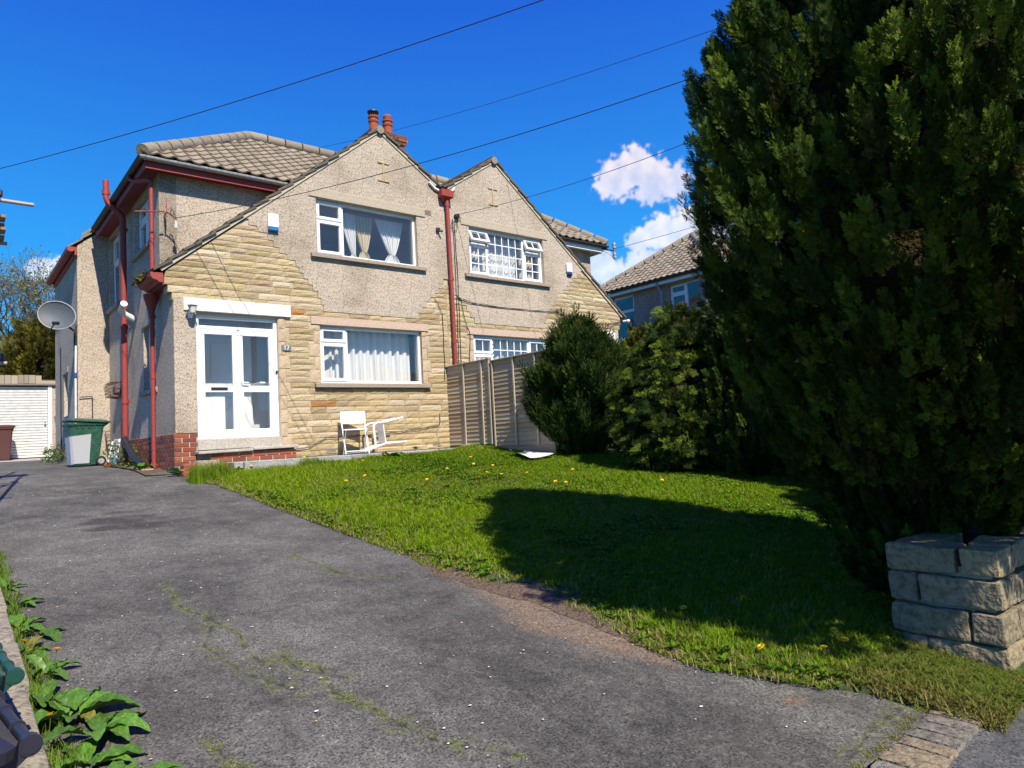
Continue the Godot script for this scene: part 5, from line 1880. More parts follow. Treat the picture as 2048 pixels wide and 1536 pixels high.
# ---- things standing about
func build_things() -> void:
	var green := tex(ntex(noise(FastNoiseLite.TYPE_SIMPLEX_SMOOTH, 0.03, 5, 62), [[0.0, 0.012, 0.055, 0.035], [0.6, 0.022, 0.085, 0.055], [1.0, 0.06, 0.12, 0.09]], 256), 0.8, 0.45)
	var lidm := tex(ntex(noise(FastNoiseLite.TYPE_SIMPLEX_SMOOTH, 0.03, 5, 63), [[0.0, 0.03, 0.075, 0.065], [0.6, 0.06, 0.12, 0.10], [1.0, 0.12, 0.17, 0.15]], 256), 0.6, 0.45)
	var b := wheelie_bin("green wheelie bin with a pale grey sheet stuck on its side", Vector3(-0.67, land(-0.7, -4.1), -4.10), 0.10, green, lidm, -0.07)
	b.scale = Vector3.ONE * 0.95
	var mb := MB.new()
	var grey := flat(0.42, 0.43, 0.46, 0.45)
	mb.hexa([Vector3(-0.245, 0.06, 0.236), Vector3(0.03, 0.06, 0.236), Vector3(0.06, 0.66, 0.272), Vector3(-0.29, 0.62, 0.272), Vector3(-0.245, 0.06, 0.22), Vector3(0.03, 0.06, 0.22), Vector3(0.06, 0.66, 0.255), Vector3(-0.29, 0.62, 0.255)])
	mb.hexa([Vector3(-0.282, 0.04, -0.12), Vector3(-0.282, 0.04, 0.19), Vector3(-0.322, 0.62, 0.23), Vector3(-0.322, 0.60, -0.14), Vector3(-0.26, 0.04, -0.12), Vector3(-0.26, 0.04, 0.19), Vector3(-0.30, 0.62, 0.23), Vector3(-0.30, 0.60, -0.14)])
	mb.hexa([Vector3(-0.248, 0.05, 0.238), Vector3(-0.284, 0.05, 0.19), Vector3(-0.324, 0.62, 0.232), Vector3(-0.29, 0.62, 0.274), Vector3(-0.24, 0.05, 0.22), Vector3(-0.26, 0.05, 0.19), Vector3(-0.30, 0.62, 0.23), Vector3(-0.28, 0.62, 0.255)])
	obj("grey_sheet", mb, grey, b)
	wheelie_bin("dark navy wheelie bin at the bottom left behind the low wall", Vector3(-3.165, -1.96, 9.54), 0.095, flat(0.022, 0.022, 0.035, 0.4), flat(0.022, 0.022, 0.035, 0.4), 0.0, "bins behind the low wall")
	wheelie_bin("dark green wheelie bin behind the low wall beyond the navy one", Vector3(-3.14, -1.95, 8.83), 0.06, flat(0.012, 0.06, 0.045, 0.35), flat(0.012, 0.06, 0.045, 0.35), 0.0, "bins behind the low wall")
	# white folding chair
	var t := thing("folding_chair", "white folding metal chair against the stone wall", "chair", Vector3(2.92, -0.508, 0.42), -0.30)
	mb = MB.new()
	for s in [-1, 1]:
		mb.tube([Vector3(s * 0.21, 0.775, -0.16), Vector3(s * 0.21, 0.60, -0.14), Vector3(s * 0.205, 0.012, 0.24)], 0.011, 8)
		mb.tube([Vector3(s * 0.19, 0.44, 0.21), Vector3(s * 0.185, 0.012, -0.18)], 0.011, 8)
	mb.tube([Vector3(-0.185, 0.03, -0.17), Vector3(0.185, 0.03, -0.17)], 0.009, 8)
	mb.tube([Vector3(-0.205, 0.06, 0.21), Vector3(0.205, 0.06, 0.21)], 0.009, 8)
	obj("frame", mb, M.upvc, t)
	mb = MB.new()
	var prev := []
	for k in 9:
		var a := lerpf(-0.225, 0.225, k / 8.0)
		var bow := -0.03 * (1.0 - pow(a / 0.225, 2.0))
		var cur := [Vector3(a, 0.565, -0.128 + bow), Vector3(a, 0.79, -0.155 + bow), Vector3(a, 0.79, -0.170 + bow), Vector3(a, 0.565, -0.143 + bow)]
		if k > 0:
			mb.quad(prev[0], cur[0], cur[1], prev[1])
			mb.quad(prev[1], cur[1], cur[2], prev[2])
			mb.quad(prev[2], cur[2], cur[3], prev[3])
			mb.quad(prev[3], cur[3], cur[0], prev[0])
		prev = cur
	obj("backrest", mb, M.upvc, t)
	mb = MB.new()
	mb.cbox(Vector3(0, 0.45, 0.03), Vector3(0.40, 0.022, 0.38), 0.01, Basis(Vector3.RIGHT, 0.04))
	obj("seat", mb, M.upvc, t)
	plastic_chair()
	# white sheet on the grass
	mb = MB.new()
	var pts := [Vector2(4.42, 3.50), Vector2(5.03, 3.42), Vector2(5.12, 2.56), Vector2(4.66, 2.70)]
	var n := 8
	var g := []
	for j in n + 1:
		var r := []
		for i in n + 1:
			var s := float(i) / n
			var w := float(j) / n
			var p: Vector2 = pts[0].lerp(pts[1], s).lerp(pts[3].lerp(pts[2], s), w)
			r.append(Vector3(p.x, land(p.x, p.y) + 0.085 + 0.03 * sin(s * 3.0 + w * 2.0) + 0.05 * pow(absf(s - 0.5) * 2.0, 2.0), p.y))
		g.append(r)
	for j in n:
		for i in n:
			mb.quad(g[j][i], g[j][i + 1], g[j + 1][i + 1], g[j + 1][i])
			var dn := Vector3(0, -0.006, 0)
			mb.quad(g[j + 1][i] + dn, g[j + 1][i + 1] + dn, g[j][i + 1] + dn, g[j][i] + dn)
	tag(obj("white_sheet", mb, M.white), "white plastic sheet lying on the lawn before the yew", "sheet")
	# rubbish by the side wall
	mb = MB.new()
	mb.cbox(Vector3(-0.16, -0.22, -3.95), Vector3(0.03, 0.52, 0.55), 0.006, Basis(Vector3.BACK, -0.16))
	mb.cbox(Vector3(-0.19, -0.24, -4.32), Vector3(0.025, 0.5, 0.07), 0.006, Basis(Vector3.BACK, -0.2))
	tag(obj("leaning_board", mb, M.white), "white board leaning on the side wall behind the green bin", "board")
	mb = MB.new()
	mb.tube([Vector3(-0.20, 0.02, -2.75), Vector3(-0.24, -0.10, -2.4), Vector3(-0.27, -0.33, -1.7), Vector3(-0.22, -0.50, -1.18)], [0.05, 0.06, 0.06, 0.05], 8)
	tag(obj("black_gutter_length", mb, M.black), "black plastic gutter length leaning between the two red pipes", "gutter")
	mb = MB.new()
	mb.cbox(Vector3(-0.30, -0.40, -3.35), Vector3(0.09, 0.16, 0.12), 0.01, Basis(Vector3.UP, 0.5))
	tag(obj("carton", mb, flat(0.10, 0.22, 0.42, 0.4)), "small blue and white carton on the ground by the green bin", "carton")
	for k in 7:
		mb = MB.new()
		mb.col = [Color(0.30, 0.10, 0.06), Color(0.36, 0.30, 0.22), Color(0.32, 0.28, 0.22)][k % 3]
		var p: Vector3 = [Vector3(-0.42, 0, -3.05), Vector3(-0.25, 0, -0.75), Vector3(-0.32, 0, -1.1), Vector3(0.16, 0, 0.30), Vector3(0.38, 0, 0.34), Vector3(0.10, 0, 0.12), Vector3(0.62, 0, 0.55)][k]
		var s: Vector3 = [Vector3(0.16, 0.10, 0.11), Vector3(0.2, 0.05, 0.16), Vector3(0.18, 0.05, 0.2), Vector3(0.30, 0.24, 0.24), Vector3(0.34, 0.28, 0.30), Vector3(0.2, 0.18, 0.2), Vector3(0.4, 0.22, 0.16)][k]
		p.y = land(p.x, p.z) + s.y * 0.35
		rock(mb, p, s, 7, 0.03, 0.04)
		var names := ["broken brick end on the ground beside the green bin's wheel", "flat stone at the foot of the front red pipe", "thin stone slab just behind the front red pipe", "rough stone at the corner below the door step, left one", "larger rough stone below the door step", "small rough stone against the brick corner", "long low stone edging the weeds below the door step"]
		tag(obj("loose_stone", mb, M.rubble), names[k], "stone", "loose stones by the wall")
	scaffold()
	wires()

func plastic_chair() -> void:
	var t := thing("plastic_chair", "white plastic garden chair tipped over on the paving", "chair", Vector3(3.45, -0.50, 0.52), 0.0)
	# modelled upright facing +x, then laid on its back with the seat standing
	var xf := Transform3D((Basis(Vector3.UP, -0.18) * Basis(Vector3.BACK, PI / 2 + 0.12)).scaled(Vector3.ONE * 0.92), Vector3(0.36, 0.40, 0.02))
	var mb := MB.new()
	mb.xf = xf
	mb.cbox(Vector3(0, 0.42, 0), Vector3(0.42, 0.025, 0.42), 0.02)
	mb.cbox(Vector3(0.20, 0.405, 0), Vector3(0.03, 0.05, 0.44), 0.012)
	obj("seat", mb, M.upvc, t)
	mb = MB.new()
	mb.xf = xf
	for k in 6:
		mb.cbox(Vector3(-0.25, 0.64, -0.165 + 0.066 * k), Vector3(0.014, 0.38, 0.045), 0.006, Basis(Vector3.BACK, 0.18))
	mb.cbox(Vector3(-0.295, 0.845, 0), Vector3(0.03, 0.06, 0.46), 0.014, Basis(Vector3.BACK, 0.18))
	for s in [-1, 1]:
		mb.cbox(Vector3(-0.25, 0.64, s * 0.215), Vector3(0.035, 0.46, 0.03), 0.012, Basis(Vector3.BACK, 0.18))
	obj("backrest", mb, M.upvc, t)
	for s in [-1, 1]:
		mb = MB.new()
		mb.xf = xf
		mb.tube([Vector3(-0.27, 0.66, s * 0.235), Vector3(-0.1, 0.655, s * 0.265), Vector3(0.12, 0.65, s * 0.27), Vector3(0.20, 0.63, s * 0.265), Vector3(0.225, 0.55, s * 0.255), Vector3(0.22, 0.42, s * 0.24)], [0.02, 0.026, 0.026, 0.024, 0.02, 0.02], 8)
		obj("armrest", mb, M.upvc, t)
		for x in [0.21, -0.21]:
			mb = MB.new()
			mb.xf = xf
			mb.tube([Vector3(x, 0.42, s * 0.20), Vector3(x * 1.18, 0.0, s * 0.245)], [0.026, 0.02], 6)
			obj("leg", mb, M.upvc, t)

func scaffold() -> void:
	var t := thing("scaffold", "scaffold tubes and boards jutting in at the left edge of the picture", "scaffold")
	for x in [-2.55, -3.9]:
		for z in [0.95, 2.6]:
			var mb := MB.new()
			mb.tube([Vector3(x, land(x, z) - 0.05, z), Vector3(x, 4.4, z)], 0.024, 8)
			obj("standard", mb, M.steel, t)
	for z in [1.02, 2.67]:
		for y in [2.52, 0.95]:
			var mb := MB.new()
			mb.tube([Vector3(-4.6, y, z), Vector3(-2.24 if z < 2.0 else -2.45, y, z)], 0.024, 10)
			obj("transom", mb, M.steel, t)
	var mb := MB.new()
	mb.tube([Vector3(-4.6, 3.02, 1.32), Vector3(-1.98, 2.985, 1.35)], 0.026, 12)
	obj("guard_rail", mb, M.steel, t)
	for k in 4:
		mb = MB.new()
		mb.col = Color(0.30, 0.21, 0.13) * R(0.8, 1.1)
		mb.cbox(Vector3(-3.3, 2.575 + 0.042 * (k % 2) + 0.16 * (k / 2), 1.04 + 0.24 * (k % 2)), Vector3(2.05, 0.038, 0.225), 0.004)
		obj("board", mb, M.wood, t)
	for p in [Vector3(-2.36, 2.52, 1.0), Vector3(-2.52, 0.98, 0.98), Vector3(-2.30, 1.03, 0.96), Vector3(-2.5, 3.2, 1.0), Vector3(-2.34, 3.14, 1.15)]:
		mb = MB.new()
		mb.cbox(p, Vector3(0.09, 0.10, 0.08), 0.02)
		obj("coupler", mb, M.dark_metal, t)
	for s in [[Vector3(-2.58, -0.4, 0.98), Vector3(-2.62, 2.5, 2.62)], [Vector3(-2.62, 2.45, 0.98), Vector3(-2.58, 0.0, 2.62)]]:
		mb = MB.new()
		mb.tube(s, 0.024, 8)
		obj("brace", mb, M.steel, t)

func wires() -> void:
	var list := [
		[Vector3(-2.49, 5.07, -4.08), 1.3, 0.5, "highest overhead wire crossing the whole left half of the sky"],
		[Vector3(6.40, 9.85, -10.60), 1.0, 0.7, "overhead wire passing the chimney pots"],
		[Vector3(0.19, 3.69, -0.49), 1.4, 0.88, "overhead wire from the red bracket past the first gable"],
		[Vector3(5.70, 4.50, 0.10), 2.7, 1.08, "overhead wire from the cable box across the second gable"],
	]
	for w in list:
		var mb := MB.new()
		var b := Vector3(7.80, 3.87 + w[1], 18.33)
		var pts := []
		for k in 41:
			var t := k / 40.0
			pts.append((w[0] as Vector3).lerp(b, t) - Vector3(0, 4.0 * w[2] * t * (1.0 - t), 0))
		mb.tube(pts, 0.0055 if w[1] != 1.3 else 0.0065, 5)
		tag(obj("overhead_wire", mb, M.black), w[3], "wire", "overhead telephone wires")
	var mb := MB.new()
	var pts := []
	for k in 21:
		var t := k / 20.0
		pts.append(Vector3(11.38, 4.65, -0.50).lerp(Vector3(22.0, 8.6, 6.5), t) - Vector3(0, 1.0 * t * (1.0 - t), 0))
	mb.tube(pts, 0.007, 5)
	tag(obj("overhead_wire", mb, M.black), "overhead wire from the far right eave bracket behind the big conifer", "wire", "overhead telephone wires")
	mb = MB.new()
	mb.tube([Vector3(7.80, land(7.8, 18.33) - 0.1, 18.33), Vector3(7.80, 6.9, 18.33)], [0.14, 0.10], 12)
	var p := thing("telegraph_pole", "tarred timber telegraph pole across the street that carries the wires", "pole")
	obj("shaft", mb, M.bark, p)
	mb = MB.new()
	mb.cbox(Vector3(7.8, 6.6, 18.33), Vector3(0.5, 0.1, 0.1), 0.01)
	obj("head", mb, M.dark_metal, p)

# ---- plants
func frond(mb: MB, at: Transform3D, size: float, pairs := 7, droop := 0.0) -> void:  # a flat spray of scale leaves along +y
	var x := at.basis.x
	var y := at.basis.y
	var z := at.basis.z
	var o := at.origin
	var tip := o + y * size - Vector3.UP * droop * size
	mb.tri(o - x * size * 0.02, o + x * size * 0.02, tip)
	for k in pairs:
		var s := 0.10 + 0.82 * k / pairs
		var base := o.lerp(tip, s) + (Vector3.UP * droop * size * s * (1.0 - s) * 1.2)
		for side in [-1.0, 1.0]:
			var l := size * 0.46 * (1.0 - 0.72 * s) * R(0.75, 1.2)
			var ang := R(0.6, 0.95)
			var d: Vector3 = (x * side * sin(ang) + y * cos(ang) + z * R(-0.3, 0.3)).normalized()
			var p: Vector3 = x * side * cos(ang) - y * sin(ang)
			var e := base + d * l - Vector3.UP * droop * l * 0.7
			var w := l * 0.10 + 0.0009
			mb.tri(base - y * w * 0.4, base.lerp(e, 0.45) + p * w * side, e)
			mb.tri(base - y * w * 0.4, e, base.lerp(e, 0.45) - p * w * side)
			for q in [0.35, 0.62]:
				var b2 := base.lerp(e, q)
				var d2: Vector3 = (d * 0.75 + y * 0.5 * (1.0 if q < 0.5 else -0.3) + p * 0.35 * (1.0 if q > 0.5 else -0.4)).normalized()
				var l2 := l * 0.38
				mb.tri(b2 - d * w * 0.7, b2 + d * w * 0.7, b2 + d2 * l2)

func aligned(dir: Vector3, spin: float) -> Basis:
	var y := dir.normalized()
	var x := y.cross(Vector3(0.2, 0.3, 0.93)).normalized()
	return Basis(x, y, x.cross(y)).rotated(y, spin)

func plume(kind: int) -> ArrayMesh:
	var mb := MB.new()
	if kind == 0:  # upright cypress plume
		for k in 34:
			var s := k / 34.0
			var a := k * 2.4 + R(-0.3, 0.3)
			var up := lerpf(0.8, 2.4, s)
			var d := Vector3(cos(a), up, sin(a)).normalized()
			var f := R(0.5, 1.6)
			mb.col = Color(f, f, f * R(0.7, 1.1))
			frond(mb, Transform3D(aligned(d, R(-0.8, 0.8)), Vector3(cos(a) * 0.02, 0.30 * s, sin(a) * 0.02)), R(0.065, 0.115) * (1.15 - 0.35 * s), 8)
	elif kind == 1:  # yew: short shoots set with needles
		for k in 20:
			var a := k * 2.4 + R(-0.4, 0.4)
			var up := R(0.7, 3.2)
			var d := Vector3(cos(a), up, sin(a)).normalized()
			var o := Vector3(cos(a) * 0.03, 0.009 * k, sin(a) * 0.03)
			var l := R(0.045, 0.09)
			var f := R(0.75, 1.25)
			mb.col = Color(f, f, f)
			var ba := aligned(d, R(0, TAU))
			mb.tri(o - ba.x * 0.003, o + ba.x * 0.003, o + d * l)
			for i in 11:
				var s := (i + 0.5) / 11.0
				for side in [-1.0, 1.0]:
					var nd: Vector3 = (ba.x * side + ba.y * 0.8 + ba.z * R(-0.9, 0.9)).normalized()
					var b := o + d * l * s
					var len := 0.021 * (1.0 - 0.35 * s)
					var w := (ba.y + ba.z * R(-0.6, 0.6)) * 0.0036
					mb.tri(b - w, b + w, b + nd * len)
	else:  # arching, open sprays of a cypress left to grow
		for k in 9:
			var a := k * 0.75 - 3.0
			var d := Vector3(sin(a) * 0.8, R(0.1, 0.5), 0.55 + 0.45 * cos(a)).normalized()
			var f := R(0.8, 1.25)
			mb.col = Color(f, f, f)
			frond(mb, Transform3D(aligned(d, R(-0.4, 0.4)), d * 0.05), R(0.16, 0.26), 9, 0.35)
	return mb.done()

var plumes := {}

func spread(parent: Node, called: String, kind: int, spots: Array, m: Material) -> void:
	if not plumes.has(kind):
		plumes[kind] = plume(kind)
	var mm := MultiMesh.new()
	mm.transform_format = MultiMesh.TRANSFORM_3D
	mm.use_colors = true
	mm.mesh = plumes[kind]
	mm.instance_count = spots.size()
	for i in spots.size():
		mm.set_instance_transform(i, spots[i][0])
		mm.set_instance_color(i, spots[i][1])
	var o := MultiMeshInstance3D.new()
	o.multimesh = mm
	o.material_override = m
	o.name = called
	o.set_meta("kind", "stuff")
	parent.add_child(o, true)

func profile(p: Array, y: float) -> Array:  # rows of [height, radius, x, z]
	if y <= p[0][0]:
		return [p[0][1], p[0][2], p[0][3]]
	for k in p.size() - 1:
		if y < p[k + 1][0]:
			var s: float = (y - p[k][0]) / (p[k + 1][0] - p[k][0])
			return [lerpf(p[k][1], p[k + 1][1], s), lerpf(p[k][2], p[k + 1][2], s), lerpf(p[k][3], p[k + 1][3], s)]
	return [p[-1][1], p[-1][2], p[-1][3]]

# an evergreen: limbs rising from the foot, an added solid hull that keeps light out of the inside, plumes over the outside
func evergreen(called: String, label: String, category: String, group: String, foot: Vector3, prof: Array, count: int, kind: int, size: float, lobes: float, tones: Array, lean := 0.6) -> Node3D:
	var t := thing(called, label, category, foot, 0.0, group)
	var fr := func(y: float, a: float):
		var q := profile(prof, y)
		var b := 1.0 + lobes * (bump.get_noise_3d(cos(a) * 9.0 + foot.x * 5.0, y * 6.5, sin(a) * 9.0) + 0.6 * bump.get_noise_3d(cos(a) * 22.0, y * 15.0 + foot.z * 3.0, sin(a) * 22.0))
		return Vector3(q[1] + cos(a) * q[0] * b, y, q[2] + sin(a) * q[0] * b)
	var y0: float = prof[0][0]
	var y1: float = prof[-1][0]
	var mb := MB.new()
	var na := 30
	var ny := 30
	for j in ny:
		for i in na:
			var q := []
			for w in [[0, 0], [1, 0], [1, 1], [0, 1]]:
				var y := lerpf(y0, y1, float(j + w[1]) / ny)
				var a: float = -TAU * (i + w[0]) / na
				var p: Vector3 = fr.call(y, a)
				var c := profile(prof, y)
				var s := 0.64 + 0.05 * sin(a * 7.0 + y * 9.0)
				q.append(Vector3(lerpf(c[1], p.x, s), y, lerpf(c[2], p.z, s)))
			mb.quad(q[0], q[1], q[2], q[3])
	obj("light_blocking_hull", mb, M.inner, t)  # closed dark hull added so that no light passes through the crown
	mb = MB.new()
	for k in 9:
		var a := TAU * k / 9.0 + R(-0.2, 0.2)
		var top: Vector3 = fr.call(lerpf(y0, y1, R(0.45, 0.8)), a)
		var mid: Vector3 = fr.call(lerpf(y0, y1, 0.16), a)
		var c0 := Vector3(prof[0][2], 0, prof[0][3])
		mb.tube([Vector3(cos(a) * 0.08, -0.08, sin(a) * 0.08) + c0, c0.lerp(mid, 0.55) + Vector3(0, mid.y * 0.2, 0), mid * Vector3(0.9, 1, 0.9) + Vector3(prof[2][2], 0, prof[2][3]) * 0.1, top.lerp(Vector3(prof[-1][2], top.y, prof[-1][3]), 0.35)], [0.06, 0.045, 0.035, 0.012], 7)
	obj("trunk", mb, M.bark, t)
	var spots := []
	while spots.size() < count:
		var y := R(y0, y1)
		var q := profile(prof, y)
		var widest := 0.0
		for r in prof:
			widest = maxf(widest, r[1])
		if rng.randf() > (q[0] / widest) + 0.12:
			continue
		var a := R(0, TAU)
		var p: Vector3 = fr.call(y, a)
		var out := Vector3(cos(a), 0, sin(a))
		var inset := R(0.0, 1.0)
		inset = inset * inset * 0.36
		p -= out * minf(inset, q[0] * 0.5)
		p.y -= 0.15 * size
		if rng.randf() < 0.07:  # stray shoots
			p += out * R(0.04, 0.12) * size + Vector3.UP * R(0.05, 0.22) * size
		var d := Vector3.UP + out * R(lean * 0.5, lean * 1.3) + Vector3(R(-0.2, 0.2), 0, R(-0.2, 0.2))
		var s := size * R(0.7, 1.25)
		var tone: Color = (tones[0] as Color).lerp(tones[1], pow(rng.randf(), 2.0))
		if rng.randf() < 0.012:
			tone = tones[2]
		var ba := aligned(d, R(0, TAU))
		if kind == 2:
			ba = Basis.looking_at(-out - Vector3.UP * 0.1).rotated(out, R(-0.5, 0.5)).rotated(Vector3.UP, R(-0.6, 0.6))
		spots.append([Transform3D(ba.scaled(Vector3.ONE * s), p), tone])
	spread(t, "crown", kind, spots, M.leaf)
	return t

func shift(p: Array, foot: Vector3) -> Array:  # profile rows given in the world, seen from the foot
	var out := []
	for r in p:
		out.append([r[0] - foot.y, r[1], r[2] - foot.x, r[3] - foot.z])
	return out

func build_trees() -> void:
	rng.seed = 303
	var foot := Vector3(2.45, land(2.45, 9.9), 9.90)
	evergreen("conifer", "huge dark conifer filling the right side behind the stone pier", "tree", "conifers along the lawn", foot, shift([[-1.55, 0.42, 2.48, 9.92], [-1.05, 0.50, 2.42, 9.98], [-0.8, 0.62, 2.22, 10.15], [-0.25, 1.14, 1.90, 10.48], [0.33, 1.44, 1.68, 10.70], [0.9, 1.44, 1.64, 10.74], [1.5, 1.30, 1.66, 10.72], [2.2, 1.14, 1.66, 10.72], [3.2, 0.84, 1.66, 10.7], [4.2, 0.46, 1.68, 10.65], [4.85, 0.06, 1.70, 10.6]], foot), 9800, 0, 0.56, 0.30, [Color(0.018, 0.040, 0.007), Color(0.125, 0.185, 0.018), Color(0.10, 0.085, 0.02)])
	foot = Vector3(4.75, land(4.7, 10.0), 10.0)
	evergreen("conifer", "lower conifer behind the street wall at the right edge", "tree", "conifers along the lawn", foot, shift([[-1.5, 0.35, 4.75, 10.0], [-1.1, 0.7, 4.75, 10.0], [-0.5, 0.95, 4.75, 10.0], [0.1, 0.9, 4.75, 10.0], [0.6, 0.6, 4.75, 10.0], [0.9, 0.1, 4.75, 10.0]], foot), 900, 0, 0.9, 0.2, [Color(0.022, 0.036, 0.009), Color(0.075, 0.10, 0.02), Color(0.10, 0.06, 0.02)])
	foot = Vector3(5.72, land(5.7, 3.5), 3.50)
	evergreen("yew_bush", "round dark green yew bush in front of the fence end", "bush", "", foot, shift([[-0.62, 0.26, 5.72, 3.50], [-0.35, 0.38, 5.72, 3.48], [0.0, 0.56, 5.70, 3.46], [0.35, 0.70, 5.70, 3.46], [0.75, 0.72, 5.70, 3.46], [1.1, 0.60, 5.70, 3.46], [1.4, 0.38, 5.70, 3.48], [1.66, 0.10, 5.7, 3.50]], foot), 4600, 1, 1.0, 0.62, [Color(0.014, 0.032, 0.008), Color(0.075, 0.13, 0.02), Color(0.16, 0.14, 0.03)], 0.5)
	foot = Vector3(6.75, land(6.3, 4.3), 4.0)
	evergreen("golden_conifer", "small golden-tipped conifer between the yew and the cypress", "bush", "", foot, shift([[-0.7, 0.25, 6.75, 4.0], [0.0, 0.46, 6.75, 4.0], [0.7, 0.44, 6.75, 4.0], [1.15, 0.26, 6.75, 4.0], [1.5, 0.06, 6.75, 4.0]], foot), 700, 0, 0.7, 0.16, [Color(0.05, 0.06, 0.012), Color(0.20, 0.19, 0.03), Color(0.16, 0.10, 0.03)])
	foot = Vector3(5.62, land(5.6, 5.5), 5.55)
	evergreen("cypress_bush", "bushy cypress with bright arching sprays right of the yew", "bush", "", foot, shift([[-0.95, 0.50, 5.62, 5.55], [-0.6, 0.74, 5.58, 5.55], [-0.1, 0.84, 5.56, 5.55], [0.4, 0.78, 5.58, 5.55], [0.9, 0.58, 5.62, 5.6], [1.3, 0.32, 5.7, 5.65], [1.55, 0.06, 5.72, 5.7]], foot), 900, 2, 0.8, 0.2, [Color(0.018, 0.036, 0.008), Color(0.14, 0.20, 0.022), Color(0.12, 0.14, 0.03)])
	foot = Vector3(5.80, land(5.8, 6.7), 6.75)
	evergreen("cypress", "slender dark cypress rising before the neighbouring roof", "tree", "", foot, shift([[-1.0, 0.40, 5.80, 6.75], [-0.5, 0.62, 5.80, 6.75], [0.2, 0.68, 5.80, 6.75], [0.9, 0.55, 5.80, 6.72], [1.4, 0.34, 5.80, 6.7], [1.78, 0.05, 5.80, 6.7]], foot), 2000, 0, 0.56, 0.25, [Color(0.018, 0.038, 0.008), Color(0.09, 0.14, 0.02), Color(0.13, 0.13, 0.03)])
	foot = Vector3(5.85, land(5.8, 7.9), 7.95)
	evergreen("cypress", "dark cypress beside the huge conifer at the back of the lawn", "tree", "", foot, shift([[-1.1, 0.5, 5.85, 7.95], [-0.5, 0.75, 5.85, 7.95], [0.5, 0.75, 5.85, 7.95], [1.4, 0.5, 5.85, 7.95], [2.1, 0.08, 5.85, 7.95]], foot), 1200, 0, 0.85, 0.18, [Color(0.02, 0.032, 0.008), Color(0.06, 0.085, 0.018), Color(0.10, 0.08, 0.03)])
	# far trees behind the garage
	bare_tree("tall half-bare tree in bud behind the garage", Vector3(-0.6, 0.2, -33.0), 12.6, 8, 505, Color(0.23, 0.24, 0.07), 5200)
	bare_tree("bare street tree mirrored in the porch glass", Vector3(6.4, -2.2, 25.0), 9.5, 7, 506, Color(0.16, 0.15, 0.06), 300)
	rng.seed = 404
	foot = Vector3(1.3, 0.0, -24.0)
	evergreen("evergreen", "yellow-green evergreen behind the garage roof", "tree", "", foot, [[0.1, 1.0, 0.0, 0.0], [1.5, 2.2, 0.0, 0.0], [3.2, 2.5, 0.0, 0.0], [4.6, 1.9, 0.0, 0.0], [5.6, 1.0, 0.0, 0.0], [6.1, 0.1, 0.0, 0.0]], 900, 0, 2.6, 0.2, [Color(0.06, 0.06, 0.012), Color(0.22, 0.19, 0.03), Color(0.12, 0.1, 0.02)])
	foot = Vector3(-3.2, 0.0, -26.0)
	evergreen("evergreen", "lower yellow-green shrub behind the garage boards at the left edge", "tree", "", foot, [[0.1, 1.2, 0.0, 0.0], [1.5, 2.4, 0.0, 0.0], [2.8, 2.4, 0.0, 0.0], [3.8, 1.5, 0.0, 0.0], [4.4, 0.1, 0.0, 0.0]], 700, 0, 2.6, 0.2, [Color(0.07, 0.065, 0.014), Color(0.24, 0.21, 0.035), Color(0.12, 0.1, 0.02)])

func bare_tree(label: String, foot: Vector3, height: float, depth: int, seeded: int, bud: Color, buds: int) -> void:
	rng.seed = seeded
	var t := thing("bare_tree", label, "tree", foot)
	var mb := MB.new()
	var tips := []
	var stack := [[Vector3(0, -0.2, 0), Vector3(0.05, 1, 0.02), height * 0.24, height * 0.022, 0]]
	while stack:
		var b: Array = stack.pop_back()
		var p: Vector3 = b[0]
		var d: Vector3 = (b[1] as Vector3).normalized()
		var l: float = b[2]
		var r: float = b[3]
		var k: int = b[4]
		var bend := Vector3(R(-1, 1), R(-0.2, 0.6), R(-1, 1)) * 0.16
		var m := p + d * l * 0.5 + bend * l * 0.4
		var e := p + (d + bend).normalized() * l
		mb.tube([p, m, e], [r, r * 0.85, r * 0.66], 3 if k > 3 else 6, false)
		if k >= depth - 3:
			tips.append([e, (e - p).normalized()])
		if k < depth:
			var n := 3 if k > 0 and rng.randf() < 0.55 else 2
			if k == 0:
				n = 4
			for i in n:
				var a := TAU * i / n + R(-0.6, 0.6)
				var sp := R(0.35, 0.75)
				var ba := aligned(d, a)
				stack.append([e if i < 2 else m, d * cos(sp) + ba.x * sin(sp) + Vector3(0, 0.18, 0), l * R(0.66, 0.86), r * R(0.55, 0.7), k + 1])
	obj("branches", mb, M.twig, t)
	var lm := MB.new()
	lm.tri(Vector3(-0.03, 0, 0), Vector3(0.03, 0, 0), Vector3(0, 0.10, 0.02))
	lm.tri(Vector3(0, 0, -0.03), Vector3(0, 0, 0.03), Vector3(0.02, 0.09, 0))
	var mm := MultiMesh.new()
	mm.transform_format = MultiMesh.TRANSFORM_3D
	mm.use_colors = true
	mm.mesh = lm.done()
	mm.instance_count = buds
	for i in buds:
		var s: Array = tips[rng.randi() % tips.size()]
		mm.set_instance_transform(i, Transform3D(aligned(Vector3(R(-1, 1), R(-0.3, 1), R(-1, 1)), R(0, TAU)).scaled(Vector3.ONE * R(0.7, 1.6)), s[0] + Vector3(R(-0.2, 0.2), R(-0.25, 0.2), R(-0.2, 0.2))))
		var f := R(0.7, 1.3)
		mm.set_instance_color(i, Color(bud.r * f, bud.g * f, bud.b * f))
	var o := MultiMeshInstance3D.new()
	o.multimesh = mm
	o.material_override = M.leaf
	o.name = "crown"
	o.set_meta("kind", "stuff")
	t.add_child(o, true)

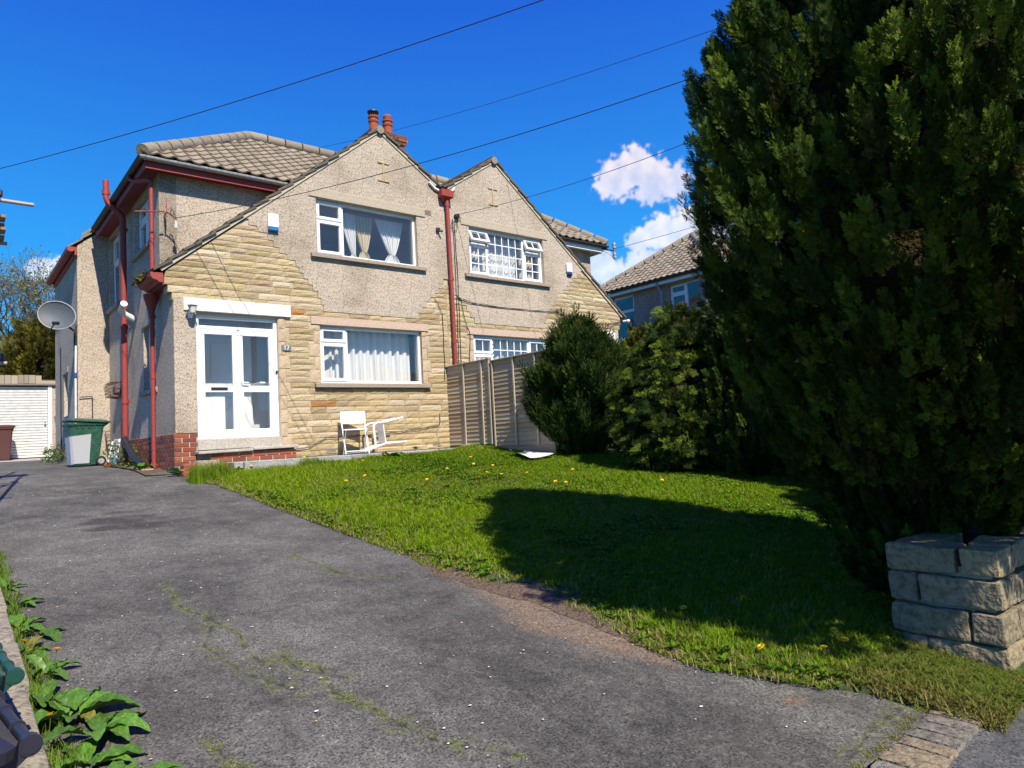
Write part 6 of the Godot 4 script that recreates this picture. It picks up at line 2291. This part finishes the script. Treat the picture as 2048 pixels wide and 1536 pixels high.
func tuft(blades: int, tall: float, wide: float, flop: float) -> ArrayMesh:
	var mb := MB.new()
	for k in blades:
		var a := R(0, TAU)
		var o := Vector3(R(-0.03, 0.03), 0, R(-0.03, 0.03))
		var d := Vector3(cos(a), 0, sin(a))
		var s := Vector3(-sin(a), 0, cos(a)) * wide * R(0.7, 1.2)
		var h := tall * R(0.55, 1.15)
		var l := flop * R(0.2, 1.2) * h
		var m := o + Vector3.UP * h * 0.6 + d * l * 0.35
		var e := o + Vector3.UP * h * R(0.82, 1.0) + d * l
		var f := R(0.75, 1.25)
		mb.col = Color(f, f, f)
		mb.tri(o - s, o + s, m + s * 0.7)
		mb.tri(o - s, m + s * 0.7, m - s * 0.7)
		mb.tri(m - s * 0.7, m + s * 0.7, e)
	return mb.done()

func build_grass() -> void:
	rng.seed = 606
	var kinds := [tuft(12, 0.042, 0.0026, 0.8), tuft(11, 0.062, 0.0026, 0.9), tuft(9, 0.036, 0.0034, 1.2)]
	var spots := [[], [], []]
	while spots[0].size() + spots[1].size() + spots[2].size() < 130000:
		var z := R(0.85, 10.2)
		if rng.randf() > 0.6 + 0.4 * z / 10.0:
			continue
		var x := R(-0.2, 6.3)
		var e := lawn_edge(z)
		if x < e - 0.03:
			continue
		var bare := exp(-pow((z - 8.2) / 0.75, 2.0)) * smoothstep(0.34, 0.06, x - e) + 0.35 * exp(-pow((z - 7.0) / 0.7, 2.0)) * smoothstep(0.5, 0.1, x - e)
		if rng.randf() < bare * 1.05:
			continue
		var long := bump.get_noise_2d(x * 2.2, z * 2.2)
		var edge := smoothstep(0.0, 0.25, x - e)
		var s := R(0.6, 1.3) * (0.95 + 0.8 * long) * lerpf(0.55, 1.0, edge)
		s *= lerpf(1.5, 1.0, smoothstep(0.9, 2.6, z))
		var p := Vector3(x, lawn_y(x, z) - 0.006, z)
		var c := Color(0.10, 0.20, 0.007).lerp(Color(0.20, 0.30, 0.010), clampf(0.5 + 0.9 * bump.get_noise_2d(x * 1.3 + 50.0, z * 1.3) + R(-0.3, 0.3), 0.0, 1.0))
		if rng.randf() < lerpf(0.45, 0.07, edge) + 0.12 * smoothstep(0.1, 0.4, bump.get_noise_2d(x * 3.0 + 9.0, z * 3.0)):
			c = Color(0.30, 0.27, 0.09)
		spots[rng.randi() % 3].append([Transform3D(Basis(Vector3.UP, R(0, TAU)).scaled(Vector3(1, s, 1) * Vector3(R(0.9, 1.3), 1, R(0.9, 1.3))), p), c])
	# a fringe on the pavement side of the pier, and sprigs by the edging
	for k in 4200:
		var x := R(0.60, 1.42)
		var z := R(9.95, 10.86)
		if x < lawn_edge(z) + 0.05 * rng.randf() or rng.randf() < 0.5 * smoothstep(0.2, -0.1, x - lawn_edge(z) - 0.1):
			continue
		spots[rng.randi() % 3].append([Transform3D(Basis(Vector3.UP, R(0, TAU)).scaled(Vector3(1.2, R(0.35, 0.9) * lerpf(1.2, 0.7, smoothstep(0.9, 1.4, x)), 1.2)), Vector3(x, lawn_y(x, z) - 0.012, z)), Color(0.09, 0.15, 0.015).lerp(Color(0.24, 0.19, 0.06), rng.randf() * rng.randf() + 0.5 * smoothstep(0.25, 0.0, x - lawn_edge(z)))])
	for k in 160:
		var x := R(-0.5, 0.75)
		spots[2].append([Transform3D(Basis(Vector3.UP, R(0, TAU)).scaled(Vector3(0.6, R(0.3, 0.6), 0.6)), Vector3(x, land(x, 10.6) - 0.004, 10.61 - 0.05 * clampf(x + 0.2, 0.0, 1.0) + R(-0.025, 0.015))), Color(0.12, 0.15, 0.02).lerp(Color(0.24, 0.2, 0.05), rng.randf())])
	for k in 2200:
		var x := R(-0.05, 2.5)
		var z := R(0.98, 1.2)
		if bump.get_noise_2d(x * 6.0, z * 6.0) < -0.05 and x > 0.5:
			continue
		spots[rng.randi() % 2].append([Transform3D(Basis(Vector3.UP, R(0, TAU)).scaled(Vector3(1.3, R(2.2, 6.0) * smoothstep(2.9, 1.2, x), 1.3)), Vector3(x, land(x, z) - 0.004, z)), Color(0.10, 0.19, 0.012).lerp(Color(0.18, 0.27, 0.02), rng.randf())])
	for k in 420:
		var z := R(4.5, 10.2)
		var x := -2.61 + absf(R(-0.09, 0.12))
		spots[rng.randi() % 2].append([Transform3D(Basis(Vector3.UP, R(0, TAU)).scaled(Vector3(1, R(0.6, 1.6), 1)), Vector3(x, land(x, z) - 0.004, z)), Color(0.08, 0.16, 0.015).lerp(Color(0.15, 0.22, 0.03), rng.randf())])
	# broad-leaved weeds in patches among the grass
	var rm := MB.new()
	for k in 8:
		var a := TAU * k / 8.0 + R(-0.3, 0.3)
		var d := Vector3(cos(a), R(0.25, 0.7), sin(a)).normalized()
		var sd := Vector3(-sin(a), 0, cos(a)) * R(0.007, 0.011)
		var l := R(0.035, 0.06)
		var f := R(0.75, 1.25)
		rm.col = Color(f, f, f)
		rm.tri(Vector3.ZERO, d * l * 0.55 + sd, d * l)
		rm.tri(Vector3.ZERO, d * l, d * l * 0.55 - sd)
	kinds.append(rm.done())
	spots.append([])
	while spots[3].size() < 5200:
		var z := R(1.1, 10.3)
		var x := R(0.2, 5.6)
		if x < lawn_edge(z) + 0.01 or bump.get_noise_2d(x * 5.0 + 70.0, z * 5.0) < 0.08 - 0.25 * smoothstep(0.35, 0.0, x - lawn_edge(z)):
			continue
		var c := Color(0.07, 0.16, 0.014).lerp(Color(0.14, 0.24, 0.02), rng.randf())
		spots[3].append([Transform3D(Basis(Vector3.UP, R(0, TAU)).scaled(Vector3.ONE * R(0.6, 1.3)), Vector3(x, lawn_y(x, z) + R(0.0, 0.025), z)), c])
	var g := part("grass", self)
	tag(g, "bright green rough lawn grass with a ragged drive edge", "grass", "", "stuff")
	for v in 4:
		var mm := MultiMesh.new()
		mm.transform_format = MultiMesh.TRANSFORM_3D
		mm.use_colors = true
		mm.mesh = kinds[v]
		mm.instance_count = spots[v].size()
		for i in spots[v].size():
			mm.set_instance_transform(i, spots[v][i][0])
			mm.set_instance_color(i, spots[v][i][1])
		var o := MultiMeshInstance3D.new()
		o.multimesh = mm
		o.material_override = M.grass
		o.name = "blades"
		o.set_meta("kind", "stuff")
		g.add_child(o, true)

func leaf(at: Vector3, dir: Vector3, length: float, width: float, arch: float, tone: Color) -> MB:
	var mb := MB.new()
	var d := dir.normalized()
	var s := d.cross(Vector3.UP).normalized()
	var n := 16
	var m := 8
	var rows := []
	var wave := R(0, TAU)
	var twist := R(-0.5, 0.5)
	for k in n + 1:
		var t := float(k) / n
		var c := at + d * length * t + Vector3.UP * (-arch * length * t * t) + s * 0.06 * length * sin(t * 2.4 + wave)
		var w := width * pow(sin(PI * clampf(t * 0.90 + 0.08, 0.0, 1.0)), 0.7) * smoothstep(0.0, 0.18, t + 0.03)
		var up := (Vector3.UP * cos(twist * t) + s * sin(twist * t)).normalized()
		var row := []
		for i in m + 1:
			var q := 2.0 * i / m - 1.0
			var h := 0.26 * w * absf(q) + 0.07 * w * q * q * sin(t * 21.0 + wave + q) + 0.022 * w * sin(t * 44.0 - absf(q) * 7.0)
			row.append(c + s * w * 0.5 * q * (1.0 + 0.05 * sin(t * 40.0 + wave)) + up * h)
		rows.append(row)
	var nr := []
	for k in n + 1:
		var r := []
		for i in m + 1:
			var a: Vector3 = rows[mini(k + 1, n)][i] - rows[maxi(k - 1, 0)][i]
			var b: Vector3 = rows[k][mini(i + 1, m)] - rows[k][maxi(i - 1, 0)]
			r.append(b.cross(a).normalized())
		nr.append(r)
	for k in n:
		for i in m:
			var f := 1.0 + 0.10 * sin(k * 2.1 + i)
			mb.col = Color(tone.r * f, tone.g * f, tone.b * f)
			if (k + absi(i - 4) * 1) % 4 == 0:
				mb.col = Color(tone.r * 1.35, tone.g * 1.22, tone.b * 1.4)
			mb.tri_n(rows[k][i], rows[k][i + 1], rows[k + 1][i + 1], nr[k][i], nr[k][i + 1], nr[k + 1][i + 1])
			mb.tri_n(rows[k][i], rows[k + 1][i + 1], rows[k + 1][i], nr[k][i], nr[k + 1][i + 1], nr[k + 1][i])
	mb.col = Color(0.24, 0.29, 0.10)
	var mid := []
	var thick := []
	for k in range(0, n, 2):
		mid.append(rows[k][4] + Vector3.UP * 0.0006)
		thick.append(width * 0.035 * (1.0 - float(k) / n) + 0.0006)
	mb.tube(mid, thick, 4, false)
	return mb

func dock(label: String, x: float, z: float, count: int, size: float, spread_dir: Vector3, group: String) -> void:
	var t := thing("dock_plant", label, "weed", Vector3(x, land(x, z) + 0.005, z), 0.0, group)
	for k in count:
		var a := TAU * k / count + R(-0.4, 0.4)
		var d := (Vector3(cos(a), R(0.25, 0.95), sin(a)) + spread_dir).normalized()
		var l := size * R(0.65, 1.15)
		var g := R(0.7, 1.25)
		var c := Color(0.085 * g, 0.20 * g, 0.022 * g)
		if rng.randf() < 0.05:
			c = Color(0.20, 0.19, 0.04)
		obj("leaf", leaf(Vector3(cos(a), 0, sin(a)) * 0.015, d, l, l * R(0.30, 0.42), R(0.25, 0.6), c), M.dock, t)

func dandelion(label: String, x: float, y: float, z: float, tall: float, big: bool, group: String) -> void:
	var t := thing("dandelion", label, "flower", Vector3(x, y, z), R(0, TAU), group)
	var mb := MB.new()
	mb.col = Color(0.12, 0.16, 0.04)
	mb.tube([Vector3.ZERO, Vector3(0.006, tall * 0.6, 0.004), Vector3(0.004, tall, 0.01)], 0.0022, 5, false)
	obj("stem", mb, M.dock, t)
	mb = MB.new()
	var c := Vector3(0.004, tall, 0.01)
	var tiltd := Basis(Vector3(R(-1, 1), 0, R(-1, 1)).normalized(), R(0.2, 0.6))
	var rad := 0.023 if big else R(0.021, 0.027)
	for ring in (4 if big else 3):
		var n := 18 if big else 11
		for k in n:
			var a := TAU * (k + 0.5 * ring) / n
			var up := 0.15 + 0.38 * ring
			var d := tiltd * Vector3(cos(a), up, sin(a)).normalized()
			var s := tiltd * Vector3(-sin(a), 0, cos(a)) * (0.0028 if big else 0.005)
			var r := rad * (1.0 - 0.16 * ring)
			mb.tri(c - s * 0.4, c + s * 0.4, c + d * r + s)
			mb.tri(c - s * 0.4, c + d * r + s, c + d * r - s)
	obj("flower_head", mb, M.yellow, t)

func flower_beds(spots: Array, where: String, low: float, high: float, group: String) -> void:  # named in the order in which one meets them from the left
	var eye := Vector2(-2.93, 11.98)
	spots.sort_custom(func(a, b): return (Vector2(a[0], a[1]) - eye).angle() < (Vector2(b[0], b[1]) - eye).angle())
	var order := ["leftmost", "second from the left", "third from the left", "fourth from the left", "fifth from the left", "sixth from the left", "seventh from the left", "eighth from the left", "ninth from the left", "tenth from the left", "eleventh from the left", "twelfth from the left", "thirteenth from the left", "fourteenth from the left", "fifteenth from the left", "sixteenth from the left", "seventeenth from the left", "eighteenth from the left", "nineteenth from the left", "twentieth from the left"]
	for k in spots.size():
		var p: Array = spots[k]
		dandelion("%s %s" % ["rightmost" if k == spots.size() - 1 else order[k], where], p[0], land(p[0], p[1]) + 0.01, p[1], R(low, high), false, group)

func build_weeds() -> void:
	rng.seed = 707
	var wallside := "docks along the low left wall"
	var d := [[-2.55, 5.75, 5, 0.16, "dock weed farthest up the low left wall"], [-2.53, 6.25, 6, 0.17, "dock weed with a yellowed leaf, far along the low left wall"], [-2.54, 6.75, 6, 0.18, "dock weed by the low wall, before the lone leaf on the tarmac"], [-2.46, 6.95, 4, 0.20, "dock weed with a lone leaf stretched over the tarmac"], [-2.56, 7.25, 5, 0.18, "upright dock weed just beyond the biggest dandelion"], [-2.50, 7.62, 7, 0.17, "dock weed under the two dandelions by the low wall"], [-2.53, 7.98, 5, 0.24, "tall narrow dock weed close to the low wall"], [-2.45, 8.22, 8, 0.25, "large dock weed spreading over the tarmac at the left"], [-2.40, 8.46, 8, 0.24, "largest dock weed with veined leaves near the bottom left"], [-2.47, 8.72, 8, 0.24, "nearest dock weed at the bottom left edge"], [-2.42, 8.98, 6, 0.22, "dock weed cut by the bottom edge of the picture"]]
	for k in d:
		dock(k[4], k[0], k[1], k[2], k[3], Vector3(0.45, 0.0, 0.1), wallside)
	dock("dock weed at the foot of the front red pipe, its right side", 0.02, 0.12, 9, 0.30, Vector3(0, 0.35, 0.2), "weeds by the house")
	dock("spreading weed at the foot of the front red pipe, its left side", -0.30, -0.95, 9, 0.26, Vector3(0, 0.2, 0.3), "weeds by the house")
	dock("big dock weed on the lawn before the white chairs", 3.28, 1.12, 16, 0.30, Vector3(0, 0.55, 0.0), "weeds on the lawn")
	dock("small dark dock weed on the sunny lawn at the shadow's tip", 2.66, 4.40, 6, 0.16, Vector3(0, 0.3, 0.0), "weeds on the lawn")
	dock("dark dock weed on the sunny lawn, left of the one at the shadow's tip", 2.30, 4.25, 6, 0.15, Vector3(0, 0.2, 0.0), "weeds on the lawn")
	dock("low weed under the black leaning gutter length", -0.28, -1.75, 9, 0.26, Vector3(0, 0.5, 0.2), "weeds by the house")
	dock("low weed beside the door step among the dandelions", 0.55, 0.55, 9, 0.17, Vector3(0, 0.3, 0.2), "weeds by the house")
	dock("broad weed at the drive corner below the brick plinth", 0.12, 0.62, 10, 0.17, Vector3(0, 0.3, 0.2), "weeds by the house")
	dock("weed among the dandelions right of the door step", 1.75, 0.62, 9, 0.15, Vector3(0, 0.4, 0.2), "weeds by the house")
	dock("leafy weed under the step slab", 1.35, 0.30, 8, 0.13, Vector3(0, 0.4, 0.2), "weeds by the house")
	dock("small weed on the paving under the folding chair", 3.25, 0.14, 7, 0.12, Vector3(0, 0.5, 0.0), "weeds by the house")
	dock("small reddish weed on the paving near the right air brick", 4.35, 0.16, 6, 0.14, Vector3(0, 0.6, 0.0), "weeds by the house")
	# scrubby bushes by the side wall
	for s in [["leafy bramble between the two red pipes", Vector3(-0.30, 0, -2.55), 0.30, 0.52], ["bramble clump at the foot of the rear wing left of the green bin", Vector3(-0.85, 0, -6.3), 0.32, 0.5], ["low bramble at the corner of the garage apron", Vector3(-0.75, 0, -7.6), 0.30, 0.35]]:
		var foot: Vector3 = s[1]
		foot.y = land(foot.x, foot.z)
		var t := thing("bramble", s[0], "weed", foot, 0.0, "brambles by the house")
		var mb := MB.new()
		for k in 9:
			var a := TAU * k / 9.0 + R(-0.3, 0.3)
			mb.tube([Vector3.ZERO, Vector3(cos(a) * s[2] * 0.5, s[3] * 0.8, sin(a) * s[2] * 0.5), Vector3(cos(a) * s[2], s[3] * R(0.5, 0.9), sin(a) * s[2])], [0.006, 0.005, 0.002], 4, false)
		obj("stems", mb, M.twig, t)
		mb = MB.new()
		for k in 260:
			var a := R(0, TAU)
			var r := sqrt(rng.randf())
			var p := Vector3(cos(a) * s[2] * r, s[3] * R(0.05, 1.0) * (1.05 - 0.4 * r), sin(a) * s[2] * r)
			var g := R(0.7, 1.3)
			mb.col = Color(0.07 * g, 0.13 * g, 0.02 * g)
			var ba := aligned(Vector3(R(-1, 1), R(0.2, 1), R(-1, 1)), R(0, TAU))
			var l := R(0.03, 0.055)
			mb.tri(p, p + ba.x * l * 0.5 + ba.y * l * 0.5, p + ba.y * l)
			mb.tri(p, p + ba.y * l, p - ba.x * l * 0.5 + ba.y * l * 0.5)
		obj("leaves", mb, M.dock, t)
	# moss and litter in the catslide gutter
	var mb := MB.new()
	for k in 420:
		var p := Vector3(R(-0.38, -0.14), 2.55 + R(-0.02, 0.09), R(-0.95, -0.2))
		var ba := aligned(Vector3(R(-1, 0.5), R(-0.6, 1), R(-1, 1)), R(0, TAU))
		var g := R(0.6, 1.3)
		mb.col = Color(0.10 * g, 0.075 * g, 0.02 * g)
		mb.tri(p - ba.x * 0.02, p + ba.x * 0.02, p + ba.y * R(0.04, 0.11))
	tag(obj("gutter_moss", mb, M.leaf), "brown moss spilling over the red gutter end", "moss", "", "stuff")
	# dandelions
	dandelion("largest dandelion, against the low left wall", -2.56, land(-2.56, 7.45) + 0.0, 7.45, 0.14, true, "dandelions by the low wall")
	dandelion("dandelion over the tarmac, just right of the largest one by the wall", -2.46, land(-2.46, 7.66), 7.66, 0.13, true, "dandelions by the low wall")
	dandelion("half-open dandelion low among the dock leaves at the left", -2.56, land(-2.56, 8.35), 8.35, 0.09, true, "dandelions by the low wall")
	dandelion("dandelion at the very edge of the tarmac near the pier", 0.51, land(0.51, 9.84), 9.84, 0.10, true, "dandelions near the pier")
	dandelion("upper dandelion of the close pair near the pier", 0.96, land(0.96, 10.02), 10.02, 0.13, true, "dandelions near the pier")
	dandelion("lower dandelion of the close pair near the pier", 0.88, land(0.88, 10.10), 10.10, 0.12, true, "dandelions near the pier")
	dandelion("small closed dandelion left of the close pair near the pier", 0.74, land(0.74, 10.06), 10.06, 0.10, true, "dandelions near the pier")
	dandelion("single dandelion at the front of the tree's shadow", 0.69, land(0.69, 9.2), 9.2, 0.10, true, "dandelions near the pier")
	var near_step := [[0.6, 0.62], [0.52, 0.78], [0.57, 0.86], [0.79, 0.60], [0.95, 0.72], [1.61, 0.72], [1.8, 0.80], [0.2, 0.47], [-0.09, 1.0], [-0.12, 0.92], [1.3, 0.78], [1.12, 0.84], [0.70, 0.90], [0.42, 0.95], [0.3, 0.8], [1.48, 0.9], [0.02, 1.12], [0.85, 1.02], [1.95, 0.9]]
	flower_beds(near_step, "of the dandelions in the clump below the white doors", 0.10, 0.17, "dandelions below the doors")
	var lawn := [[4.1, 1.39], [4.46, 1.59], [4.56, 2.71], [4.75, 2.63], [3.38, 3.39], [3.47, 3.56], [3.17, 3.82], [3.55, 3.65], [2.93, 3.32], [3.11, 4.39], [2.78, 4.38], [2.68, 4.42], [3.02, 4.18], [3.65, 4.37], [3.23, 4.55], [3.31, 4.7], [3.42, 4.96], [3.68, 5.06], [3.63, 5.27], [4.09, 4.8], [3.74, 5.49], [3.18, 5.42], [3.15, 5.64], [3.15, 5.83], [2.9, 5.88], [4.18, 6.31], [3.3, 2.4], [4.16, 2.17], [4.04, 1.88], [0.71, 1.7], [1.21, 2.49], [1.31, 3.32], [1.68, 3.12], [0.31, 4.8], [0.36, 2.53], [0.68, 2.84], [1.75, 1.82], [2.48, 1.54], [3.05, 1.25], [3.55, 1.3], [3.7, 1.18], [2.2, 3.9], [3.9, 2.6]]
	var beds := [[], [], [], []]
	for p in lawn:
		beds[0 if p[0] < 2.0 else (1 if p[1] < 2.0 else (2 if p[0] < 3.4 else 3))].append(p)
	var where := ["of the dandelions by the drive edge of the lawn", "of the dandelions in front of the paved strip", "of the dandelions in the middle of the lawn", "of the dandelions between shadow and white sheet"]
	for k in 4:
		flower_beds(beds[k], where[k], 0.10, 0.15, "dandelions on the sunlit lawn")
	# pale petals and flecks on the tarmac
	mb = MB.new()
	for k in 320:
		var z := 10.4 - 13.5 * pow(rng.randf(), 1.3)
		var x := R(-2.5, 0.2)
		var r := R(0.002, 0.006) * (1.0 if rng.randf() < 0.88 else 1.8)
		var c := Vector3(x, land(x, z) + 0.009, z)
		var g := R(0.6, 1.1)
		mb.col = Color(0.70 * g, 0.66 * g, 0.60 * g) if rng.randf() < 0.8 else Color(0.45, 0.36, 0.22)
		var n := 5
		var a0 := R(0, TAU)
		for i in n:
			var a := a0 + TAU * i / n
			var b := a0 + TAU * (i + 1) / n
			mb.tri(c + Vector3(0, 0.003, 0), c + Vector3(cos(b) * r * 1.3, 0.0, -sin(b) * r), c + Vector3(cos(a) * r * 1.3, 0.0, -sin(a) * r))
	tag(obj("fallen_petals", mb, tinted(flat(1, 1, 1, 0.8))), "pale fallen petals and flecks scattered on the tarmac", "petals", "", "stuff")
	# moss cushions along the cracks
	mb = MB.new()
	var lines := [[[-0.54, 6.0], [-0.49, 6.45], [-0.48, 6.8], [-0.22, 7.12]], [[-1.63, 6.29], [-1.67, 6.94], [-1.6, 7.2], [-1.53, 7.65], [-1.59, 7.9], [-1.58, 8.12], [-1.49, 8.15], [-1.36, 8.37], [-1.43, 8.7], [-1.36, 8.98], [-1.34, 9.17], [-1.3, 9.38]], [[-2.04, 8.8], [-2.03, 8.97], [-1.98, 9.2]]]
	for l in lines:
		for k in 70 * (l.size() - 1):
			var i: int = rng.randi() % (l.size() - 1)
			var s := rng.randf()
			var x: float = lerpf(l[i][0], l[i + 1][0], s) + R(-0.035, 0.035)
			var z: float = lerpf(l[i][1], l[i + 1][1], s) + R(-0.035, 0.035)
			if bump.get_noise_2d(x * 14.0, z * 14.0) < 0.0:
				continue
			var r := R(0.0015, 0.006)
			var c := Vector3(x, land(x, z) + 0.003, z)
			var g := R(0.6, 1.3)
			mb.col = Color(0.13 * g, 0.155 * g, 0.03 * g)
			for q in 5:
				var a := TAU * q / 5
				var b := TAU * (q + 1) / 5
				mb.tri(c + Vector3(0, r * 0.5, 0), c + Vector3(cos(b) * r, -0.002, -sin(b) * r), c + Vector3(cos(a) * r, -0.002, -sin(a) * r))
	tag(obj("drive_moss", mb, tinted(flat(1, 1, 1, 0.95))), "yellow-green moss in the cracks of the tarmac", "moss", "", "stuff")

func _ready() -> void:
	rng.seed = 11
	bump.noise_type = FastNoiseLite.TYPE_SIMPLEX_SMOOTH
	bump.frequency = 0.12
	bump.fractal_octaves = 3
	make_view()
	make_materials()
	build_ground()
	build_houses()
	rng.seed = 202
	build_walls()
	build_garage()
	build_things()
	build_trees()
	build_grass()
	build_weeds()
